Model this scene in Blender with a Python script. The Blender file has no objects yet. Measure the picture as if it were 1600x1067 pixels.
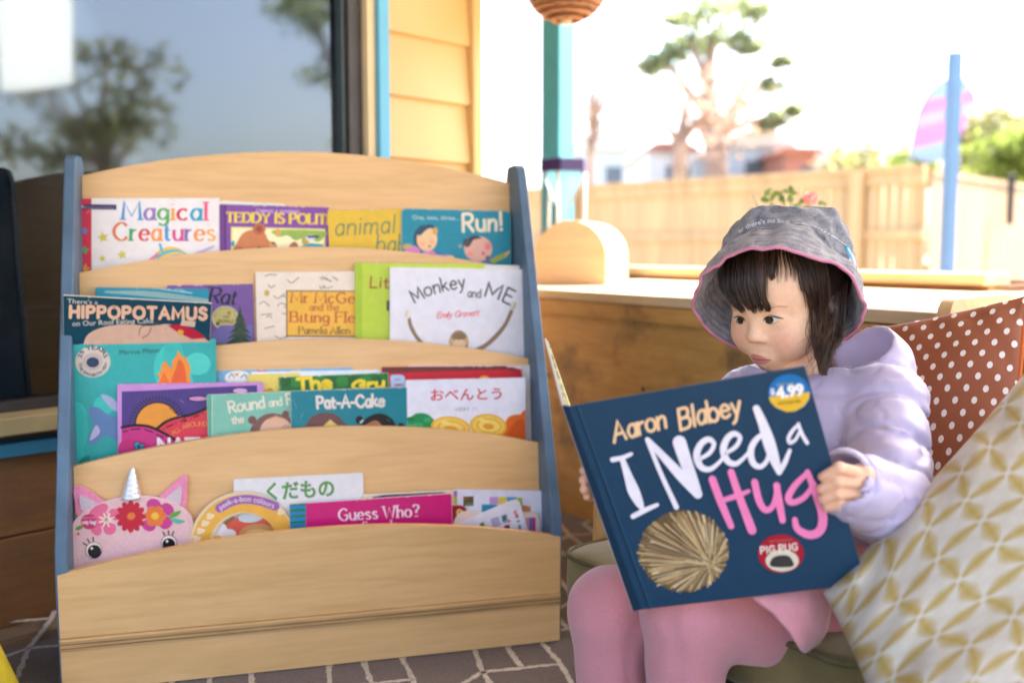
import bpy, math, random
import numpy as np
from mathutils import Vector, Matrix
from mathutils.bvhtree import BVHTree
from mathutils.geometry import tessellate_polygon

# ------------------------------------------------------------------ camera, sky, sun, exposure
sc = bpy.context.scene
COL = sc.collection
R = math.radians
rng = random.Random(7)
CAMH, PITCH, FPX = 0.72, R(5.25), 1555.0
cam_d = bpy.data.cameras.new('camera')
cam_d.sensor_width = 36.0
cam_d.lens = 36.0 * FPX / 1600.0
cam_d.clip_start, cam_d.clip_end = 0.02, 400
cam_d.dof.use_dof = True
cam_d.dof.focus_distance = 1.40
cam_d.dof.aperture_fstop = 2.5
cam = bpy.data.objects.new('camera', cam_d)
COL.objects.link(cam)
cam.location = (0, 0, CAMH)
cam.rotation_euler = (R(90) - PITCH, 0, 0)
sc.camera = cam

SUN_AZ, SUN_EL = R(58), R(54)       # azimuth measured from +Y towards +X
world = bpy.data.worlds.new('World')
sc.world = world
world.use_nodes = True
wnt = world.node_tree
bg = wnt.nodes['Background']
sky = wnt.nodes.new('ShaderNodeTexSky')
sky.sky_type = 'NISHITA'
sky.sun_disc = False
sky.sun_elevation = SUN_EL
sky.sun_rotation = SUN_AZ
sky.air_density = 0.8
sky.dust_density = 4.0
sky.ozone_density = 0.4
wnt.links.new(sky.outputs[0], bg.inputs[0])
bg.inputs[1].default_value = 0.15
sun_d = bpy.data.lights.new('sun', 'SUN')
sun_d.energy = 3.6
sun_d.angle = R(0.5)
sun_d.color = (1.0, 0.92, 0.80)
sun = bpy.data.objects.new('sun', sun_d)
COL.objects.link(sun)
sun_dir = Vector((math.sin(SUN_AZ) * math.cos(SUN_EL), math.cos(SUN_AZ) * math.cos(SUN_EL), math.sin(SUN_EL)))
sun.rotation_euler = sun_dir.to_track_quat('Z', 'Y').to_euler()
sun.location = sun_dir * 40
vs = sc.view_settings
vs.view_transform = 'Standard'
vs.look = 'None'
vs.exposure = 2.8
vs.gamma = 1.0
sc.cycles.use_denoising = True
sc.cycles.max_bounces = 10
sc.cycles.diffuse_bounces = 5
sc.cycles.caustics_reflective = False
sc.cycles.caustics_refractive = False
sc.cycles.sample_clamp_indirect = 8.0

# ------------------------------------------------------------------ pixel rays (positions measured on the photograph)
CP, SP = math.cos(PITCH), math.sin(PITCH)
CAM = np.array([0, 0, CAMH])
def ray(px, py):
    x, y = (px - 800) / FPX, (533.5 - py) / FPX
    return np.array([x, CP + y * SP, -SP + y * CP])          # unit depth along the axis
def U(px, py, d):
    return CAM + ray(px, py) * d
def on_plane(px, py, p0, n):
    r = ray(px, py)
    return CAM + r * (np.dot(p0 - CAM, n) / np.dot(r, n))
def proj(P):
    P = np.atleast_2d(np.asarray(P, float))
    Z = P[:, 2] - CAMH
    zc = P[:, 1] * CP - Z * SP
    yc = P[:, 1] * SP + Z * CP
    return np.c_[800 + FPX * P[:, 0] / zc, 533.5 - FPX * yc / zc]
def nrm(v):
    v = np.asarray(v, float)
    return v / np.linalg.norm(v)

# ------------------------------------------------------------------ materials
MATS = {}
def s2l(c):
    return tuple((x / 255 / 12.92) if x / 255 <= 0.04045 else ((x / 255 + 0.055) / 1.055) ** 2.4 for x in c)
def mat(name, rgb, rough=0.5, var=0.06, scale=30.0, bump=0.0, bscale=None, spec=0.5, metal=0.0, stretch=None, rgb2=None, sheen=0.0, rotz=0.0, detail=5.0, trans=0.0, ramp=(0.3, 0.7)):
    if name in MATS:
        return MATS[name]
    m = bpy.data.materials.new(name)
    m.use_nodes = True
    nt = m.node_tree
    p = nt.nodes['Principled BSDF']
    p.inputs['Roughness'].default_value = rough
    p.inputs['Specular IOR Level'].default_value = spec
    p.inputs['Metallic'].default_value = metal
    if trans:
        p.inputs['Transmission Weight'].default_value = trans
    if sheen:
        p.inputs['Sheen Weight'].default_value = sheen
        p.inputs['Sheen Roughness'].default_value = 0.6
    tc = nt.nodes.new('ShaderNodeTexCoord')
    mp = nt.nodes.new('ShaderNodeMapping')
    mp.inputs['Rotation'].default_value = (0, 0, rotz)
    if stretch:
        mp.inputs['Scale'].default_value = stretch
    nt.links.new(tc.outputs['Object'], mp.inputs[0])
    no = nt.nodes.new('ShaderNodeTexNoise')
    no.inputs['Scale'].default_value = scale
    no.inputs['Detail'].default_value = detail
    nt.links.new(mp.outputs[0], no.inputs['Vector'])
    cr = nt.nodes.new('ShaderNodeValToRGB')
    cr.color_ramp.elements[0].position, cr.color_ramp.elements[1].position = ramp
    a = tuple(max(0, c * (1 - var)) for c in rgb) if rgb2 is None else rgb2
    b = tuple(min(1, c * (1 + var)) for c in rgb)
    cr.color_ramp.elements[0].color = (*a, 1)
    cr.color_ramp.elements[1].color = (*b, 1)
    nt.links.new(no.outputs['Fac'], cr.inputs[0])
    nt.links.new(cr.outputs[0], p.inputs['Base Color'])
    if bump:
        n2 = nt.nodes.new('ShaderNodeTexNoise')
        n2.inputs['Scale'].default_value = bscale or scale
        n2.inputs['Detail'].default_value = 4
        nt.links.new((mp if stretch else tc).outputs[0 if stretch else 'Object'], n2.inputs['Vector'])
        bp = nt.nodes.new('ShaderNodeBump')
        bp.inputs['Strength'].default_value = bump
        bp.inputs['Distance'].default_value = 0.004
        nt.links.new(n2.outputs['Fac'], bp.inputs['Height'])
        nt.links.new(bp.outputs[0], p.inputs['Normal'])
    MATS[name] = m
    return m
def ink(rgb, rough=0.36):
    """printed colour, given as the sRGB it has on paper"""
    k = 'print_%02x%02x%02x' % tuple(int(c) for c in rgb)
    return mat(k, s2l(rgb), rough, 0.05, 60.0, spec=0.3)

# ------------------------------------------------------------------ mesh helpers
class MB:
    def __init__(s):
        s.v, s.f, s.mi, s.mats = [], [], [], []
    def m(s, material):
        if material not in s.mats:
            s.mats.append(material)
        return s.mats.index(material)
    def add(s, verts, faces, material):
        k, o = s.m(material), len(s.v)
        s.v += [tuple(map(float, p)) for p in verts]
        s.f += [tuple(i + o for i in f) for f in faces]
        s.mi += [k] * len(faces)
    def box(s, lo, hi, material, T=None):
        x0, y0, z0 = lo
        x1, y1, z1 = hi
        P = [(x0, y0, z0), (x1, y0, z0), (x1, y1, z0), (x0, y1, z0), (x0, y0, z1), (x1, y0, z1), (x1, y1, z1), (x0, y1, z1)]
        if T:
            P = [T(*p) for p in P]
        s.add(P, [(0, 3, 2, 1), (4, 5, 6, 7), (0, 1, 5, 4), (1, 2, 6, 5), (2, 3, 7, 6), (3, 0, 4, 7)], material)
    def prism(s, outline, T, d0, d1, material):
        """outline: 2-D points; T(u, v, d) -> world; closed solid between d0 and d1"""
        n = len(outline)
        A = [T(u, v, d0) for u, v in outline]
        B = [T(u, v, d1) for u, v in outline]
        tri = tessellate_polygon([[Vector((u, v, 0)) for u, v in outline]])
        F = [tuple(t) for t in tri] + [tuple(n + i for i in reversed(t)) for t in tri]
        F += [(i, (i + 1) % n, n + (i + 1) % n, n + i) for i in range(n)]
        s.add(A + B, F, material)
    def tube(s, path, rad, material, seg=8, caps=True, flat=None):
        path = [np.asarray(p, float) for p in path]
        n = len(path)
        rad = [rad] * n if np.isscalar(rad) else list(rad)
        T = [nrm(path[min(i + 1, n - 1)] - path[max(i - 1, 0)] + 1e-12) for i in range(n)]
        a = np.array([0, 0, 1.0]) if abs(T[0][2]) < 0.9 else np.array([1.0, 0, 0])
        V = []
        N = nrm(np.cross(T[0], a))
        for i in range(n):
            N = nrm(N - T[i] * np.dot(N, T[i]))
            Bn = np.cross(T[i], N)
            for k in range(seg):
                t = 2 * math.pi * k / seg
                V.append(path[i] + rad[i] * (N * math.cos(t) + Bn * math.sin(t) * (flat or 1)))
        F = [(i * seg + k, i * seg + (k + 1) % seg, (i + 1) * seg + (k + 1) % seg, (i + 1) * seg + k) for i in range(n - 1) for k in range(seg)]
        if caps:
            F += [tuple(range(seg - 1, -1, -1)), tuple((n - 1) * seg + k for k in range(seg))]
        s.add(V, F, material)
    def lathe(s, prof, c, material, seg=24, axis=None):
        """prof: (r, h) pairs about an axis through c"""
        w = nrm(axis if axis is not None else (0, 0, 1))
        a = nrm(np.cross(w, (0.3, 1, 0.1)))
        b = np.cross(w, a)
        c = np.asarray(c, float)
        V = [c + w * h + r * (a * math.cos(2 * math.pi * k / seg) + b * math.sin(2 * math.pi * k / seg)) for r, h in prof for k in range(seg)]
        F = [(i * seg + k, i * seg + (k + 1) % seg, (i + 1) * seg + (k + 1) % seg, (i + 1) * seg + k) for i in range(len(prof) - 1) for k in range(seg)]
        if prof[0][0] > 1e-6:
            F.append(tuple(range(seg - 1, -1, -1)))
        if prof[-1][0] > 1e-6:
            F.append(tuple((len(prof) - 1) * seg + k for k in range(seg)))
        s.add(V, F, material)
    def grid(s, P, material, flip=False):
        n, m = len(P), len(P[0])
        V = [p for row in P for p in row]
        F = [(i * m + j, i * m + j + 1, (i + 1) * m + j + 1, (i + 1) * m + j) for i in range(n - 1) for j in range(m - 1)]
        if flip:
            F = [f[::-1] for f in F]
        s.add(V, F, material)
    def build(s, name, parent=None, base=None, smooth=False, bevel=0.0, fix=True):
        me = bpy.data.meshes.new(name)
        V = np.array(s.v, float).reshape(-1, 3)
        if base is not None:
            V = V - np.asarray(base)
        me.from_pydata(V.tolist(), [], s.f)
        for m in s.mats:
            me.materials.append(m)
        me.polygons.foreach_set('material_index', s.mi)
        if smooth:
            me.polygons.foreach_set('use_smooth', [True] * len(s.f))
        me.update()
        if fix:
            import bmesh
            bm = bmesh.new()
            bm.from_mesh(me)
            bmesh.ops.recalc_face_normals(bm, faces=bm.faces)
            bm.to_mesh(me)
            bm.free()
        o = bpy.data.objects.new(name, me)
        COL.objects.link(o)
        if base is not None:
            o.location = base
        if parent is not None:
            attach(o, parent)
        if bevel:
            md = o.modifiers.new('bevel', 'BEVEL')
            md.width, md.segments, md.limit_method = bevel, 2, 'ANGLE'
            me.polygons.foreach_set('use_smooth', [True] * len(s.f))
            md.harden_normals = True
        return o
def world_loc(o):
    p = Vector(o.location)
    if o.parent:
        p = o.matrix_parent_inverse @ p
        return world_loc(o.parent) + p
    return p
def attach(o, parent):
    o.parent = parent
    o.matrix_parent_inverse = Matrix.Translation(-world_loc(parent))
def thing(name, label, cat, loc, group=None):
    o = bpy.data.objects.new(name, None)
    o.empty_display_size = 0.05
    COL.objects.link(o)
    o.location = tuple(float(c) for c in loc)
    return tag(o, label, cat, group)
def tag(o, label, cat, group=None):
    o['label'], o['category'] = label, cat
    if group:
        o['group'] = group
    return o
def struct(o):
    o['kind'] = 'structure'
    return o

# ------------------------------------------------------------------ common materials
def two_noise_wood(name, c1, c2, stretch, rotz, rough=0.42, rings=6.0, stain=None):
    m = bpy.data.materials.new(name)
    m.use_nodes = True
    nt = m.node_tree
    p = nt.nodes['Principled BSDF']
    p.inputs['Roughness'].default_value = rough
    tc = nt.nodes.new('ShaderNodeTexCoord')
    r1 = nt.nodes.new('ShaderNodeMapping')
    r1.inputs['Rotation'].default_value = (0, 0, rotz)
    nt.links.new(tc.outputs['Object'], r1.inputs[0])
    mp = nt.nodes.new('ShaderNodeMapping')
    mp.inputs['Scale'].default_value = stretch
    nt.links.new(r1.outputs[0], mp.inputs[0])
    n1 = nt.nodes.new('ShaderNodeTexNoise')
    n1.inputs['Scale'].default_value = 1.0
    n1.inputs['Detail'].default_value = 3
    nt.links.new(mp.outputs[0], n1.inputs['Vector'])
    mul = nt.nodes.new('ShaderNodeMath')
    mul.operation = 'MULTIPLY'
    mul.inputs[1].default_value = rings
    nt.links.new(n1.outputs['Fac'], mul.inputs[0])
    fr = nt.nodes.new('ShaderNodeMath')
    fr.operation = 'PINGPONG'
    fr.inputs[1].default_value = 0.5
    nt.links.new(mul.outputs[0], fr.inputs[0])
    n2 = nt.nodes.new('ShaderNodeTexNoise')
    n2.inputs['Scale'].default_value = 11.0
    n2.inputs['Detail'].default_value = 6
    nt.links.new(mp.outputs[0], n2.inputs['Vector'])
    ad = nt.nodes.new('ShaderNodeMath')
    ad.operation = 'MULTIPLY_ADD'
    ad.inputs[1].default_value = 0.75
    nt.links.new(fr.outputs[0], ad.inputs[0])
    nt.links.new(n2.outputs['Fac'], ad.inputs[2])
    cr = nt.nodes.new('ShaderNodeValToRGB')
    cr.color_ramp.elements[0].position, cr.color_ramp.elements[1].position = 0.30, 0.98
    cr.color_ramp.elements[0].color = (*c2, 1)
    cr.color_ramp.elements[1].color = (*c1, 1)
    nt.links.new(ad.outputs[0], cr.inputs[0])
    out = cr.outputs[0]
    if stain:
        n3 = nt.nodes.new('ShaderNodeTexNoise')
        n3.inputs['Scale'].default_value = 6.0
        n3.inputs['Detail'].default_value = 7
        n3.inputs['Roughness'].default_value = 0.65
        nt.links.new(r1.outputs[0], n3.inputs['Vector'])
        c3 = nt.nodes.new('ShaderNodeValToRGB')
        c3.color_ramp.elements[0].position, c3.color_ramp.elements[1].position = 0.52, 0.68
        c3.color_ramp.elements[0].color = (0, 0, 0, 1)
        c3.color_ramp.elements[1].color = (0.75, 0.75, 0.75, 1)
        nt.links.new(n3.outputs['Fac'], c3.inputs[0])
        mx = nt.nodes.new('ShaderNodeMix')
        mx.data_type = 'RGBA'
        nt.links.new(c3.outputs[0], mx.inputs['Factor'])
        nt.links.new(out, mx.inputs['A'])
        mx.inputs['B'].default_value = (*stain, 1)
        out = mx.outputs['Result']
    nt.links.new(out, p.inputs['Base Color'])
    bp = nt.nodes.new('ShaderNodeBump')
    bp.inputs['Strength'].default_value = 0.06
    bp.inputs['Distance'].default_value = 0.002
    nt.links.new(n2.outputs['Fac'], bp.inputs['Height'])
    nt.links.new(bp.outputs[0], p.inputs['Normal'])
    MATS[name] = m
    return m
BC_TH = R(14.95)
MAPLE = two_noise_wood('maple_veneer', (0.77, 0.475, 0.205), (0.66, 0.385, 0.15), (1.3, 9, 13), -BC_TH)
PLYEDGE = mat('ply_edge', (0.50, 0.30, 0.12), 0.55, 0.25, 1.0, stretch=(2, 40, 420), rotz=-BC_TH)
BLUEP = mat('blue_laminate', (0.080, 0.142, 0.212), 0.45, 0.22, 14.0, bump=0.03, bscale=60)
WX = math.atan2(0.731, 0.682)
OLDWOOD = two_noise_wood('weathered_panel', (0.56, 0.305, 0.078), (0.41, 0.20, 0.042), (1.4, 10, 9), R(57), 0.6, 5.0, (0.10, 0.06, 0.030))
BASEWOOD = two_noise_wood('house_base_boards', (0.20, 0.085, 0.022), (0.13, 0.055, 0.014), (1.2, 8, 9), -WX, 0.6, 4.0, (0.12, 0.05, 0.02))
PALEWOOD = two_noise_wood('pale_timber', (0.62, 0.42, 0.20), (0.50, 0.31, 0.13), (1.5, 9, 9), 0.3, 0.5, 5.0)
PAGES = mat('page_paper', (0.78, 0.74, 0.66), 0.8, 0.08, 1.0, stretch=(3, 3, 3), bump=0.1, bscale=300)
CARD = mat('board_white', (0.80, 0.78, 0.75), 0.55, 0.04, 20)
# ------------------------------------------------------------------ ground, deck, rug
b = MB()
b.box((-120, -60, -0.40), (120, 160, -0.35), mat('yard_ground', (0.34, 0.30, 0.22), 0.9, 0.25, 1.2, bump=0.3, bscale=8))
struct(b.build('ground'))
wu = np.array([0.682, 0.731, 0.0]); wu = nrm(wu)
wn = np.array([wu[1], -wu[0], 0.0])
WP = np.array([-0.85, 2.05, 0.0])
def WT(t, n, z):                       # along the house wall, out from it, up
    return WP + wu * t + wn * n + np.array([0, 0, z])
TC = 1.09                              # the house corner
b = MB()
deckm = mat('deck_boards', (0.17, 0.115, 0.07), 0.7, 0.25, 1.0, stretch=(2, 2, 2), bump=0.2, bscale=40)
n0 = -0.0
for k in range(38):
    n1 = n0 + 0.088
    b.box((-4.0, n0, -0.06), (2.1, n1 - 0.004, -0.012), deckm, WT)
    n0 = n1
struct(b.build('deck'))
b = MB()
b.box((-4.02, 0, -0.35), (2.12, 3.4, -0.07), deckm, WT)
struct(b.build('deck_base'))

rugm = mat('rug_pile', (0.105, 0.066, 0.043), 0.98, 0.55, 330.0, bump=0.5, bscale=700, sheen=0.3, spec=.15)
rugw = mat('rug_line', (0.56, 0.52, 0.46), 0.98, 0.3, 260.0, bump=0.5, bscale=700, spec=.15)
b = MB()
b.box((-0.55, 0.16, -0.011), (1.15, 2.2, -0.002), rugm, WT)
rug = struct(b.build('rug'))
# trellis lines of the rug, each a soft wavering ribbon lying on the pile
b = MB()
def rug_line(pts):
    path = []
    for i in range(len(pts) - 1):
        for k in range(22):
            u = k / 22
            p = np.array(pts[i]) * (1 - u) + np.array(pts[i + 1]) * u
            path.append(p + np.array([rng.gauss(0, .0007), rng.gauss(0, .0007)]))
    path.append(np.array(pts[-1]))
    L, Rr = [], []
    for i, p in enumerate(path):
        t = path[min(i + 1, len(path) - 1)] - path[max(i - 1, 0)]
        t = t / np.linalg.norm(t)
        n = np.array([-t[1], t[0]])
        w = 0.0048 + rng.uniform(-.0016, .0016)
        L.append((*(p + n * w), -0.0012)); Rr.append((*(p - n * w), -0.0012))
    m_ = len(L)
    b.add(L + Rr, [(i, i + 1, m_ + i + 1, m_ + i) for i in range(m_ - 1)], rugw)
ra = R(14)
def rw(u, v):
    return np.array([math.cos(ra) * u - math.sin(ra) * v, math.sin(ra) * u + math.cos(ra) * v + 1.2])
PX_, PY_ = 0.26, 0.15
for i in range(-6, 8):
    for j in range(-8, 14):
        cx, cy = i * PX_ + (PX_ / 2 if j % 2 else 0), j * PY_
        c = rw(cx, cy)
        if not (-1.1 < c[0] < 1.35 and 0.55 < c[1] < 2.6):
            continue
        q = [rw(cx - .07, cy), rw(cx + .07, cy)]
        rug_line(q)
        rug_line([rw(cx + .07, cy), rw(cx + PX_ / 2 - .07, cy + PY_)])
        rug_line([rw(cx - .07, cy), rw(cx - PX_ / 2 + .07, cy + PY_)])
        rug_line([rw(cx, cy + .005), rw(cx - .004, cy + PY_ * .62), rw(cx + PX_ / 2 - .07, cy + PY_)])
lines = b.build('rug_trellis', rug)

# ------------------------------------------------------------------ the house
house = thing('house', 'cream weatherboard house wall with a large dark glazed window and blue trim', 'house', WT(-1, 0, -0.35))
def on_wall(px, py, off=0.0):
    P = on_plane(px, py, WP + wn * off, wn)
    d = P - WP
    return float(np.dot(d, wu)), float(P[2])
cream = mat('cream_weatherboard', (0.66, 0.43, 0.17), 0.5, 0.05, 5.0, bump=0.05, bscale=25)
creamt = mat('cream_trim', (0.70, 0.56, 0.33), 0.5, 0.05, 8.0)
skyblue = mat('sky_blue_paint', (0.10, 0.40, 0.62), 0.45, 0.06, 8.0)
darkfr = mat('dark_window_frame', (0.035, 0.030, 0.028), 0.5, 0.2, 12.0)
inside = mat('dim_room', (0.05, 0.04, 0.035), 0.9, 0.3, 3.0)
t_gl = on_wall(541, 150)[0]; t_fr = on_wall(562, 150)[0]; t_cr = on_wall(575, 150)[0]; t_bl = on_wall(592, 150)[0]
t_cb = on_wall(727, 150)[0]
z_sill = on_wall(40, 640)[1]
z_sill2 = on_wall(40, 668)[1]
z_blue0, z_blue1 = on_wall(40, 704)[1], on_wall(40, 682)[1]
ZT = 2.35
# weatherboards: every board leans out at its foot, lapped over the one below
b = MB()
za = on_wall(724, 165.9)[1]
step = (on_wall(724, 73.7)[1] - on_wall(724, 255)[1]) / 2
zs = [za + step * k for k in range(-8, 12)]
for z in zs:
    if z < -0.3 or z > ZT:
        continue
    P = []
    for t in (t_bl + 0.001, t_cb - 0.001):
        P += [WT(t, 0.022, z), WT(t, 0.006, z + step + 0.012), WT(t, -0.01, z + step + 0.012), WT(t, -0.01, z)]
    b.add(P, [(0, 1, 5, 4), (1, 2, 6, 5), (2, 3, 7, 6), (3, 0, 4, 7), (0, 3, 2, 1), (4, 5, 6, 7)], cream)
b.build('weatherboards', house)
b = MB(); b.box((t_cb, -0.10, -0.3), (TC, 0.034, ZT), cream, WT); b.build('corner_board', house, bevel=0.004)
b = MB(); b.box((t_cr + .001, -0.05, -0.3), (t_bl, 0.045, ZT), skyblue, WT); b.build('blue_trim', house, bevel=0.003)
b = MB(); b.box((t_fr + .001, -0.05, z_sill2), (t_cr, 0.032, ZT), creamt, WT); b.build('window_trim', house, bevel=0.003)
b = MB(); b.box((-4.0, -0.12, z_sill2), (t_cr, 0.075, z_sill), mat('dull_sill_paint', (0.42, 0.31, 0.14), .6, .12, 14), WT); b.build('window_sill', house, bevel=0.004)
b = MB(); b.box((-4.0, -0.12, z_blue1), (t_cr, 0.02, z_sill2 - .001), darkfr, WT); b.build('sill_packing', house)
b = MB(); b.box((-4.0, -0.12, z_blue0), (t_cr, 0.05, z_blue1 - .001), mat('blue_ledge', (0.03, 0.17, 0.26), 0.5, 0.1, 8), WT); b.build('blue_rail', house, bevel=0.003)
b = MB()
zj = on_wall(40, 828)[1]
for z0, z1 in ((-0.33, -0.02), (-0.015, zj - .003), (zj, z_blue0 - .001)):
    b.box((-4.0, -0.08, z0), (t_cr, 0.022, z1), BASEWOOD, WT)
b.build('base_boards', house, bevel=0.003)
# window frame: right stile, mullion far left, head
b = MB()
b.box((t_gl, -0.06, z_sill), (t_fr, 0.012, ZT), darkfr, WT)
b.box((t_gl - 0.012, -0.05, z_sill), (t_gl, 0.0, ZT), mat('inner_window_bead', (0.05, 0.07, 0.075), 0.4, 0.1, 9), WT)
b.box((-4.0, -0.06, z_sill), (t_gl - .0125, 0.01, z_sill + 0.02), darkfr, WT)
b.box((-2.6, -0.06, z_sill + .021), (-2.55, 0.01, ZT), darkfr, WT)
wf = b.build('window_frame', house, bevel=0.002)
gm = bpy.data.materials.new('tinted_glass')
gm.use_nodes = True
nt = gm.node_tree
nt.nodes.remove(nt.nodes['Principled BSDF'])
gl = nt.nodes.new('ShaderNodeBsdfGlossy'); gl.inputs['Roughness'].default_value = 0.035; gl.inputs['Color'].default_value = (.62, .70, .76, 1)
tr = nt.nodes.new('ShaderNodeBsdfTransparent'); tr.inputs['Color'].default_value = (0.30, 0.32, 0.33, 1)
fr = nt.nodes.new('ShaderNodeFresnel'); fr.inputs['IOR'].default_value = 2.2
df = nt.nodes.new('ShaderNodeBsdfDiffuse'); df.inputs['Color'].default_value = (0.6, 0.6, 0.58, 1)
mx = nt.nodes.new('ShaderNodeMixShader'); mx2 = nt.nodes.new('ShaderNodeMixShader')
tcg = nt.nodes.new('ShaderNodeTexCoord')
ng = nt.nodes.new('ShaderNodeTexNoise'); ng.inputs['Scale'].default_value = 3.0; ng.inputs['Detail'].default_value = 8
rg = nt.nodes.new('ShaderNodeMapRange'); rg.inputs['From Min'].default_value = .45; rg.inputs['From Max'].default_value = .8; rg.inputs['To Max'].default_value = .05
nt.links.new(tcg.outputs['Object'], ng.inputs[0]); nt.links.new(ng.outputs['Fac'], rg.inputs[0])
nw = nt.nodes.new('ShaderNodeTexNoise'); nw.inputs['Scale'].default_value = 2.2; nw.inputs['Detail'].default_value = 1
nt.links.new(tcg.outputs['Object'], nw.inputs[0])
bw = nt.nodes.new('ShaderNodeBump'); bw.inputs['Strength'].default_value = .05; bw.inputs['Distance'].default_value = .02
nt.links.new(nw.outputs['Fac'], bw.inputs['Height']); nt.links.new(bw.outputs[0], gl.inputs['Normal'])
nt.links.new(fr.outputs[0], mx.inputs[0]); nt.links.new(tr.outputs[0], mx.inputs[1]); nt.links.new(gl.outputs[0], mx.inputs[2])
nt.links.new(rg.outputs[0], mx2.inputs[0]); nt.links.new(mx.outputs[0], mx2.inputs[1]); nt.links.new(df.outputs[0], mx2.inputs[2])
nt.links.new(mx2.outputs[0], nt.nodes['Material Output'].inputs[0])
b = MB()
b.box((-2.549, -0.030, z_sill + .021), (t_gl - .0125, -0.024, ZT), gm, WT)
b.build('window_pane', wf)
# the room behind the glass and the house body
b = MB()
b.box((-4.0, -2.6, -0.3), (TC - .12, -2.5, ZT), inside, WT)
b.box((-4.1, -2.6, -0.3), (-4.0, 0, ZT), inside, WT)
b.box((t_fr + .03, -2.5, -0.3), (TC - .12, -0.05, ZT), inside, WT)
b.box((-4.0, -2.5, -0.34), (t_fr + .03, -0.12, -0.3), inside, WT)
b.build('room_wall', house)
cl = MB()
cloth = mat('dark_red_cloth', (0.06, 0.014, 0.014), 0.9, 0.5, 14.0, bump=0.2)
P = [[WT(t, -0.20 + .012 * math.sin(t * 40), z) for t in np.linspace(-1.5, 0.15, 60)] for z in np.linspace(0.62, 0.86, 8)]
cl.grid(P, cloth)
cl.build('hanging_cloth', house, smooth=True)
beadm = mat('pale_bead', (0.45, 0.40, 0.34), 0.6)
for tt, sl in ((-.085, .02), (-.035, .03), (.06, .02)):
    cl = MB()
    for k in range(17):
        z = 0.625 + k * 0.0135
        t = tt - 0.16 + sl * math.sin(k * .22)
        c = WT(t, -0.175, z)
        cl.lathe([(0, -.004), (.0035, -.002), (.0042, 0), (.0035, .002), (0, .004)], c, beadm, 8)
    cl.build('bead_string', house, smooth=True)
b = MB(); b.box((-1.5, -0.45, 0.2), (0.3, -0.14, 0.58), mat('olive_shelf', (0.075, 0.058, 0.018), 0.8, .2, 6), WT); b.build('inner_shelf', house)
# verandah roof: the shade the child sits in
b = MB()
rm = mat('verandah_ceiling', (0.50, 0.42, 0.30), 0.7, 0.05, 4)
b.box((-2.3, -2.7, ZT + .002), (2.13, 3.55, ZT + 0.10), rm, WT)
b.build('verandah_roof', house)
b = MB()
b.box((-2.3, 3.551, ZT - 0.12), (2.13, 3.60, ZT + 0.14), skyblue, WT)
b.box((2.131, -2.7, ZT - 0.12), (2.17, 3.6, ZT + 0.14), skyblue, WT)
b.build('fascia', house)

# ------------------------------------------------------------------ verandah post
def sq_post(name, label, c, w, z0, z1, ang, m, cat='post'):
    b = MB()
    ca, sa = math.cos(ang), math.sin(ang)
    T = lambda x, y, z: (c[0] + ca * x - sa * y, c[1] + sa * x + ca * y, z)
    b.box((-w / 2, -w / 2, z0), (w / 2, w / 2, z1), m, T)
    o = b.build(name, base=(c[0], c[1], z0), bevel=0.004)
    return tag(o, label, cat)
pc = U(871, 300, 3.85)
sq_post('verandah_post', 'square turquoise verandah post under the wicker pendant shade', pc, 0.092, -0.35, ZT, R(47), mat('turquoise_paint', (0.085, 0.36, 0.44), 0.4, 0.06, 8))

# ------------------------------------------------------------------ wooden ledge (deep box along the verandah edge)
L0, L1 = U(800, 449, 2.95), U(1560, 494.5, 1.64)
zl = 0.612
L0[2] = L1[2] = 0
le = nrm(L1 - L0)
ln = np.array([-le[1], le[0], 0.0])
if ln[1] < 0: ln = -ln
def LT(s, d, z):
    return L0 + le * s + ln * d + np.array([0, 0, z])
LL = float(np.linalg.norm(L1 - L0)) + 0.9
ledge = thing('wooden_ledge', 'deep weathered wooden ledge with stained plywood front behind the child', 'ledge', LT(0.8, 0.4, 0))
topm = two_noise_wood('ledge_top_timber', (0.66, 0.50, 0.30), (0.55, 0.39, 0.21), (1.5, 9, 9), R(57), 0.55, 5.0)
b = MB(); b.box((-0.35, -0.012, zl - 0.026), (LL, 0.90, zl), topm, LT); b.build('ledge_top', ledge, bevel=0.003)
b = MB(); b.box((-0.35, 0.0, -0.01), (LL, 0.02, zl - 0.0265), OLDWOOD, LT); b.build('front_panel', ledge, bevel=0.002)
b = MB()
b.box((-0.35, 0.001 - .016, zl - 0.0265 - .040), (LL, -.001, zl - 0.0285), OLDWOOD, LT)
b.build('front_rail', ledge, bevel=0.002)
b = MB(); b.box((-0.35, 0.88, -0.01), (LL, 0.90, zl - 0.027), OLDWOOD, LT); b.build('back_panel', ledge)
# bolts in the panel
for s_, z_ in ((.62, .38), (1.05, .37), (.62, .17), (1.05, .17), (.2, .37)):
    b = MB(); b.lathe([(0.006, 0), (0.006, .003), (0.0, .004)], LT(s_, -.001, z_), mat('bolt_head', (.08, .06, .05), .5), 10, axis=-ln)
    b.build('bolt', ledge, smooth=False)
bk = thing('wooden_trough', 'long timber trough standing beyond the ledge with a sunlit rim', 'trough', LT(0.4, 1.2, 0))
bq0, bq1 = U(935, 436, 3.9), U(1110, 441, 3.4)
e_ = nrm(np.array([bq1[0] - bq0[0], bq1[1] - bq0[1], 0])); n_ = np.array([-e_[1], e_[0], 0])
def QT(s, d, z): return np.array([bq0[0], bq0[1], 0]) + e_ * s + n_ * d + np.array([0, 0, z])
zq = 0.628
b = MB(); b.box((-.8, -.02, zq), (1.6, 0.10, zq + 0.03), topm, QT); b.build('rim', bk, bevel=.003)
b = MB(); b.box((-.8, 0.0, -.35), (1.6, 0.03, zq - .001), mat('trough_side', (.26, .11, .035), .6, .2, 4), QT); b.build('side_board', bk)
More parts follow.
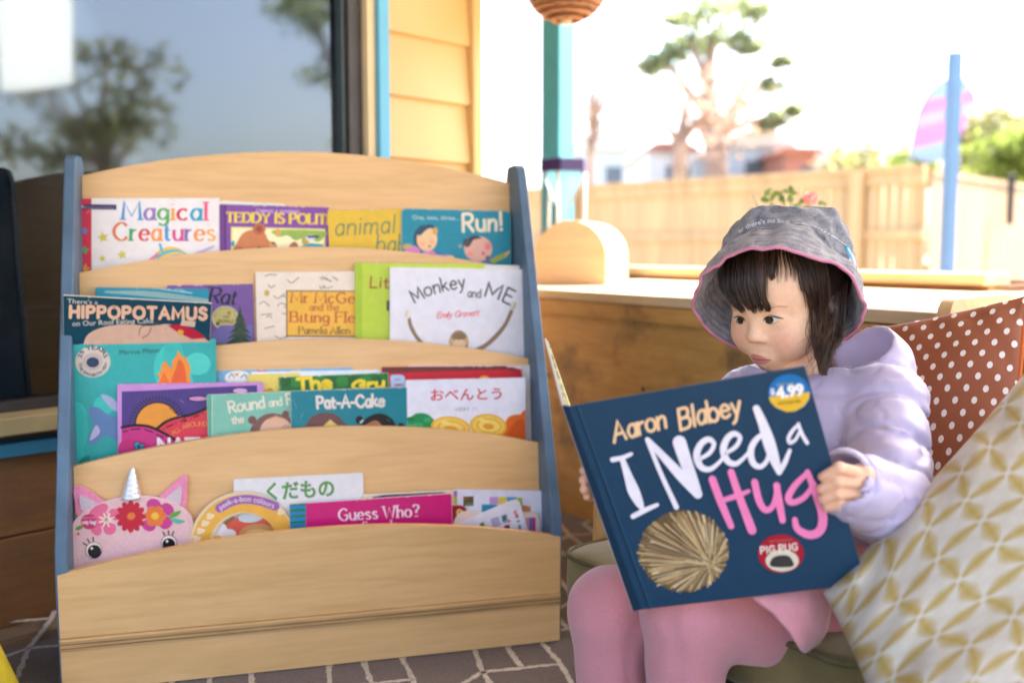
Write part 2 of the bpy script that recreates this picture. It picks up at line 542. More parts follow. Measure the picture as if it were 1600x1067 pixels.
b = MB(); b.box((-.8, .55, -.35), (1.6, .58, zq - .001), BASEWOOD, QT); b.box((-.8, .031, -.35), (-.77, .549, zq - .001), BASEWOOD, QT); b.box((1.57, .031, -.35), (1.6, .549, zq - .001), BASEWOOD, QT); b.build('back_board', bk)

# wooden arch block on the ledge
ac = U(893, 440, 3.05); ac[2] = zl
ad_ = nrm(np.array([ac[0] - 1.5, ac[1] + .8 - 3, 0])) if False else np.array([0.30, 0.954, 0])
au = np.array([0.954, -0.30, 0])
prof = []
Rr_ = 0.195
for k in range(25):
    a = math.pi * (1 - k / 24)
    prof.append((0.112 * math.cos(a), 0.085 + 0.112 * math.sin(a)))
prof = [(-.112, 0)] + prof + [(.112, 0)]
b = MB()
b.prism(prof, lambda u, v, d: ac + au * u + ad_ * d + np.array([0, 0, v + .0005]), -0.02, 0.32, two_noise_wood('arch_plywood', (.60, .42, .26), (.50, .33, .19), (2, 3, 14), .3, .45, 5))
tag(b.build('wooden_arch', base=ac, bevel=.004), 'rounded pale plywood arch block standing on the ledge beside the bookcase', 'block')

# jumbo sand timer behind the arch
tc_ = U(880, 440, 3.52); tc_[2] = zl
timer = thing('sand_timer', 'tall clear sand timer with a purple hexagonal cap on the ledge', 'sand timer', tc_)
purple = mat('purple_plastic', (0.045, 0.028, 0.13), 0.35, 0.05, 10)
b = MB()
top = U(880, 261, 3.52)[2]
for z0 in (zl, top - .022):
    hx = [(0.088 * math.cos(math.pi / 3 * k + .35), 0.088 * math.sin(math.pi / 3 * k + .35)) for k in range(6)]
    b2 = MB()
    b2.prism(hx, lambda u, v, d: tc_ + np.array([u, v, d - zl]), z0, z0 + .044, purple)
    b2.build('cap', timer, bevel=.003)
gls = bpy.data.materials.new('clear_plastic')
gls.use_nodes = True
pg = gls.node_tree.nodes['Principled BSDF']
pg.inputs['Base Color'].default_value = (.9, .93, .95, 1); pg.inputs['Roughness'].default_value = .08
pg.inputs['Transmission Weight'].default_value = 0.85; pg.inputs['IOR'].default_value = 1.08
zm = (zl + top) / 2 + .012
hh = (top - zl) / 2 - .03
pf = [(max(.010, .068 * min(1, abs(x) ** .9 * 1.15)) if abs(x) < .98 else .06, zm + hh * x - zl) for x in np.linspace(-1, 1, 33)]
b = MB(); b.lathe(pf, tc_, gls, 20); b.build('bulb', timer, smooth=True)
b = MB()
for k in range(3):
    a = 2 * math.pi * k / 3 + .2
    p = tc_ + np.array([.076 * math.cos(a), .076 * math.sin(a), 0])
    b.tube([p + np.array([0, 0, .044]), p + np.array([0, 0, top - zl - .022])], .006, mat('white_plastic', (.75, .75, .73), .4), 8)
b.build('column', timer, smooth=True)
b = MB()
b.lathe([(0.0, zm - hh - zl + .003), (.055, zm - hh - zl + .003), (.045, zm - hh * .62 - zl), (0, zm - hh * .5 - zl)], tc_, mat('white_sand', (.75, .74, .70), .9), 16)
b.build('sand', timer, smooth=True)

# wicker pendant
wc = U(885, -24, 2.75)
pend = thing('pendant_shade', 'round woven wicker pendant shade hanging from the verandah roof', 'lamp shade', wc)
wick = mat('wicker', (0.30, 0.135, 0.06), 0.7, 0.45, 50.0, stretch=(1, 1, 3), bump=.5, bscale=120)
b = MB()
for k in range(15):
    z = -1 + 2 * (k + .5) / 15
    r = 0.108 * math.sqrt(max(0.02, 1 - z * z))
    path = [wc + np.array([(r + .002 * (1 if (i + k) % 2 else -1)) * math.cos(2 * math.pi * i / 40), (r + .002 * (1 if (i + k) % 2 else -1)) * math.sin(2 * math.pi * i / 40), .10 * z]) for i in range(41)]
    b.tube(path, .0078, wick, 6, caps=False)
b.build('weave', pend, smooth=True)
b = MB()
pp = [(0.101 * math.sqrt(max(0, 1 - z * z)), .094 * z) for z in np.linspace(-.96, .96, 17)]
b.lathe(pp, wc, mat('wicker_core', (.20, .09, .04), .8, .3, 60), 28); b.build('core', pend, smooth=True)
b = MB(); b.lathe([(.012, -.108), (.016, -.101), (.016, -.094), (0, -.094)], wc, mat('socket', (.55, .45, .33), .5), 14); b.build('bottom_ring', pend)
b = MB(); b.tube([wc + np.array([0, 0, .09]), np.array([wc[0], wc[1], ZT])], .003, darkfr, 6); b.build('cord', pend)

# ------------------------------------------------------------------ fences
paling = mat('pine_paling', (0.52, 0.35, 0.18), 0.75, 0.16, 1.0, stretch=(9, 9, .6), bump=.2, bscale=10)
paling2 = mat('gate_paling', (0.40, 0.27, 0.165), 0.75, 0.16, 1.0, stretch=(9, 9, .6), bump=.2, bscale=10)
def fence(name, label, A, B, ztop, zrail, m, post_every, gap=0.012, side=-1, zr2=None):
    A, B = np.array([A[0], A[1], 0.]), np.array([B[0], B[1], 0.])
    e = nrm(B - A); n = np.array([-e[1], e[0], 0]) * side
    L = float(np.linalg.norm(B - A))
    T = lambda s, d, z: A + e * s + n * d + np.array([0, 0, z])
    th = thing(name, label, 'fence', A + np.array([0, 0, -.35]))
    k, s = MB(), 0.0
    while s < L:
        k.box((s, -.015, -.33), (min(s + .095, L), 0, ztop - .02 + rng.uniform(-.006, .006)), m, T)
        s += .095 + gap
    pal = k.build('palings', th)
    k = MB(); k.box((0, -.03, ztop - .02 + .008), (L, .075, ztop + .035), m, T); k.box((0, .001, ztop - .13), (L, .045, ztop - .0125), m, T); k.build('top_rail', th)
    for zr in [zrail] + ([zr2] if zr2 else []):
        k = MB(); k.box((0, .001, zr - .045), (L, .045, zr + .045), m, T); k.build('rail', th)
    s = 0.0
    while s <= L + .01:
        k = MB(); k.box((s - .055, .0455, -.35), (s + .055, .13, ztop + .005), m, T); k.build('post', th)
        s += post_every
    return th, T
F0 = np.array([0.87, 11.8, 0]); F1 = np.array([3.70, 8.98, 0])
fd = nrm(F1 - F0)
fence('paling_fence', 'pale timber paling fence running behind the child’s hat to the corner post', F0 - fd * 7.2, F1, 1.44, .86, paling, 3.53)
g1 = F1 + wu * 7
gate, GT = fence('side_fence', 'browner paling fence with a black latch beyond the blue pole', F1 + wu * .1, g1, 1.40, .55, paling2, 1.35, side=1)
b = MB()
lp = U(1577, 300, 10.3)
b.box((lp[0] - .035, lp[1] - .05, .98), (lp[0] + .035, lp[1] - .02, 1.50), mat('black_iron', (.02, .02, .022), .5)); b.build('latch', gate, bevel=.006)
fence('boundary_fence', 'tall timber boundary fence out in the yard to the right', (9.5, 10), (9.5, -7), 1.35, .5, mat('old_paling', (.36, .25, .15), .8, .2, 1.0, stretch=(9, 9, .6)), 2.4)

# slender blue pole
bp_ = U(1484, 300, 4.6)
sq_post('blue_pole', 'slender blue-grey square pole standing in the yard beside the banner flag', bp_, 0.050, -.35, U(1492, 86, 4.6)[2], R(12), mat('blue_grey_paint', (0.12, 0.24, 0.42), .45, .06, 8))

# teardrop banner
fl = thing('banner_flag', 'pink and pale blue teardrop banner flag beyond the fence', 'flag', (U(1440, 300, 12.4)[0], U(1440, 300, 12.4)[1], -.35))
outl = [(1424, 243), (1428, 210), (1436, 175), (1452, 146), (1474, 126), (1497, 118), (1514, 124), (1526, 143), (1530, 158), (1518, 172), (1513, 196), (1502, 222), (1490, 244), (1470, 252), (1446, 252)]
D_ = 12.4
bands = [('banner_sky', (.33, .48, .72), 0, 158), ('banner_pink', (.75, .26, .62), 150, 172), ('banner_lilac', (.45, .42, .72), 172, 190), ('banner_pink', (.75, .26, .62), 190, 222), ('banner_sky', (.33, .48, .72), 222, 300)]
b = MB()
def clip_y(poly, y0, y1):
    for lim, sg in ((y0, 1), (y1, -1)):
        out = []
        for i in range(len(poly)):
            p, q = poly[i - 1], poly[i]
            fp, fq = (p[1] + .25 * (p[0] - 1470) - lim) * sg, (q[1] + .25 * (q[0] - 1470) - lim) * sg
            if (fp >= 0) != (fq >= 0):
                u = fp / (fp - fq); out.append((p[0] + (q[0] - p[0]) * u, p[1] + (q[1] - p[1]) * u))
            if fq >= 0: out.append(q)
        poly = out
    return poly
seen = 0
edges_ = [0, 152, 172, 190, 222, 400]
for (nm, c, _, _), y0, y1 in zip(bands, edges_[:-1], edges_[1:]):
    pl = clip_y(outl, y0 + (0 if y0 == 0 else -1e-6), y1)
    if len(pl) > 2:
        b.prism(pl, lambda u, v, d: U(u, v, D_) + np.array([0, d + .12 * math.sin((u - 1420) / 40), 0]), 0, .008, mat(nm, c, .7, .05, 3))
b.build('sail', fl)
b = MB(); b.lathe([(.17, 0), (.17, .006), (0, .007)], U(1505, 150, D_) + np.array([0, .10, 0]), mat('banner_blue', (.10, .16, .45), .7), 20, axis=(0, -1, 0)); b.build('blue_roundel', fl)
b = MB(); b.tube([np.array([*(U(1424, 300, D_)[:2]), -.35])] + [U(x, y, D_) + np.array([0, .02, 0]) for x, y in outl[:7]], .012, mat('banner_pole', (.3, .2, .5), .5), 8); b.build('pole', fl, smooth=True)

# ------------------------------------------------------------------ trees, bushes, far houses
bark = mat('gum_bark', (0.31, 0.22, 0.17), 0.85, 0.3, 3.0, bump=.4, bscale=9)
TRL = set()
def translucent(m):
    nt = m.node_tree; p = nt.nodes['Principled BSDF']; src = p.inputs['Base Color'].links[0].from_socket
    tl = nt.nodes.new('ShaderNodeBsdfTranslucent'); nt.links.new(src, tl.inputs[0])
    ms = nt.nodes.new('ShaderNodeMixShader'); ms.inputs[0].default_value = .72
    nt.links.new(p.outputs[0], ms.inputs[1]); nt.links.new(tl.outputs[0], ms.inputs[2]); nt.links.new(ms.outputs[0], nt.nodes['Material Output'].inputs[0])
def leafy(b, c, r, n, m, size, flat=.6):
    for _ in range(n):
        v = np.array([rng.gauss(0, 1) for _ in range(3)])
        v = v / np.linalg.norm(v) * rng.random() ** .5
        p = np.asarray(c) + v * np.array([r, r, r * flat])
        a = nrm([rng.gauss(0, 1) for _ in range(3)]); q = nrm(np.cross(a, [rng.gauss(0, 1) for _ in range(3)]))
        s = size * rng.uniform(.6, 1.3)
        b.add([p - a * s, p + q * s * .45, p + a * s, p - q * s * .45], [(0, 1, 2, 3)], m)
def tree(label, base, limbs, clumps, lm, leaf, n, tr=.16, cat='tree', group=None, flat=.55, name='tree'):
    t = thing(name, label, cat, base, group)
    b = MB()
    base = np.asarray(base, float)
    for path, r in limbs:
        k = len(path)
        b.tube(path, [r * (1 - .75 * i / max(1, k - 1)) for i in range(k)], bark, 8)
    b.build('trunk', t, smooth=True)
    if clumps and lm.name not in TRL:
        TRL.add(lm.name); translucent(lm)
    if clumps:
        b = MB()
        for c, r in clumps:
            leafy(b, c, r * 1.45, n, lm, leaf, flat)
        b.build('crown', t)
    return t
gumleaf = mat('gum_leaf', (0.30, 0.35, 0.20), .6, .5, 3.0)
D_ = 24.0
tb = U(1120, 300, D_); tb[2] = -.35
G_ = lambda x, y, dd=0: U(x, y, D_ + dd)
limbs = [([tb, G_(1118, 240), G_(1112, 190), G_(1105, 140), G_(1110, 80), G_(1130, 30)], .34),
         ([G_(1116, 220), G_(1140, 180), G_(1165, 130), G_(1175, 95)], .16), ([G_(1112, 185), G_(1080, 150), G_(1050, 110), G_(1020, 100)], .16),
         ([G_(1105, 130), G_(1085, 80), G_(1075, 50)], .13), ([G_(1117, 215), G_(1170, 190), G_(1205, 185), G_(1235, 170)], .11), ([G_(1118, 235), G_(1085, 190), G_(1060, 170)], .12),
         ([G_(1140, 180), G_(1190, 140), G_(1225, 95)], .08)]
cl_ = [(G_(1120, 10), .55), (G_(1160, 12, .5), .5), (G_(1085, 22, -.4), .45), (G_(1185, 18), .3), (G_(1150, 62, .3), .55), (G_(1110, 62), .5), (G_(1075, 70, .4), .45), (G_(1170, 72), .35), (G_(1035, 98), .38), (G_(1015, 105), .26), (G_(1050, 85), .3),
       (G_(1222, 97), .2), (G_(1205, 135), .26), (G_(1215, 185), .26), (G_(1240, 172), .2), (G_(1195, 195), .22), (G_(1060, 30), .25)]
tree('tall gum tree with layered green crown standing beyond the fence', tb, limbs, cl_, gumleaf, .15, 120)
leafp = mat('dry_pink_leaf', (0.36, 0.24, 0.18), .7, .4, 3.0)
D_ = 21.0
tb = U(1060, 300, D_); tb[2] = -.35
limbs = [([tb, G_(1062, 230), G_(1068, 190), G_(1075, 150)], .2), ([G_(1062, 225), G_(1100, 180), G_(1120, 140)], .1), ([G_(1062, 230), G_(1040, 190), G_(1045, 150)], .1), ([G_(1066, 200), G_(1150, 190), G_(1160, 150)], .08)]
cl_ = [(G_(x, y, rng.uniform(-1, 1)), .42) for x, y in ((1075, 140), (1110, 150), (1150, 150), (1130, 120), (1090, 175), (1125, 185), (1160, 175), (1060, 165), (1170, 140), (1105, 215), (1140, 215))]
tree('low reddish half bare tree in front of the gum tree', tb, limbs, cl_, leafp, .10, 55, flat=.8)
D_ = 17.0
tb = U(922, 300, D_); tb[2] = -.35
limbs = [([tb, G_(923, 240), G_(925, 205), G_(935, 160), G_(950, 120)], .07)]
for k in range(26):
    x0, y0 = rng.uniform(918, 940), rng.uniform(150, 225)
    x1, y1 = x0 + rng.uniform(-45, 55), y0 - rng.uniform(25, 75)
    limbs.append(([G_(924 + (x0 - 924) * .3, y0 + 20), G_(x0, y0, rng.uniform(-.6, .6)), G_(x1, y1, rng.uniform(-1, 1)), G_(x1 + rng.uniform(-20, 20), y1 - 25, rng.uniform(-1, 1))], .026))
tree('small leafless tree with fine bare twigs beside the verandah post', tb, limbs, [], None, 0, 0)
bushm = mat('bush_leaf', (0.20, 0.26, 0.06), .6, .5, 3.0)
bushd = mat('hedge_leaf', (0.22, 0.22, 0.09), .6, .5, 3.0)
for (px, py, dd, r, n, m, lab) in ((1582, 246, 15, .62, 1600, bushm, 'bright green rounded bush above the gate fence at the right edge'), (1540, 228, 19, .85, 1400, bushd, 'olive shrub beyond the fence between pole and bright bush'),
                                   (1600, 222, 20, 1.0, 1800, bushd, 'tall dark olive shrub at the far right edge'), (1415, 252, 15, .42, 500, bushm, 'low green bush at the foot of the banner flag'), (1335, 262, 16, .5, 400, bushd, 'sparse low shrub behind the corner of the fence')):
    c = U(px, py, dd); bs = (c[0], c[1], -.35)
    tree(lab, bs, [([np.array(bs), c], .06)], [(c + np.array([rng.uniform(-r, r) * .7, rng.uniform(-.5, .5), rng.uniform(-r, r) * .4]), r * .55) for _ in range(7)], m, .09, n // 7, cat='bush', flat=.9, name='bush')
def far_house(label, x0, x1, ytop, yridge, d, wall, roofc, wins):
    A, B = U(x0, 262, d), U(x1, 262, d)
    h = thing('house', label, 'house', ((A[0] + B[0]) / 2, d, -.35))
    zt = U((x0 + x1) / 2, ytop, d)[2]; zr = U((x0 + x1) / 2, yridge, d)[2]
    b = MB(); b.box((A[0], d, -.35), (B[0], d + 6, zt), wall); b.build('wall', h)
    mx_ = (A[0] + B[0]) / 2
    b = MB()
    b.prism([(A[0] - .2, zt), (B[0] + .2, zt), (mx_ + .4, zr), (mx_ - .4, zr)], lambda u, v, dd: np.array([u, d + dd, v + .002]), -.25, 6.2, roofc)
    b.build('roof', h)
    for (u, wid) in wins:
        xx = A[0] + (B[0] - A[0]) * u
        b = MB(); b.box((xx, d - .03, zt - 1.35), (xx + wid, d - .002, zt - .35), mat('dull_window', (.10, .13, .17), .2)); b.build('window', h)
pb = mat('pale_blue_wall', (.42, .52, .62), .7, .05, 2); br = mat('brick_wall', (.36, .16, .12), .8, .12, 6); rf = mat('pale_roof', (.50, .52, .55), .7, .05, 2); wh = mat('white_wall', (.62, .62, .62), .7, .05, 2)
far_house('pale blue cottage behind the bare tree', 900, 975, 238, 216, 22, pb, rf, [(.6, .35)])
far_house('pale blue house with a white roof under the gum tree', 1125, 1225, 232, 208, 25, pb, wh, [(.35, .5), (.7, .4)])
far_house('small red brick building with one window beyond the fence', 1222, 1268, 240, 234, 23, br, br, [(.5, .4)])
far_house('long low white house right of the brick building', 1262, 1362, 248, 234, 27, wh, rf, [(.3, .5), (.6, .5)])
far_house('white house with pinkish bricks behind the half bare tree', 1010, 1080, 240, 226, 26, wh, br, [(.4, .6)])
# trees out in the yard to the right, mirrored in the window
for (x, y, h_, m, lab) in ((17.0, 1.2, 7.0, gumleaf, 'spreading tree in the yard mirrored in the window'), (16.0, -3.4, 4.6, bushd, 'olive tree right of the yard fence'), (14.5, 6.4, 4.2, gumleaf, 'small tree behind the yard fence')):
    bs = np.array([x, y, -.35])
    lim = [([bs, bs + [0.1, .1, h_ * .4], bs + [.2, -.1, h_ * .75], bs + [.1, .1, h_]], .16)]
    cls = []
    for k in range(16):
        a = rng.uniform(0, 6.28); rr = rng.uniform(.6, 1.9); zz = h_ * rng.uniform(.38, 1.05)
        tip = bs + np.array([rr * math.cos(a), rr * math.sin(a), zz])
        lim.append(([bs + np.array([.12, 0, zz * .6]), (bs + tip) / 2 + np.array([0, 0, zz * .3]), tip], .06))
        cls.append((tip, rng.uniform(.35, .6)))
    tree(lab, bs, lim, cls, m, .12, 90)

# added sheet out of frame, backlit by the sun for the window's bright patch
pw = on_plane(62, 55, WP, wn); rv = ray(62, 55); rv = rv - 2 * np.dot(rv, wn) * wn
sc_ = pw + rv * 6.2
shm = bpy.data.materials.new('added_sheet_cloth'); shm.use_nodes = True; ntt = shm.node_tree
tl_ = ntt.nodes.new('ShaderNodeBsdfTranslucent'); tl_.inputs[0].default_value = (.85, .85, .83, 1)
ntt.links.new(tl_.outputs[0], ntt.nodes['Material Output'].inputs[0])
b = MB()
sd3 = np.array(sun_dir); rh_ = nrm((rv[0], rv[1], 0)); hx_ = nrm(np.cross(rh_, (0, 0, 1)))
wv_ = np.array([0, 0, 1.0]) - rh_ * (sd3[2] / np.dot(rh_, sd3))
ux_ = hx_ - rh_ * (np.dot(hx_, sd3) / np.dot(rh_, sd3))
P = [[sc_ + ux_ * u * (1 - .1 * v) + wv_ * v - sd3 * .06 * math.cos(u * 4) for u in np.linspace(-.27, .27, 24)] for v in np.linspace(-.30, .62, 12)]
b.grid(P, shm)
o = b.build('added_sheet', base=sc_ - [0, 0, .3], smooth=True); md = o.modifiers.new('t', 'SOLIDIFY'); md.thickness = .002
tag(o, 'added white sheet out in the yard, backlit for the bright patch in the window', 'shade sail')

# potted rose behind the hat
rp = U(1240, 440, 2.35); rp[2] = zl
rose = thing('rose_plant', 'potted rose with one pink bloom on the ledge behind the hat', 'plant', rp)
b = MB(); b.lathe([(.05, .0005), (.065, .10), (.07, .10), (.07, .112), (.06, .112), (.058, .095), (0, .095)], rp, mat('terracotta', (.32, .13, .07), .8), 20); b.build('pot', rose, smooth=False)
b = MB()
stm = mat('rose_stem', (.16, .13, .05), .7)
tips = []
for (x, y) in ((1176, 304), (1252, 292), (1299, 298), (1205, 312), (1235, 305), (1268, 312), (1190, 322), (1225, 300)):
    p = U(x, y, 2.35); tips.append(p)
    b.tube([rp + np.array([0, 0, .09]), (rp + p) / 2 + np.array([(p[0] - rp[0]) * .2, 0, .05]), p], [.003, .0026, .0018], stm, 6)
b.build('stem', rose, smooth=True)
b = MB()
for (x, y) in [(1200, 300), (1215, 302), (1228, 300), (1205, 322), (1190, 328), (1240, 302), (1235, 312), (1222, 312), (1252, 315), (1262, 325), (1180, 330), (1212, 330), (1246, 325), (1236, 296), (1285, 318), (1196, 312), (1208, 308)]:
    p = U(x, y, 2.35 + rng.uniform(-.04, .04))
    for _ in range(2):
        a = nrm([rng.gauss(0, 1), rng.gauss(0, .4), rng.gauss(0, .7)]); q = nrm(np.cross(a, [0, 1, .3])); s = rng.uniform(.010, .016)
        b.add([p - a * s, p - a * s * .3 + q * s * .55, p + a * s, p - a * s * .3 - q * s * .55, p + np.array([0, -.002, 0])], [(0, 1, 4), (1, 2, 4), (2, 3, 4), (3, 0, 4)], mat('rose_leaf', (.10, .19, .04), .5, .4, 30))
b.build('foliage', rose)
b = MB()
pr = U(1266, 311, 2.33)
pk = mat('rose_petal', (.70, .23, .28), .6, .15, 40)
for k in range(14):
    a = k * 2.4; r = .004 + .0011 * k
    ctr = pr + np.array([math.cos(a) * r * .8, math.sin(a) * r * .8, .004 - .0006 * k])
    ax1 = np.array([-math.sin(a), math.cos(a), 0]); up = nrm(np.array([math.cos(a) * .5, math.sin(a) * .5, 1]))
    P = [[ctr + ax1 * u * .011 * math.cos(v * .8) + up * v * .012 + np.array([math.cos(a), math.sin(a), 0]) * (.004 * v * v - .003 * u * u) for u in np.linspace(-1, 1, 5)] for v in np.linspace(-.9, 1, 5)]
    b.grid(P, pk)
b.build('bloom', rose, smooth=True)

# yellow floor cushion, bottom left corner
yc = np.array([-.900, 1.45, 0])
b = MB()
b.lathe([(0, 0.001), (.13, .001), (.145, .02), (.12, .09), (.10, .15), (.085, .165), (0, .17)], yc, mat('yellow_fabric', (.62, .50, .02), .8, .1, 60, bump=.3, bscale=200), 32)
tag(b.build('floor_pouf', base=yc, smooth=True), 'bright yellow fabric pouf on the rug at the left edge', 'pouf')
# ------------------------------------------------------------------ bookcase
BO = np.array([-0.327, 1.691, 0.0])
BA = np.array([math.cos(BC_TH), math.sin(BC_TH), 0.0])
BB = np.array([-math.sin(BC_TH), math.cos(BC_TH), 0.0])
def BC(s, d, z):
    return BO + BA * s + BB * d + np.array([0, 0, z])
BW = 0.86
TIERS = [(0.002, 0.197), (0.072, 0.356), (0.142, 0.509), (0.212, 0.679), (0.288, 0.857)]     # depth and height of each panel's shoulder
FLOORS = [None, 0.118, 0.278, 0.432, 0.602]
TB = 0.0875                                                     # backward lean of the panels
case = thing('display_bookcase', 'maple and blue tiered children’s display bookcase full of picture books', 'bookcase', BC(0, 0.18, 0))
SW = 0.020
side_out = [(-0.012, 0.0), (-0.016, 0.20), (-0.013, 0.235), (0.224, 0.862), (0.236, 0.884), (0.252, 0.891), (0.300, 0.891), (0.312, 0.885), (0.318, 0.87), (0.345, 0.20), (0.345, 0.0)]
for sgn in (-1, 1):
    b = MB()
    s0 = sgn * BW / 2
    b.prism(side_out, lambda u, v, d: BC(s0 - sgn * d, u, v), 0.0, SW, BLUEP)
    b.build('side_panel', case, bevel=0.0035)
def arch(h, z0, half, rise=0.047):
    pts = [(-half, z0)]
    for k in range(33):
        u = -1 + 2 * k / 32
        pts.append((half * u, h + rise * (1 - u * u)))
    pts.append((half, z0))
    return pts
IW = BW / 2 - SW - 0.0006
for k, (bd, h) in enumerate(TIERS):
    z0 = 0.0915 if k == 0 else (FLOORS[k] - 0.03 if k < 4 else 0.45)
    half = BW / 2 - 0.004 if k == 0 else IW
    tb = 0.0 if k == 0 else TB
    b = MB()
    b.prism(arch(h, z0, half, 0.047 if k < 4 else 0.054), lambda u, v, d: BC(u, bd + tb * (v - h) + d - (0.018 if k == 0 else 0), v), 0.0, 0.014, MAPLE)
    b.build('front_panel' if k == 0 else 'tier_panel', case, bevel=0.0015)
b = MB()
PLY2 = mat('ply_glue_line', (0.27, 0.135, 0.045), 0.6, 0.3, 1.0, stretch=(2, 40, 420), rotz=-BC_TH)
zz_ = .0695
for q_, (t_, m_) in enumerate(((.0036, PLYEDGE), (.0026, PLY2), (.0040, PLYEDGE), (.0026, PLY2), (.0040, PLYEDGE), (.0042, MAPLE))):
    b.box((-BW / 2 + .004, -.019 + .0003 * (q_ % 2), zz_ + .00001), (BW / 2 - .004, .10, zz_ + t_), m_, BC); zz_ += t_
b.build('bottom_shelf', case)
b = MB(); b.box((-BW / 2 + .004, -.0165, .0), (BW / 2 - .004, -.002, .069), MAPLE, BC); b.build('plinth', case, bevel=0.001)
for k in range(1, 5):
    d0 = TIERS[k - 1][0] + TB * (FLOORS[k] - TIERS[k - 1][1]) + .016
    d1 = TIERS[k][0] + TB * (FLOORS[k] - TIERS[k][1]) - .002
    b = MB(); b.box((-IW, d0, FLOORS[k] - .012), (IW, d1, FLOORS[k]), MAPLE, BC); b.build('tier_floor', case)
b = MB(); b.box((-IW, .312, .02), (IW, .318, .60), MAPLE, BC); b.build('back_board', case)

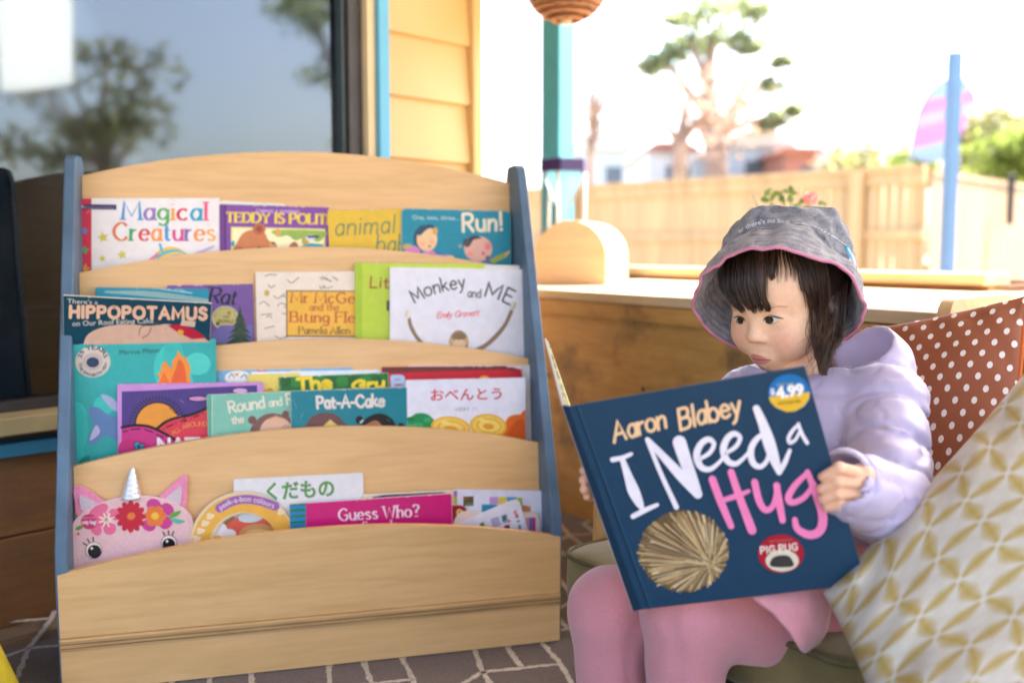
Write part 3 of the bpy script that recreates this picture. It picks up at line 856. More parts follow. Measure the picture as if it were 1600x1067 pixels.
# ------------------------------------------------------------------ lettering: a skeleton alphabet drawn with a pen
GL = {}
def gl(ch, w, spec):
    S = []
    for st in spec.split('|'):
        sm = st.startswith('~')
        pts = [tuple(map(float, p.split(','))) for p in st.lstrip('~').split()]
        S.append((sm, pts))
    GL[ch] = (w, S)
for ch, w, spec in [
    ('A', .72, "0,0 .36,1 .72,0|.14,.36 .58,.36"), ('B', .58, "0,0 0,1|~0,1 .4,.97 .5,.77 .4,.56 0,.53|~0,.53 .45,.5 .58,.27 .45,.03 0,0"),
    ('C', .72, "~.7,.82 .55,.97 .36,1 .1,.8 0,.5 .1,.2 .36,0 .57,.04 .72,.2"), ('D', .68, "0,0 0,1|~0,1 .4,.96 .66,.7 .66,.32 .4,.04 0,0"),
    ('E', .54, "0,0 0,1|0,1 .5,1|0,.53 .42,.53|0,0 .52,0"), ('F', .5, "0,0 0,1|0,1 .5,1|0,.53 .42,.53"), ('G', .74, "~.7,.84 .52,.98 .36,1 .1,.8 0,.5 .1,.2 .36,0 .58,.04 .7,.16|.7,.16 .7,.45 .45,.45"),
    ('H', .64, "0,0 0,1|.64,0 .64,1|0,.52 .64,.52"), ('I', .06, ".03,0 .03,1"), ('L', .46, "0,1 0,0|0,0 .46,0"), ('M', .84, "0,0 .06,1 .42,.2 .78,1 .84,0"),
    ('N', .66, "0,0 0,1 .66,0 .66,1"), ('O', .8, "~.4,1 .1,.85 0,.5 .1,.15 .4,0 .7,.15 .8,.5 .7,.85 .4,1"), ('P', .55, "0,0 0,1|~0,1 .42,.98 .55,.75 .42,.5 0,.46"),
    ('R', .58, "0,0 0,1|~0,1 .42,.98 .55,.75 .42,.52 0,.48|.24,.47 .58,0"), ('S', .53, "~.5,.85 .38,.98 .22,1 .05,.85 .08,.66 .3,.52 .48,.38 .52,.18 .35,.01 .18,0 0,.14"),
    ('T', .62, ".31,0 .31,1|0,1 .62,1"), ('U', .64, "~0,1 0,.3 .12,.04 .32,0 .52,.04 .64,.3 .64,1"), ('W', .96, "0,1 .24,0 .48,.9 .72,0 .96,1"), ('Y', .66, "0,1 .33,.5 .66,1|.33,.5 .33,0"),
    ('a', .46, "~.44,.5 .3,.63 .12,.57 .01,.3 .12,.03 .28,.02 .44,.2|.45,.62 .45,0"), ('b', .5, "0,1.02 0,0|~0,.42 .2,.62 .42,.55 .5,.3 .4,.05 .2,0 0,.16"),
    ('c', .44, "~.43,.52 .28,.62 .08,.52 0,.3 .08,.08 .26,0 .44,.1"), ('d', .5, ".48,1.02 .48,0|~.48,.45 .3,.62 .1,.56 0,.3 .1,.04 .28,0 .48,.18"),
    ('e', .47, "~.02,.33 .46,.36 .4,.55 .25,.62 .08,.52 0,.3 .08,.07 .26,0 .46,.1"), ('f', .34, "~.36,.95 .24,1.02 .13,.85 .12,.6 .12,0|0,.6 .3,.6"),
    ('g', .46, "~.44,.5 .28,.62 .1,.55 0,.32 .1,.08 .27,.05 .44,.2|~.45,.6 .45,.1 .42,-.2 .22,-.32 .02,-.22"), ('h', .44, "0,1.02 0,0|~0,.38 .15,.58 .32,.6 .43,.45 .43,0"),
    ('i', .08, ".04,.62 .04,0|.04,.86 .04,.9"), ('k', .45, "0,1.02 0,0|.4,.6 .02,.26|.14,.36 .45,0"), ('l', .08, ".04,1.02 .04,0"),
    ('m', .72, "0,.62 0,0|~0,.4 .12,.57 .26,.6 .36,.45 .36,0|~.36,.4 .48,.57 .62,.6 .72,.45 .72,0"), ('n', .44, "0,.62 0,0|~0,.38 .15,.58 .32,.6 .43,.45 .43,0"),
    ('o', .52, "~.26,.62 .07,.53 0,.31 .07,.08 .26,0 .45,.08 .52,.31 .45,.53 .26,.62"), ('p', .5, "0,.62 0,-.32|~0,.42 .2,.62 .42,.55 .5,.3 .4,.05 .2,0 0,.16"), ('r', .3, "0,.62 0,0|~0,.36 .1,.55 .3,.6"),
    ('s', .38, "~.36,.52 .22,.62 .06,.55 .05,.42 .2,.33 .36,.22 .35,.07 .2,0 .02,.08"), ('t', .34, "~.13,.85 .13,.2 .2,.02 .34,.04|0,.6 .32,.6"),
    ('u', .45, "~0,.62 0,.2 .12,.02 .28,.02 .43,.2|.44,.62 .44,0"), ('v', .44, "0,.62 .22,0 .44,.62"), ('w', .7, "0,.62 .18,0 .35,.55 .52,0 .7,.62"), ('y', .46, "0,.62 .24,.02|~.46,.62 .24,.02 .12,-.25 0,-.32"),
    ('!', .08, ".04,1 .04,.3|.04,.06 .04,.02"), ('?', .46, "~0,.82 .08,.97 .24,1 .42,.9 .42,.7 .26,.52 .22,.3|.22,.06 .22,.02"), ('-', .3, "0,.36 .3,.36"), (',', .08, ".05,.05 .0,-.14"), ('.', .08, ".04,.05 .04,.01"),
    ("'", .06, ".04,1 .02,.8"), ('&', .66, "~.66,.0 .3,.55 .16,.85 .28,1 .42,.86 .3,.6 .06,.4 .04,.12 .24,0 .5,.14 .62,.42")]:
    gl(ch, w, spec)
def catmull(pts, n=6):
    if len(pts) < 3:
        return list(pts)
    P = [np.array(p, float) for p in pts]
    closed = np.allclose(P[0], P[-1])
    out = []
    for i in range(len(P) - 1):
        p0 = P[i - 1] if i > 0 else (P[-2] if closed else 2 * P[0] - P[1])
        p3 = P[i + 2] if i + 2 < len(P) else (P[1] if closed else 2 * P[-1] - P[-2])
        for k in range(n):
            t = k / n
            out.append(.5 * ((2 * P[i]) + (P[i + 1] - p0) * t + (2 * p0 - 5 * P[i] + 4 * P[i + 1] - p3) * t * t + (3 * P[i] - p0 - 3 * P[i + 1] + p3) * t ** 3))
    out.append(P[-1])
    return [tuple(p) for p in out]

class Sheet:
    """printed matter on a flat surface: everything is turned into small triangles in the surface's own plane, clipped to the sheet"""
    def __init__(s, p0, n, clip=None):
        s.p0, s.n, s.layer, s.clip = np.asarray(p0, float), nrm(n), 1, clip
        s.e1 = None
        s.mb = MB(); s.tx = MB()
        s.txt = False
    def to3(s, px, py):
        return on_plane(px, py, s.p0, s.n)
    def tris(s, T, rgb, dz=0.0, m=None):
        """T: list of triangles of (px,py)"""
        m = m or ink(rgb)
        off = s.n * (0.00008 + 0.00004 * s.layer + dz * .5)
        tgt = s.tx if s.txt else s.mb
        V, F = [], []
        for t in T:
            P = [s.to3(*p) for p in t]
            if s.clip is not None:
                o, e1, e2, w, h = s.clip
                Q = [(float(np.dot(p - o, e1)), float(np.dot(p - o, e2))) for p in P]
                for ax, lim, sg in ((0, 0.0004, 1), (0, w - .0004, -1), (1, 0.0004, 1), (1, h - .0004, -1)):
                    out = []
                    for i in range(len(Q)):
                        p, q = Q[i - 1], Q[i]
                        fp, fq = (p[ax] - lim) * sg, (q[ax] - lim) * sg
                        if (fp >= 0) != (fq >= 0):
                            u = fp / (fp - fq); out.append((p[0] + (q[0] - p[0]) * u, p[1] + (q[1] - p[1]) * u))
                        if fq >= 0:
                            out.append(q)
                    Q = out
                    if not Q:
                        break
                if len(Q) < 3:
                    continue
                P = [o + e1 * a + e2 * c for a, c in Q]
            i0 = len(V)
            V += [p + off for p in P]
            F.append(tuple(range(i0, i0 + len(P))))
        if F:
            tgt.add(V, F, m)
    def up(s, k=1):
        s.layer += k
    def poly(s, pts, rgb, smooth=False, m=None):
        if smooth:
            pts = catmull(list(pts) + [pts[0]], 5)[:-1]
        tr = tessellate_polygon([[Vector((x, y, 0)) for x, y in pts]])
        s.tris([[pts[i] for i in t] for t in tr], rgb, m=m)
        s.up()
    def ell(s, cx, cy, rx, ry, rgb, rot=0, n=28, a0=0, a1=360, m=None):
        c, q = math.cos(R(rot)), math.sin(R(rot))
        pts = []
        for k in range(n if a1 - a0 >= 360 else n + 1):
            a = R(a0 + (a1 - a0) * k / n)
            x, y = rx * math.cos(a), -ry * math.sin(a)
            pts.append((cx + c * x - q * y, cy + q * x + c * y))
        s.poly(pts, rgb, m=m)
    def star(s, cx, cy, r, rgb, rot=0, k=.45, n=5):
        s.poly([(cx + (r if i % 2 == 0 else r * k) * math.sin(R(rot) + math.pi * i / n), cy - (r if i % 2 == 0 else r * k) * math.cos(R(rot) + math.pi * i / n)) for i in range(2 * n)], rgb)
    def stroke(s, pts, w, rgb, smooth=True, cap=True, dz=0.0, pen=None, lift=True):
        ws = w if isinstance(w, (list, tuple)) else [w] * len(pts)
        P3 = [(p[0], p[1], q) for p, q in zip(pts, ws)]
        if smooth and len(P3) > 2:
            P3 = catmull(P3, 6)
        n = len(P3)
        A = np.array([(p[0], p[1]) for p in P3], float); W = np.array([p[2] for p in P3], float) / 2
        Lp, Rp, Dd = [], [], []
        for i in range(n):
            t = A[min(i + 1, n - 1)] - A[max(i - 1, 0)]
            t = t / (np.linalg.norm(t) + 1e-9)
            if pen is not None:
                W[i] *= pen(t)
            nn = np.array([t[1], -t[0]])
            k = 1.0
            if 0 < i < n - 1:
                a1 = A[i] - A[i - 1]; a1 = a1 / (np.linalg.norm(a1) + 1e-9)
                c = abs(float(np.dot(a1, t))); k = min(1.6, 1 / max(c, .5))
            Lp.append(A[i] + nn * W[i] * k); Rp.append(A[i] - nn * W[i] * k); Dd.append(t)
        T = []
        for i in range(n - 1):
            T.append([tuple(Lp[i]), tuple(Rp[i]), tuple(Rp[i + 1])]); T.append([tuple(Lp[i]), tuple(Rp[i + 1]), tuple(Lp[i + 1])])
        if cap:
            for i, sg in ((0, -1), (n - 1, 1)):
                arc = []
                for k in range(7):
                    a = math.pi * k / 6
                    nn = np.array([Dd[i][1], -Dd[i][0]])
                    arc.append(tuple(A[i] + (nn * math.cos(a) + Dd[i] * sg * math.sin(a)) * W[i]))
                for k in range(1, 6):
                    T.append([arc[0], arc[k], arc[k + 1]])
        s.tris(T, rgb, dz)
        if lift:
            s.up()
    def text(s, body, base, h, rgb, w=None, style='hand', fit=True, jit=0.0, space=.16, slant=0.0):
        """pen lettering along a base line given by pixel points (2 = straight, more = curved)"""
        path = catmull(base, 10) if len(base) > 2 else [base[0], base[1]]
        A = np.array(path, float)
        seg = np.linalg.norm(np.diff(A, axis=0), axis=1); cum = np.r_[0, np.cumsum(seg)]
        adv, x = [], 0.0
        for ch in body:
            adv.append(x)
            x += (0.36 if ch == ' ' else GL[ch][0] + space)
        total = x - space
        sx = cum[-1] / (total * h) if fit else 1.0
        w = w or h * .14
        cols = rgb if isinstance(rgb, list) else None
        def at(u, v):
            d = min(max(u * h * sx, -50), cum[-1] + 50)
            i = int(np.clip(np.searchsorted(cum, d) - 1, 0, len(seg) - 1))
            t = (A[i + 1] - A[i]) / (seg[i] + 1e-9)
            p = A[i] + t * (d - cum[i])
            return p + np.array([t[1], -t[0]]) * v * h
        old, s.txt = s.txt, True
        lay, ci = s.layer, 0
        for ch, x0 in zip(body, adv):
            if ch == ' ':
                continue
            c = cols[ci % len(cols)] if cols else rgb
            ci += 1
            ja, jy = rng.uniform(-jit, jit), rng.uniform(-jit, jit) * .5
            for k, (sm, pts) in enumerate(GL[ch][1]):
                q = catmull(pts, 5) if sm else pts
                if not sm:
                    q2 = []
                    for i in range(len(q) - 1):
                        for f in (0, .5):
                            q2.append((q[i][0] * (1 - f) + q[i + 1][0] * f, q[i][1] * (1 - f) + q[i + 1][1] * f))
                    q2.append(q[-1]); 
                    q = q2 if len(base) > 2 else q
                P = [tuple(at(x0 + u + (v * slant) + ja * (v - .4), v + jy + ja * (u - .2))) for u, v in q]
                dz = .00003 * k
                if style == 'serif':
                    s.stroke(P, w, c, smooth=False, cap=False, dz=dz, lift=False, pen=lambda t: .38 + .62 * abs(t[1]) ** .8)
                    ends = [(pts[0], pts[1]), (pts[-1], pts[-2])]
                    for e, f in ends:
                        if abs(e[0] - f[0]) < .6 * abs(e[1] - f[1]) and min(abs(e[1]), abs(e[1] - 1), abs(e[1] - .62), abs(e[1] - 1.02)) < .03 and not sm:
                            hw = .12 if e[1] < .5 or e[1] > .9 else .075
                            s.stroke([tuple(at(x0 + e[0] - hw * 1.3, e[1])), tuple(at(x0 + e[0] + hw * 1.3, e[1]))], w * .42, c, smooth=False, cap=False, dz=dz + .00002, lift=False)
                        elif ch in 'TELFCGS' and abs(e[1] - f[1]) < abs(e[0] - f[0]) and ch in 'TELF':
                            s.stroke([tuple(at(x0 + e[0], e[1])), tuple(at(x0 + e[0], e[1] + (-.16 if e[1] > .7 else .16)))], w * .5, c, smooth=False, cap=False, dz=dz + .00002, lift=False)
                else:
                    s.stroke(P, w, c, smooth=False, cap=True, dz=dz, lift=False)
        s.layer = lay
        s.up(); s.txt = old
    def type(s, body, p0, p1, h, rgb, bold=0.0, curve=None):
        """type set in the plain built-in face, fitted between two pixel points (or along a curved line)"""
        c = bpy.data.curves.new('t', 'FONT')
        c.body = body; c.resolution_u = 3; c.offset = bold
        o = bpy.data.objects.new('t', c)
        COL.objects.link(o)
        dg = bpy.context.evaluated_depsgraph_get()
        me = bpy.data.meshes.new_from_object(o.evaluated_get(dg))
        V = np.array([v.co[:2] for v in me.vertices]); F = [tuple(p.vertices) for p in me.polygons]
        bpy.data.objects.remove(o); bpy.data.curves.remove(c); bpy.data.meshes.remove(me)
        x0, x1 = V[:, 0].min(), V[:, 0].max()
        A = np.array(catmull(curve, 10) if curve else [p0, p1], float)
        seg = np.linalg.norm(np.diff(A, axis=0), axis=1); cum = np.r_[0, np.cumsum(seg)]
        k = cum[-1] / (x1 - x0)
        Q = []
        for x, y in V:
            d = (x - x0) * k
            i = int(np.clip(np.searchsorted(cum, d) - 1, 0, len(seg) - 1))
            t = (A[i + 1] - A[i]) / (seg[i] + 1e-9)
            Q.append(tuple(A[i] + t * (d - cum[i]) + np.array([t[1], -t[0]]) * (y / .7 * h)))
        old, s.txt = s.txt, True
        T = []
        for f in F:
            for j in range(1, len(f) - 1):
                T.append([Q[f[0]], Q[f[j]], Q[f[j + 1]]])
        s.tris(T, rgb)
        s.up(); s.txt = old

# ------------------------------------------------------------------ the books on the bookcase
BGROUP = 'picture books on the display bookcase'
PN = PNL = nrm(-BB + TB * np.array([0, 0, 1.0]))                      # panels' front normal
def rounded(w, h, r, top_only=False, n=5):
    pts = []
    cs = [(w - r, h - r, 0), (r, h - r, 90), (r, r, 180), (w - r, r, 270)]
    for cx, cy, a0 in cs:
        for k in range(n + 1):
            a = R(a0 + 90 * k / n)
            pts.append((cx + r * math.cos(a), cy + r * math.sin(a)))
    return pts
def book(label, tl, tr, pocket, layer, rgb, art=None, thick=.007, r=.002, pages=True, H=None, soft=False, edge=None, lean=None):
    bd, h = TIERS[pocket]
    p0, PN = BC(0, bd, h) + PNL * (.0015 + .0085 * layer), PNL
    if lean:
        p0 = BC(0, lean[0], FLOORS[pocket]); PN = nrm(-BB + lean[1] * np.array([0, 0, 1.0]))
    Ptl, Ptr = on_plane(*tl, p0, PN), on_plane(*tr, p0, PN)
    w = float(np.linalg.norm(Ptr - Ptl)); e1 = (Ptr - Ptl) / w
    e2 = np.cross(PN, e1)
    if e2[2] < 0: e2 = -e2
    zf = FLOORS[pocket] + .001
    low = min(Ptl[2], Ptr[2])
    if H is None:
        H = (low - abs(e1[2]) * 0 - zf) / e2[2] - (abs(e1[2]) * 0)
        if e1[2] < 0: pass
    o = Ptl - e2 * H
    if H is not None and (o[2] < zf - .0005 or (o + e1 * w)[2] < zf - .0005):
        H -= (zf - min(o[2], (o + e1 * w)[2])) / e2[2]
        o = Ptl - e2 * H
    th = thing('picture_book', label, 'book', o + e1 * w / 2, BGROUP)
    T = lambda u, v, d: o + e1 * u + e2 * v - PN * d
    cm = ink(rgb)
    em = edge or cm
    bt = .0006 if soft else .0022
    if pages:
        k = MB()
        i_ = .0008 if soft else .003
        k.box((i_, i_ * .6, bt + .0001), (w - i_, H - i_ * (.5 if soft else 1), thick - bt - .0001), PAGES, T)
        k.build('page_block', th)
        k = MB()
        k.prism(rounded(w, H, r), T, thick - bt, thick, em)
        k.build('back_cover', th)
        k = MB(); k.prism([(-.0012, .0), (0.0, .0), (0.0, H), (-.0012, H)], T, 0.0004, thick - .0004, cm); k.build('spine', th)
        fb = MB(); fb.prism(rounded(w, H, r), T, 0, bt, em)
    else:
        fb = MB(); fb.prism(rounded(w, H, r), T, 0, thick, em)
    cov = fb.build('front_cover' if pages else 'board', th, bevel=.0004 if not soft else 0)
    S = Sheet(p0, PN, (o, e1, e2, w, H))
    S.book = (o, e1, e2, w, H)
    # printed face
    V = [o + e1 * u + e2 * v + PN * .00006 for u, v in rounded(w - .0012, H - .0012, max(.0006, r - .0004))]
    V = [p + e1 * .0006 + e2 * .0006 for p in V]
    S.mb.add(V, [tuple(range(len(V)))], cm)
    S.layer = 2
    if art:
        art(S)
    S.layer = max(S.layer, 26)
    wr = random.Random(int(tl[0] * 7 + tl[1]))
    for q_ in range(8 if not soft else 6):
        f = wr.random(); x_, y_ = tl[0] + (tr[0] - tl[0]) * f, tl[1] + (tr[1] - tl[1]) * f
        l_ = wr.uniform(1, 6); S.stroke([(x_, y_ + .5), (x_ + l_, y_ + .5 + wr.uniform(-.3, .5))], wr.uniform(.6, 1.5), (214, 208, 198), smooth=False, lift=False)
    for q_ in range(5):
        x_, y_ = tl[0] + (tr[0] - tl[0]) * wr.random(), tl[1] + wr.uniform(4, 60)
        S.stroke([(x_, y_), (x_ + wr.uniform(-9, 9), y_ + wr.uniform(-6, 6))], .35, tuple(min(255, c + 40) for c in rgb), smooth=False, lift=False)
    if S.mb.f:
        S.mb.build('cover_art', cov, fix=False)
    if S.tx.f:
        S.tx.build('title_lettering', cov, fix=False)
    return th
WHITE = (236, 228, 224)
def z_(ox, oy, k):
    return lambda *p: [(ox + p[i] / k, oy + p[i + 1] / k) for i in range(0, len(p), 2)]
RB = [(70, 150, 200), (150, 120, 180), (90, 170, 90), (240, 165, 70), (210, 60, 80), (50, 160, 190), (240, 90, 130)]

def a_magical(S):
    S.poly([(117, 305), (143, 305), (143, 440), (117, 440)], (205, 45, 70)); S.poly([(121, 305), (127, 305), (127, 440), (121, 440)], (170, 30, 55))
    S.poly([(118, 319), (182, 320), (182, 328), (118, 327)], (45, 40, 80)); S.type('Alphaprints', (130, 326.5), (178, 327), 5, (150, 120, 170))
    S.ell(127, 323, 3, 3, (220, 190, 200))
    for x, y, r, c in ((132, 361, 7, (90, 130, 190)), (132, 391, 8, (80, 160, 110)), (133, 420, 9, (230, 150, 60))): S.star(x, y, r, c, 10)
    for x, y, r in ((161, 371, 9), (191, 398, 8), (160, 404, 6)): S.star(x, y, r, (205, 195, 60), -12); 
    S.text('Magical', [(192, 343), (323, 344)], 27, RB, 5.2, 'serif', space=.2); S.text('Creatures', [(178, 375.5), (335, 376)], 27, [(225, 120, 60), (70, 160, 90), (220, 70, 70), (245, 150, 70), (70, 150, 200), (215, 80, 140), (130, 110, 170), (235, 150, 70), (240, 180, 90)], 5.0, 'serif', space=.2)
    for k, c in enumerate([(235, 190, 60), (90, 185, 205), (245, 210, 80), (190, 150, 210), (230, 120, 170)]):
        S.stroke([(236 + k * 4, 412 - k), (250 + k * 5, 394 + k * 3), (272 + k * 4, 389 + k * 4), (292 + k * 3, 400 + k * 3)], 6, c)
    S.stroke([(250, 382), (253, 392)], 4, (80, 175, 200)); S.stroke([(300, 401), (334, 385)], [7, 3], (200, 175, 205))
    S.stroke([(232, 408), (246, 398)], 4, (225, 110, 170))
book('white picture book with rainbow coloured title and red starred spine', (119.5, 310), (343, 309.5), 4, .6, WHITE, a_magical)
book('slim board book with pale green top edge behind the purple teddy book', (342, 313), (447, 319), 4, .1, (225, 222, 214), lambda S: S.poly([(345, 319), (440, 321.5), (440, 326), (345, 325)], (140, 175, 120)), r=.008, pages=False)
def a_teddy(S):
    S.poly([(343, 318), (351.5, 318), (351.5, 430), (343, 430)], (110, 60, 130)); S.poly([(351.5, 318), (353.5, 318), (353.5, 430), (351.5, 430)], (80, 40, 100))
    S.type('CARING & SHARING', (400, 332), (468, 333.5), 5, (215, 190, 225), .01)
    S.text('TEDDY IS POLITE', [(354, 347), (521, 350.5)], 15, (235, 205, 60), 4.3, 'serif', space=.2)
    S.poly([(361, 354.5), (508, 358), (508, 420), (361, 420)], (240, 225, 120)); S.poly([(364, 357), (505, 360.5), (505, 420), (364, 420)], (243, 236, 185))
    S.poly([(428, 360), (505, 361), (505, 372), (495, 378), (480, 370), (462, 376), (450, 368), (436, 370)], (150, 180, 80), True); S.ell(434, 364, 5, 6, (215, 165, 80))
    S.poly([(468, 386), (484, 380), (505, 382), (505, 395), (468, 395)], (60, 165, 175))
    for x, y in ((364, 381), (470, 390)): S.ell(x, y, 3, 5, (60, 165, 160))
    S.ell(477, 376, 6, 8, (190, 165, 75)); S.ell(485, 372, 7, 5, (215, 215, 225)); S.stroke([(482, 370), (497, 370)], 4, (70, 80, 90))
    S.poly([(368, 396), (371, 378), (381, 364), (396, 359), (412, 362), (420, 376), (431, 380), (433, 390), (428, 396)], (205, 125, 75), True)
    S.ell(405, 358, 10, 9, (190, 105, 65)); S.ell(405, 358, 5, 5, (160, 75, 50)); S.ell(372, 392, 9, 7, (190, 100, 62)); S.ell(426, 383, 6, 5, (220, 150, 100)); S.ell(405, 388, 2, 2.4, (70, 35, 30)); S.ell(427, 380, 2.6, 2, (90, 50, 40))
    S.poly([(447, 396), (452, 384), (460, 378), (466, 384), (468, 396)], (185, 105, 80), True)
book('purple teddy bear picture book with yellow serif title', (343.6, 319.5), (514, 324.5), 4, .75, (133, 75, 155), a_teddy)
def a_yellow(S):
    S.text('animal', [(524, 368), (616, 363.5)], 27, (110, 130, 90), 2.6, space=.22, slant=.12); S.text('babies', [(588, 394), (672, 394)], 27, (100, 130, 90), 2.6, space=.2, slant=.12)
book('mustard yellow board book with thin handwritten green title', (511.5, 328.5), (640, 326.5), 4, 1.5, (222, 182, 48), a_yellow, pages=False, r=.004)
def a_run(S):
    S.type('One, two, three...', (644, 343), (717, 344), 6.5, (185, 205, 195), .01); S.text('Run!', [(724, 362), (784, 360)], 27, (235, 222, 190), 5, space=.24, jit=.03)
    S.ell(663, 372, 17, 19, (45, 75, 95)); S.ell(667, 374, 16, 19, (235, 195, 145)); S.poly([(650, 362), (657, 353), (672, 351), (684, 357), (670, 357), (656, 368)], (40, 75, 95), True)
    S.ell(680, 361, 4, 6, (215, 160, 90)); S.ell(671, 385, 2.4, 1.8, (190, 110, 90)); S.ell(660, 381, 5, 4, (240, 170, 130)); S.ell(675, 378, 3, 3, (240, 170, 130))
    S.ell(637, 386, 8, 5, (190, 165, 85)); S.poly([(628, 404), (634, 390), (648, 385), (656, 392), (652, 404)], (225, 130, 190), True); S.poly([(655, 402), (662, 394), (676, 392), (684, 398), (705, 399), (705, 405), (660, 405)], (230, 135, 195), True); S.stroke([(700, 402), (707, 402)], 5, (235, 190, 140))
    S.stroke([(674, 398), (680, 402)], 4, (200, 90, 60)); S.ell(648, 396, 3, 1.5, (120, 80, 110))
    S.ell(747, 389, 22, 20, (225, 170, 150)); S.poly([(728, 386), (730, 374), (742, 368), (752, 372), (740, 375), (734, 384)], (70, 60, 65), True); S.ell(728, 379, 5, 6, (80, 75, 75)); S.ell(762, 385, 5, 6, (235, 130, 120)); S.ell(755, 396, 2.5, 3, (210, 90, 90)); S.ell(735, 397, 5, 4, (235, 150, 130)); S.ell(762, 403, 4, 3.4, (130, 80, 100)); S.ell(719, 385, 3, 3, (160, 150, 140))
    S.stroke([(770, 408), (782, 402), (790, 398)], 8, (165, 165, 60)); S.stroke([(790, 398), (795, 394)], 4, (215, 180, 130))
book('turquoise round cornered board book with two laughing toddlers on it', (627, 325.5), (798, 330), 4, 2.0, (30, 135, 155), a_run, pages=False, r=.010, edge=ink((200, 205, 205)))

# tier two
def a_rat(S):
    S.text('Rat', [(326, 473), (368, 476)], 24, (35, 22, 45), 4.5, 'serif', slant=.18, space=.12)
    S.ell(352, 497, 21, 19, (205, 195, 130)); S.ell(352, 497, 17.5, 15.5, (190, 180, 110)); S.type('FROM THE CREATORS OF', (0, 0), (0, 0), 3.2, (90, 80, 50), curve=[(336, 496), (340, 486), (352, 482), (364, 486), (368, 496)])
    S.type('THE', (348, 497), (358, 497), 4, (110, 70, 30), .02); S.type('GRUFFALO', (340, 504), (365, 505), 5, (110, 70, 30), .02); S.ell(358, 489, 3, 3, (190, 110, 40)); S.ell(340, 506, 3, 3, (60, 90, 40))
    S.poly([(330, 560), (330, 520), (345, 508), (395, 508), (395, 560)], (110, 100, 165)); 
    for k in range(7):
        y = 484 + k * 9; w = 4 + k * 4.2
        S.poly([(375, y - 8), (375 + w, y + 10), (375 + w * .4, y + 7), (375, y + 11), (375 - w * .4, y + 7), (375 - w, y + 10)], (38, 58, 38) if k % 2 else (50, 72, 42))
    S.ell(340, 545, 14, 10, (90, 115, 70))
book('purple picture book with a dark fir tree and a round badge', (262, 446), (395, 443.5), 3, .35, (118, 80, 145), a_rat, soft=True)
book('battered turquoise paperback with creased top sticking up behind the hippopotamus cover', (150, 449), (326, 452), 3, 1.15, (25, 140, 160), lambda S: (S.stroke([(215, 446), (255, 452), (300, 458)], 1.4, (190, 215, 215)), S.stroke([(165, 456), (240, 460), (325, 470)], [3, 9, 6], (150, 180, 170)), S.stroke([(270, 447), (290, 456)], 1.2, (170, 205, 205))), soft=True, thick=.004)
def a_hippo(S):
    S.type("There's a", (105, 473.5), (153, 476), 7, (215, 205, 190), .01)
    S.text('HIPPOPOTAMUS', [(110, 495.5), (322, 498.5)], 17, (18, 30, 40), 8.0, space=.32); S.text('HIPPOPOTAMUS', [(110, 495.5), (322, 498.5)], 17, (232, 190, 160), 5.6, space=.32)
    S.type('on Our Roof Eating Cake', (113, 509.5), (240, 504.5), 8, (215, 205, 190), .01)
    S.poly([(130, 540), (138, 522), (165, 510), (200, 507), (235, 509), (262, 506), (280, 512), (300, 520), (322, 530), (322, 545), (130, 545)], (222, 180, 155), True)
    S.stroke([(217, 524), (220, 512), (228, 508)], 1.2, (120, 80, 70)); S.stroke([(240, 508), (245, 504), (250, 508)], 1.2, (120, 80, 70)); S.stroke([(222, 528), (232, 522), (236, 512)], 1.2, (120, 80, 70))
    S.poly([(262, 508), (284, 506), (310, 518), (322, 528), (300, 530), (276, 518)], (195, 40, 65)); S.ell(282, 519, 5, 4, (230, 170, 60)); S.poly([(284, 500), (306, 502), (304, 511), (282, 508)], (215, 190, 165))
book('worn teal paperback with fat cream bubble lettering and a pink hippopotamus', (98, 461.5), (331, 474), 3, 1.75, (20, 70, 88), a_hippo, soft=True, thick=.004, lean=(.164, -.34), edge=ink((205, 195, 175)))
def a_mcgee(S):
    rr = random.Random(3)
    for k in range(46):
        x, y = rr.uniform(404, 560), rr.uniform(430, 540)
        if 446 < x < 570 and 448 < y < 530: continue
        l = rr.uniform(8, 20)
        S.stroke([(x, y), (x + l * .4, y + rr.uniform(-5, 5)), (x + l, y + rr.uniform(-4, 6))], 1.1, (85, 75, 70)); S.layer = 3
    S.layer = 5
    S.poly([(447, 453.5), (575, 454.5), (575, 527), (447, 526)], (120, 80, 40)); S.poly([(449, 455.5), (575, 456), (575, 525), (449, 524)], (233, 178, 60))
    S.text('Mr McGee', [(455, 472.5), (567, 474)], 16, (190, 85, 50), 3.0, 'serif', space=.2); S.text('and the', [(484, 485), (529, 485.5)], 10.5, (190, 95, 50), 2, 'serif', space=.22)
    S.text('Biting Flea', [(454, 503), (567, 504)], 16, (190, 85, 50), 3.0, 'serif', space=.2); S.text('Pamela Allen', [(467, 521), (546, 521.5)], 10.5, (80, 60, 45), 1.7, 'serif', space=.2)
    S.ell(417, 458, 4, 5, (200, 165, 70))
book('cream picture book patterned with scribbled legs around an orange title panel', (400, 425), (585, 424), 3, .9, (232, 215, 195), a_mcgee, edge=CARD)
def a_lime(S):
    S.poly([(556, 408), (566, 408), (566, 570), (556, 570)], (165, 190, 45)); S.text('Little', [(579, 449), (640, 451)], 17, (165, 70, 45), 2.6, space=.2, jit=.05); S.poly([(604, 470), (612, 468), (612, 484), (604, 486)], (60, 60, 45))
    S.layer = 3
book('lime green hardback with red title half hidden by the white monkey book', (555.5, 410.5), (757, 413), 3, 1.6, (185, 205, 60), a_lime)
book('white paged book peeping out above the right corner of the white monkey book', (700, 413), (812, 414.5), 3, 1.1, (225, 220, 205), soft=True)
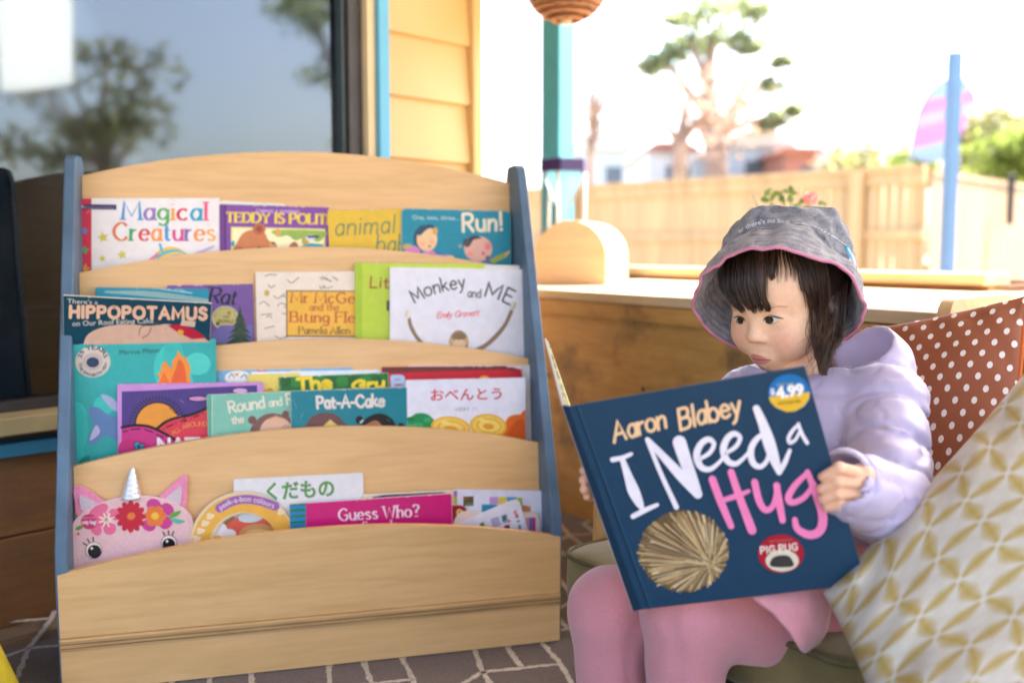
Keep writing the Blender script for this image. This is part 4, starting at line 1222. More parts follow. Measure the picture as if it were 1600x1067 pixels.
def a_monkey(S):
    S.text('Monkey', [(648, 473), (672, 461), (700, 454), (727, 450)], 21, (62, 55, 52), 2.6, space=.2, jit=.05); S.text('and', [(731, 464), (751, 465)], 13, (80, 72, 68), 1.8, space=.2); S.text('ME', [(758, 462), (775, 466), (797, 476)], 23, (62, 55, 52), 2.9, space=.26, jit=.06)
    S.text('Emily Gravett', [(683, 497), (748, 493)], 9, (225, 95, 95), 1.4, space=.1, slant=.25)
    S.stroke([(639, 497), (642, 510), (652, 528), (668, 543), (690, 552)], [5, 6, 6, 7, 8], (140, 115, 85)); S.stroke([(800, 484), (790, 506), (776, 524), (758, 540), (735, 552)], [6, 6, 7, 7, 8], (140, 115, 85))
    S.ell(638, 490, 4, 8, (225, 215, 195), 10); S.ell(802, 478, 4.5, 8, (215, 205, 180), 20); S.stroke([(635, 486), (634, 494)], .8, (120, 105, 85)); S.stroke([(806, 474), (800, 484)], .8, (120, 105, 85))
    S.ell(717, 535, 15, 19, (150, 120, 85)); S.ell(705, 534, 4, 6, (195, 165, 120)); S.ell(729, 534, 4, 6, (195, 165, 120)); S.ell(717, 538, 10, 9, (220, 190, 145)); S.ell(717, 526, 9, 5, (135, 105, 75))
book('white landscape picture book with curved handwritten title and long brown arms', (610, 417.5), (831, 421), 3, 2.5, (226, 222, 226), a_monkey, soft=True, r=.006, thick=.008)

# tier three
def a_teal(S):
    S.poly([(98, 525), (106, 525), (116, 740), (106, 740)], (15, 125, 125))
    for k in range(14):
        x, y = rng.uniform(115, 325), rng.uniform(540, 720)
        S.ell(x, y, rng.uniform(10, 26), rng.uniform(14, 40), rng.choice([(50, 180, 170), (60, 190, 178), (38, 160, 155), (75, 200, 185)])); S.layer = 2 + (k % 6)
    S.layer = 8
    S.ell(145, 565, 27.5, 24.5, (205, 190, 175)); S.ell(145, 565, 16, 14, (190, 170, 160)); S.ell(145, 566, 10, 8, (30, 55, 85))
    S.type('25 YEARS', (0, 0), (0, 0), 6.5, (35, 50, 70), .02, curve=[(127, 560), (132, 550), (145, 546), (158, 550), (163, 560)]); S.type('THE RAINBOW FISH', (0, 0), (0, 0), 5, (35, 50, 70), .02, curve=[(122, 568), (128, 581), (145, 588), (162, 581), (168, 568)])
    S.type('Marcus Pfister', (187, 554), (252, 550.5), 7.5, (20, 85, 85), 0)
    S.poly([(246, 600), (250, 590), (245, 584), (252, 580), (252, 572), (258, 563), (264, 572), (270, 576), (268, 565), (276, 556), (278, 547), (283, 555), (292, 560), (298, 576), (296, 588), (299, 600)], (238, 140, 50), False); S.poly([(268, 600), (274, 578), (280, 562), (288, 572), (290, 600)], (225, 95, 45), True); S.poly([(250, 600), (256, 582), (262, 592), (264, 600)], (232, 110, 45), True)
    S.poly([(138, 640), (152, 636), (170, 648), (190, 655), (190, 690), (165, 680), (148, 695), (138, 686), (146, 664)], (95, 130, 175), True); S.poly([(158, 617), (176, 622), (190, 640), (176, 640)], (170, 175, 205), True); S.poly([(140, 688), (150, 664), (156, 676)], (185, 180, 215), True)
    S.poly([(120, 730), (128, 716), (140, 712), (138, 730)], (25, 130, 125), True)
book('tall sea green hardback with orange coral and a round anniversary badge', (105, 535), (337, 529.5), 2, .9, (45, 165, 160), a_teal, thick=.008, lean=(.1155, .02))
def a_blue(S):
    S.ell(372, 590, 21, 11, (225, 225, 215)); S.stroke([(358, 590), (362, 584), (366, 590)], 1.4, (70, 80, 90)); S.stroke([(376, 590), (382, 585), (386, 590)], 1.4, (70, 80, 90)); S.poly([(366, 584), (370, 588), (374, 583)], (225, 110, 80))
    for x, c in ((402, (210, 110, 130)), (455, (215, 190, 120)), (545, (235, 175, 60)), (430, (120, 170, 210))): S.poly([(x, 578), (x + 14, 577.7), (x + 14, 581), (x, 581)], c)
book('pale blue picture book with a white oval label peeping out of the middle pocket', (341, 579), (551, 574), 2, .15, (120, 175, 215), a_blue, soft=True, thick=.004)
book('yellow picture book wedged between the pale blue book and the green book', (389, 584.5), (470, 583), 2, .75, (232, 208, 100), lambda S: (S.ell(422, 612, 6, 5, (90, 35, 35)), S.ell(418, 612, 12, 4, (225, 170, 60))), thick=.005)
book('slim white book with long pale top edge behind the green book', (393, 581), (598, 577.5), 2, .45, (222, 226, 226), soft=True, thick=.0025)
def a_green(S):
    for k in range(9):
        x = 445 + k * 18; S.ell(x, 596, 10, 9, (45, 130, 50) if k % 2 else (25, 95, 40)); S.layer = 2 + k % 3
    S.layer = 6
    S.text('The', [(466, 611), (517, 606)], 19, (238, 205, 50), 6, space=.2, jit=.05); S.text('Gru', [(552, 609), (600, 604)], 13, (238, 205, 50), 5.5, space=.2, jit=.05)
book('dark green picture book with chunky yellow lettering in the middle pocket', (437, 589), (607, 582), 2, 1.35, (35, 112, 45), a_green, thick=.005, edge=ink((190, 205, 190)))
book('white backed book with a tan edge at the right end of the middle pocket', (640, 571), (832, 570), 2, .55, (224, 218, 212), soft=True, thick=.005)
def a_red(S):
    S.poly([(595, 570), (790, 570), (812, 582), (812, 577), (830, 590), (825, 578), (795, 571), (800, 575), (790, 580), (595, 583)][:3] + [(812, 584), (790, 577), (700, 580), (595, 583)], (112, 48, 38)); S.text('B', [(614, 606), (633, 605)], 17, (170, 195, 220), 6.5); S.ell(757, 592, 8, 5, (240, 170, 60))
    S.poly([(786, 566), (830, 566), (830, 590), (816, 590), (815, 577), (800, 573), (793, 574)], (225, 220, 215))
book('red picture book with a torn white corner and brown band along its top', (597.5, 573.5), (816, 571), 2, 1.25, (196, 28, 45), a_red, thick=.0045)
def a_nature(S):
    zz = lambda *p: [(180 + p[i] / 7.622, 580 + p[i + 1] / 7.622) for i in range(0, len(p), 2)]
    S.poly(zz(78, 240, 500, 225, 1000, 195, 1690, 165, 1690, 900, 78, 1100), (75, 55, 125))
    K = (22, 14, 20)
    S.poly(zz(480, 690, 600, 600, 760, 545, 900, 515, 1050, 460, 1200, 400, 1700, 300, 1700, 1000, 900, 1100, 480, 1000), (215, 58, 78))
    for k in range(26):
        a = R(8 + 162 * k / 25); c = (505, 650)
        S.stroke(zz(c[0] + 300 * math.cos(a), c[1] - 310 * math.sin(a), c[0] + 345 * math.cos(a + .03), c[1] - 355 * math.sin(a + .03)), 1.3, K); S.layer = 5
    S.layer = 6
    S.ell(*zz(505, 640)[0], 36.5, 37, K); S.ell(*zz(505, 640)[0], 34, 34.5, (230, 150, 55))
    S.poly(zz(490, 690, 620, 590, 780, 545, 900, 700, 900, 1000, 400, 1000), (215, 58, 78))
    S.poly(zz(78, 665, 200, 650, 330, 645, 450, 680, 560, 730, 700, 810, 880, 900, 1000, 1100, 78, 1100), (196, 48, 125)); S.poly(zz(78, 830, 400, 860, 600, 1100, 78, 1100), (190, 38, 110), True)
    S.stroke(zz(78, 668, 230, 642, 400, 655, 560, 725, 720, 815, 880, 900), 4.2, K); S.stroke(zz(490, 685, 620, 590, 780, 540, 920, 512, 1100, 435, 1250, 370), 4.2, K)
    for p in (zz(90, 715, 150, 708), zz(190, 692, 300, 682), zz(350, 690, 450, 725), zz(490, 745, 570, 785), zz(610, 665, 690, 632), zz(780, 595, 850, 575), zz(935, 545, 1000, 520), zz(1035, 500, 1045, 496), zz(572, 690, 578, 687), zz(722, 616, 728, 612), zz(900, 566, 906, 563), zz(655, 440, 662, 446), zz(682, 466, 690, 474), zz(706, 488, 712, 496)): S.stroke(p, 1.8, K, smooth=False)
    S.ell(*zz(980, 325)[0], 15.5, 5, K); S.ell(*zz(985, 325)[0], 14, 3.4, (205, 140, 185))
    S.ell(*zz(1490, 230)[0], 11, 3.6, (215, 165, 200))
    S.text('ALL AROUND', [zz(690, 760)[0], zz(830, 680)[0], zz(960, 650)[0], zz(1090, 650)[0]], 6.5, (235, 140, 70), 1.2)
    S.type('NATURE', zz(500, 960)[0], (zz(500, 960)[0][0] + 118, zz(500, 960)[0][1] - 2), 22, (236, 226, 218), .035)
    for x, y, rx, ry, ro in ((262, 875, 4, 4.5, 30), (305, 900, 5.5, 4, -30), (270, 915, 3.5, 3, 20), (300, 925, 3.6, 2.8, -20)): S.ell(*zz(x, y)[0], rx + 1.2, ry + 1.2, K, ro); S.ell(*zz(x, y)[0], rx, ry, (50, 140, 165), ro)
    S.stroke(zz(280, 885, 285, 930), 1.6, K, smooth=False)
book('lilac edged board book with an orange sun rising over pink hills', (183, 600), (411.5, 597), 2, 2.2, (198, 140, 200), a_nature, pages=False, thick=.008, r=.003, lean=(.1065, .03))
def a_round(S):
    q = z_(330, 560, 5.161)
    S.poly([(322, 612), (331.5, 612), (331.5, 712), (322, 712)], (95, 165, 140)); S.stroke([(331.5, 612), (331.5, 712)], 1.2, (200, 210, 185), smooth=False)
    S.text('Round', [(359, 645), (414, 636)], 17, (228, 220, 195), 3.2, jit=.05, space=.18); S.text('and', [(421, 635), (441, 632.5)], 12, (228, 220, 195), 2.2, space=.18); S.text('Round', [(449, 632), (504, 624)], 17, (228, 220, 195), 3.2, space=.18); S.text('the', [(363, 662), (381, 659.5)], 11, (228, 220, 195), 2.3, space=.18)
    S.poly(q(310, 800, 305, 640, 330, 540, 400, 470, 480, 440, 560, 450, 640, 480, 700, 600, 700, 800), (125, 88, 82), True); S.ell(*q(330, 495)[0], 6.5, 6.5, (120, 82, 76)); S.ell(*q(600, 450)[0], 5.5, 6, (120, 82, 76))
    S.poly(q(385, 640, 400, 550, 450, 490, 520, 470, 580, 480, 640, 530, 680, 640, 640, 760, 420, 760), (222, 178, 150), True)
    for x, y in ((478, 617), (600, 562)): S.ell(*q(x, y)[0], 5, 5, (120, 95, 90)); S.ell(*q(x, y)[0], 4.3, 4.3, (225, 182, 155)); S.ell(*q(x, y)[0], 1.1, 1.2, (60, 40, 40))
    S.stroke(q(505, 605, 575, 575), .8, (120, 95, 90)); S.stroke(q(545, 615, 562, 620, 575, 605), .9, (190, 120, 100)); S.stroke(q(455, 490, 520, 470, 580, 482), 2, (215, 160, 100)); S.stroke(q(195, 645, 220, 640, 238, 655), 1.6, (225, 220, 195))
book('mint green board book with a bear eared child wearing spectacles', (322.5, 616.5), (470, 610), 2, 2.55, (125, 188, 165), a_round, pages=False, r=.004, thick=.006, edge=ink((205, 200, 170)), lean=(.0985, .05))
def a_pat(S):
    q = z_(330, 560, 5.161)
    S.text('Pat-A-Cake', [(496, 638), (600, 634)], 18, (226, 214, 204), 4.2, jit=.05, space=.17)
    S.poly(q(735, 620, 760, 540, 800, 480, 860, 445, 930, 435, 1000, 450, 1050, 490, 1090, 540, 1105, 620), (108, 72, 72), True)
    S.poly(q(760, 620, 800, 600, 835, 605, 850, 570, 880, 575, 900, 545, 920, 530, 960, 490, 1000, 525, 1030, 540, 1045, 535, 1090, 550, 1095, 640, 1095, 700, 760, 700), (228, 195, 110))
    S.ell(*q(1195, 493)[0], 6, 6, (18, 14, 18)); S.ell(*q(1530, 550)[0], 5.4, 6, (18, 14, 18)); S.stroke(q(1205, 515, 1222, 500), 3, (205, 205, 210)); S.stroke(q(1500, 545, 1502, 570), 2.6, (205, 205, 210))
    S.poly(q(1190, 610, 1205, 540, 1250, 480, 1330, 445, 1400, 450, 1460, 490, 1490, 550, 1505, 640, 1400, 690, 1200, 690), (20, 15, 18), True); S.poly(q(1195, 600, 1210, 555, 1270, 520, 1330, 500, 1380, 540, 1430, 590, 1450, 680, 1200, 680), (182, 118, 84), True)
    for x, y, x2, y2 in ((640, 300, 652, 420), (660, 330, 690, 400), (720, 480, 745, 440)): S.stroke(q(x, y, x2, y2), .7, (110, 180, 185))
book('teal board book with a brown haired child and a child with black hair buns', (453.5, 610.5), (636, 604.5), 2, 3.1, (18, 125, 138), a_pat, pages=False, r=.003, thick=.0055, edge=ink((205, 200, 190)), lean=(.0922, .05))
def a_bento(S):
    q = z_(620, 570, 7.273)
    S.type('おべんとう', (673, 625), (784, 622.5), 14.5, (205, 45, 60), .016); S.type('小西英子 さく', (711, 642), (746, 641), 5, (130, 125, 140), 0)
    S.poly(q(100, 820, 105, 640, 150, 600, 210, 555, 280, 545, 350, 560, 400, 600, 430, 640, 420, 720, 380, 820), (30, 140, 80), True)
    for k in range(12):
        S.ell(*q(rng.uniform(140, 350), rng.uniform(600, 770))[0], 6, 4, rng.choice([(60, 165, 100), (85, 175, 105), (20, 120, 70)])); S.layer = 5 + k % 3
    S.layer = 9
    S.poly(q(1180, 900, 1220, 700, 1260, 600, 1340, 565, 1400, 560, 1440, 520, 1470, 560, 1470, 980, 1180, 960), (222, 105, 35), True); S.poly(q(1250, 900, 1300, 700, 1440, 620, 1450, 950), (208, 88, 30), True)
    S.poly(q(820, 880, 860, 760, 1000, 740, 1200, 800, 1240, 860, 1180, 960, 900, 930), (215, 140, 35), True)
    for cx, cy, rx, ry in ((612, 715, 31, 18), (1040, 690, 29, 18.5)):
        x, y = q(cx, cy)[0]
        S.ell(x, y, rx, ry, (228, 175, 60), 6); S.ell(x, y, rx - 4, ry - 3, (236, 198, 85), 6); S.ell(x + 1, y, rx - 9, ry - 7, (222, 170, 60), 6); S.ell(x + 1, y, rx - 12, ry - 9, (238, 205, 100), 6); S.ell(x, y + 1, rx - 20, ry - 14, (215, 155, 50), 6); S.ell(x - 8, y - 8, 8, 3, (240, 210, 120), 20)
    S.poly(q(840, 850, 950, 810, 1100, 830, 1220, 880, 1150, 960, 900, 940), (235, 190, 75), True)
book('white picture book with red Japanese title over yellow rolls and green salad', (635, 594), (821, 590), 2, 3.0, (226, 224, 232), a_bento, soft=True, thick=.006, lean=(.0925, .05))

# tier four
def a_fruit(S):
    S.type('くだもの', (417, 779), (523, 773), 21, (45, 95, 40), .03); S.type('くだもの', (417, 779), (523, 773), 21, (95, 160, 75), .006)
book('white board book with leafy green Japanese title', (366, 748.5), (567.5, 738.5), 1, .6, (226, 224, 222), a_fruit, soft=True, thick=.005, r=.003)
book('cream and navy board book tucked behind the magenta one', (566, 772), (709, 764.5), 1, 1.25, (220, 208, 180), lambda S: S.poly([(582, 776), (600, 773), (690, 768.5), (704, 771), (706, 800), (582, 800)], (28, 32, 75)), pages=False, r=.006, thick=.005)
def a_guess(S):
    S.poly([(452, 780), (478, 780), (478, 840), (452, 840)], (35, 125, 200))
    for k in range(5): S.poly([(452, 786 + k * 9.4), (478, 784.4 + k * 9.4), (478, 789 + k * 9.4), (452, 790.6 + k * 9.4)], (20, 130, 75)); S.layer = 4
    S.text('Guess Who?', [(530, 813), (655, 806)], 18, (240, 222, 226), 3.1, 'serif', space=.2); S.text('Sounds', [(567, 828), (620, 825)], 13, (240, 205, 215), 2.6, 'serif', space=.17)
book('magenta board book with white slab title and a green and blue striped spine', (452, 787), (706, 770.5), 1, 2.6, (205, 20, 115), a_guess, pages=False, r=.006, thick=.007, edge=ink((232, 205, 215)))
def a_squares(S):
    q = z_(690, 750, 8)
    for p, c in (((150, 130, 195, 130, 195, 200, 150, 200), (170, 110, 180)), ((155, 200, 195, 200, 195, 300, 155, 300), (190, 180, 70)), ((270, 205, 400, 200, 400, 320, 270, 325), (110, 85, 60)), ((280, 215, 395, 210, 395, 250, 280, 250), (150, 110, 70)), ((300, 285, 395, 280, 395, 320, 300, 322), (85, 130, 85)), ((600, 208, 705, 208, 705, 300, 600, 300), (190, 150, 205)), ((705, 208, 815, 208, 815, 305, 705, 300), (225, 200, 80)), ((815, 208, 930, 210, 930, 260, 815, 260), (80, 160, 190)), ((920, 215, 1010, 220, 1010, 320, 920, 320), (165, 190, 60)), ((500, 300, 700, 305, 700, 400, 500, 400), (45, 145, 175)), ((1000, 310, 1115, 320, 1115, 395, 1000, 395), (200, 140, 95)), ((1365, 160, 1435, 180, 1435, 250, 1400, 240), (190, 165, 30))):
        S.poly(q(*p), c); S.layer = 3 if c != (150, 110, 70) else 4
book('white board book with patches of coloured squares and a yellow corner', (708, 764), (869, 766.5), 1, .95, (222, 222, 236), a_squares, pages=False, r=.005, thick=.006)
def shaped(label, outline, pocket, layer, rgb, art, thick, smooth=True, foot=None):
    """a die-cut board: outline in pixels, standing in a pocket"""
    bd, h = TIERS[pocket]
    p0 = BC(0, bd, h) + PN * (.0015 + .0085 * layer)
    pts = catmull(list(outline) + [outline[0]], 5)[:-1] if smooth else outline
    P = [on_plane(*p, p0, PN) for p in pts]
    c = P[0]; e1 = BA; e2 = np.cross(PN, e1); e2 = e2 if e2[2] > 0 else -e2
    Q = [(float(np.dot(p - c, e1)), float(np.dot(p - c, e2))) for p in P]
    zmin = (FLOORS[pocket] + .001 - c[2]) / e2[2]
    Q = [(u, max(v, zmin)) for u, v in Q]
    base = c + e1 * np.mean([u for u, _ in Q]) + e2 * zmin
    th = thing('picture_book', label, 'book', base, BGROUP)
    k = MB(); k.prism(Q, lambda u, v, d: c + e1 * u + e2 * v - PN * d, 0, thick, ink(rgb))
    cov = k.build('board', th, bevel=.0006)
    S = Sheet(p0, PN); S.layer = 2
    if art: art(S)
    if S.mb.f: S.mb.build('cover_art', cov, fix=False)
    if S.tx.f: S.tx.build('title_lettering', cov, fix=False)
    return th, p0, cov
def a_ring(S):
    S.ell(718, 800, 5.2, 5.2, (215, 180, 90)); S.ell(718.5, 800.5, 2, 2.4, (90, 70, 40))
shaped('dark red rounded board book with a yellow eyelet beside the magenta one', [(690, 792), (706, 790), (722, 790), (729, 797), (728, 812), (716, 822), (712, 850), (690, 850)], 1, 1.75, (150, 25, 35), a_ring, .004)
def a_peach(S):
    for k, (x, c) in enumerate(((822, (215, 140, 165)), (827, (95, 110, 170)), (832, (190, 60, 130)))): S.poly([(x, 808), (x + 5, 808), (x + 5, 832), (x, 834)], c); S.layer = 3
shaped('cream rounded board book with striped picture behind the tilted white card', [(715, 803), (760, 800), (832, 800), (841, 806), (843, 820), (841, 860), (715, 860)], 1, 1.85, (228, 205, 190), a_peach, .004)
def a_leaf(S):
    q = z_(690, 750, 8)
    for p, c in (((470, 545, 525, 520, 550, 600, 490, 605), (120, 150, 110)), ((480, 540, 520, 525, 530, 560, 495, 570), (60, 120, 80)), ((610, 480, 710, 450, 750, 560, 640, 600), (185, 175, 205)), ((635, 520, 690, 500, 700, 545, 650, 560), (70, 95, 45)), ((735, 440, 815, 420, 840, 520, 765, 540), (160, 180, 190)), ((760, 450, 800, 430, 810, 500, 765, 510), (40, 95, 130)), ((780, 570, 845, 550, 860, 630, 790, 620), (130, 40, 60)), ((895, 385, 935, 372, 945, 420, 905, 425), (215, 140, 130)), ((915, 430, 955, 420, 965, 470, 925, 470), (190, 100, 120)), ((935, 500, 970, 490, 980, 520, 945, 530), (130, 160, 110)), ((955, 560, 985, 550, 1000, 610, 965, 615), (110, 140, 150)), ((825, 500, 860, 490, 865, 520, 830, 530), (235, 120, 90))):
        S.poly(q(*p), c); S.layer = 3 if c != (60, 120, 80) else 4
shaped('tilted white card with tiny pictures standing on its corner', [(690, 832), (706, 822), (760, 798), (800, 781), (808, 780), (812, 784), (829, 840), (835, 862), (690, 862)], 1, 2.5, (228, 226, 236), a_leaf, .003, smooth=False)
# peek-a-boo rainbow: an arch with an opening
bd, h = TIERS[1]
p0 = BC(0, bd, h) + PN * (.0015 + .0085 * 2.0)
cx, cy = 380, 852
oa = [(cx + 84 * math.cos(R(a)) * 1.0, cy - (84 if True else 0) * math.sin(R(a))) for a in range(186, -7, -6)]
ia = [(cx + 4 + 52 * math.cos(R(a)), cy - 50 * math.sin(R(a))) for a in range(-6, 187, 6)]
P = [on_plane(*p, p0, PN) for p in oa + ia]
c0 = P[0]; e2_ = np.cross(PN, BA); e2_ = e2_ if e2_[2] > 0 else -e2_
pk_ = thing('picture_book', 'rainbow arch shaped board book with a purple title band and a cut out window', 'book', on_plane(cx, cy, p0, PN), BGROUP)
k = MB(); k.prism([(float(np.dot(p - c0, BA)), float(np.dot(p - c0, e2_))) for p in P], lambda u, v, d: c0 + BA * u + e2_ * v - PN * d, 0, .006, ink((228, 205, 165)))
cov = k.build('board', pk_, bevel=.0006)
S = Sheet(p0, PN); S.layer = 2
S.stroke([(cx + 67 * math.cos(R(a)) + 1, cy - 66 * math.sin(R(a))) for a in range(176, 2, -8)], 27, (236, 178, 70), smooth=False, cap=False)
S.stroke([(343, 793.5), (362, 783.5), (384, 779.5), (408, 783), (430, 790.5)], 14, (160, 100, 165)); S.type('peek-a-boo colours', (0, 0), (0, 0), 8.5, (240, 225, 235), .0, curve=[(345, 796.5), (363, 786.5), (384, 783), (406, 786), (427, 794)])
for x, y in ((329, 807), (321, 818), (314, 830), (440, 800), (308, 842)):
    S.ell(x, y, 7, 3.6, (240, 215, 175), -25); S.ell(x - 2, y - 3, 4, 3, (240, 215, 175)); S.layer = 5
S.mb.build('cover_art', cov, fix=False); S.tx.build('title_lettering', cov, fix=False)
p1 = p0 - PN * .005
k = MB(); inn = [(cx + 4 + 56 * math.cos(R(a)), cy - 54 * math.sin(R(a))) for a in range(186, -7, -8)]
S = Sheet(p1, PN); S.layer = 3
S.ell(392, 838, 44, 34, (215, 90, 70), 0, 28, 0, 180); S.ell(404, 838, 32, 20, (205, 150, 90), 0, 28, 0, 180); S.ell(404, 838, 24, 12, (228, 190, 120), 0, 20, 0, 180)
S.ell(345, 828, 10, 12, (232, 225, 222)); S.ell(334, 836, 12, 9, (232, 225, 222)); S.ell(358, 834, 11, 8, (228, 222, 215)); S.ell(340, 842, 9, 6, (240, 180, 70)); S.ell(392, 807, 20, 9, (205, 210, 212), -6)
k.prism([(float(np.dot(on_plane(*p, p1, PN) - c0, BA)), float(np.dot(on_plane(*p, p1, PN) - c0, e2_))) for p in [(318, 852), (322, 834), (334, 817), (350, 824), (364, 835), (372, 818), (392, 803), (415, 806), (432, 820), (440, 852)]], lambda u, v, d: p1 + (c0 - p1) - PN * np.dot(c0 - p1, PN) + BA * u + e2_ * v - PN * d, 0, .003, ink((226, 214, 200)))
pg_ = k.build('inner_page', pk_); S.mb.build('page_art', pg_, fix=False)

# the unicorn purse: soft pink pouch with ears and a silver horn
p0 = BC(0, bd, h) + PN * (.0015 + .0085 * 1.6)
uq = z_(100, 760, 7.619)
uni = thing('unicorn_pouch', 'pink unicorn faced pouch with silver horn, flower crown and pink ears', 'pouch', on_plane(200, 880, p0, PN))
felt = mat('pale_pink_felt', s2l((232, 190, 188)), .9, .06, 200, bump=.3, bscale=500, sheen=.3)
outl = uq(45, 1120, 38, 900, 38, 650, 62, 640, 70, 520, 120, 400, 230, 290, 400, 200, 600, 140, 800, 112, 1000, 112, 1180, 140, 1330, 190, 1450, 270, 1520, 360, 1545, 450, 1530, 560, 1480, 700, 1470, 1000, 1470, 1120)
P = [on_plane(*p, p0, PN) for p in outl]
zmin = FLOORS[1] + .002
c0 = P[0]
k = MB(); k.prism([(float(np.dot(p - c0, BA)), max(float(np.dot(p - c0, e2_)), (zmin - c0[2]) / e2_[2])) for p in P], lambda u, v, d: c0 + BA * u + e2_ * v - PN * d, 0, .012, felt)
face = k.build('face', uni, bevel=.003)
S = Sheet(p0, PN); S.layer = 2
S.ell(*uq(180, 490)[0], 6, 3.4, (95, 150, 60), -25)
for x, y, rx, ry, ro in ((410, 290, 17, 9, -32), (620, 330, 12, 9, 20), (545, 500, 10, 9.5, -20), (385, 510, 10, 8, 60), (440, 380, 12, 12, 0)): S.ell(*uq(x, y)[0], rx, ry, (228, 105, 140), ro); S.layer = 4
S.layer = 5
for a in range(0, 360, 45): S.stroke([uq(505, 395)[0], (uq(505, 395)[0][0] + 12 * math.cos(R(a + 20)), uq(505, 395)[0][1] - 11 * math.sin(R(a + 20)))], [4, 2], (240, 215, 190)); S.layer = 6
S.layer = 7
for x, y, ro in ((1065, 210, 0), (1230, 270, 40), (1215, 430, -40), (1010, 460, 20), (1100, 250, 30)): S.ell(*uq(x, y)[0], 11, 9, (200, 60, 140), ro); S.layer = 8
S.layer = 9
for a in range(0, 360, 60): S.ell(uq(1085, 350)[0][0] + 10 * math.cos(R(a)), uq(1085, 350)[0][1] - 10 * math.sin(R(a)), 8, 7, (228, 120, 55)); S.layer = 10 + (a // 60) % 2
S.layer = 12; S.ell(*uq(1085, 348)[0], 6, 5.6, (240, 190, 60))
for a in range(0, 360, 30):
    x, y = uq(795, 355)[0]
    S.ell(x + 15 * math.cos(R(a)), y - 16.5 * math.sin(R(a)), 9, 5, (195, 28, 52), -a); S.layer = 14 + (a // 30) % 2
S.layer = 16; S.ell(*uq(795, 355)[0], 12, 11, (195, 28, 52)); S.ell(*uq(800, 350)[0], 6.4, 5.6, (228, 120, 50), -15)
S.poly(uq(1245, 365, 1290, 310, 1390, 285, 1360, 340, 1290, 370), (100, 165, 60), True); S.poly(uq(1265, 375, 1340, 380, 1440, 410, 1370, 440, 1300, 420), (95, 180, 155), True)
S.ell(*uq(300, 415)[0], 13, 12, (200, 55, 100)); S.type('cuty bag!', (128, 818), (151, 818), 6, (240, 220, 230), .03); S.type('this is a very', (129, 810), (150, 809), 3.2, (235, 170, 195), 0); S.ell(*uq(172, 560)[0], 2.4, 2.2, (215, 80, 115))
for ex, ey, r in ((355, 755, 13.2), (1250, 670, 12.6)):
    x, y = uq(ex, ey)[0]
    S.ell(x, y, r, r, (60, 45, 45)); S.ell(x, y, r - .8, r - .8, (236, 222, 205)); S.ell(x + (1.2 if ex < 900 else -.2), y + 2, r - 2.6, r - 2.8, (18, 14, 16)); S.ell(x - 3, y - 3, 2, 2, (240, 235, 230))
    for k_ in range(3):
        a = R(118 - 25 * k_) if ex > 900 else R(145 - 26 * k_)
        S.stroke([(x + (r + 1) * math.cos(a), y - (r + 1) * math.sin(a)), (x + (r + 7) * math.cos(a), y - (r + 7) * math.sin(a))], 1.8, (30, 22, 24), smooth=False); S.layer += -1
    S.up(2)
S.mb.build('printed_face', face, fix=False); S.tx.build('badge_lettering', face, fix=False)
pinkf = mat('pink_plush', s2l((240, 140, 175)), .9, .1, 200, bump=.4, bscale=400, sheen=.5)
lil = mat('silver_glitter_cloth', s2l((215, 195, 200)), .55, .2, 500, bump=.5, bscale=600)
for ear, inn in ((uq(155, 350, 125, 200, 105, 60, 120, 10, 180, -5, 260, 30, 380, 110, 470, 185, 380, 230, 240, 290), uq(215, 290, 190, 210, 180, 140, 195, 110, 240, 120, 320, 160, 390, 205, 300, 250)),
                 (uq(1130, 145, 1220, 40, 1330, -60, 1420, -130, 1460, -120, 1460, 20, 1445, 240, 1380, 215, 1280, 180), uq(1200, 155, 1280, 70, 1370, 5, 1400, 10, 1395, 120, 1380, 215, 1300, 185))):
    for o_, m_, d0, d1, nm in ((ear, pinkf, .004, .011, 'ear'), (inn, lil, .001, .0039, 'ear_lining')):
        pts = catmull(list(o_) + [o_[0]], 4)[:-1]
        k = MB(); k.prism([(float(np.dot(on_plane(*p, p0, PN) - c0, BA)), float(np.dot(on_plane(*p, p0, PN) - c0, e2_))) for p in pts], lambda u, v, d: c0 + BA * u + e2_ * v - PN * d, d0, d1, m_)
        if nm == 'ear': last = k.build(nm, uni, bevel=.0025)
        else: k.build(nm, last, bevel=.001)
k = MB()
hb = on_plane(205, 779, p0 - PN * .006, PN); ht = on_plane(207, 729, p0 - PN * .006, PN)
silver = mat('silver_lame', (.74, .70, .70), .33, .12, 90, metal=.45, bump=.2, bscale=150)
path = [hb + (ht - hb) * t for t in np.linspace(0, 1, 26)]
rad = [.0155 * (1 - t) ** .85 + .0016 + .0008 * abs(math.sin(t * 6.2 * math.pi)) * (1 - t * .6) for t in np.linspace(0, 1, 26)]
k.tube(path, rad, silver, 14); k.build('horn', uni, smooth=True)
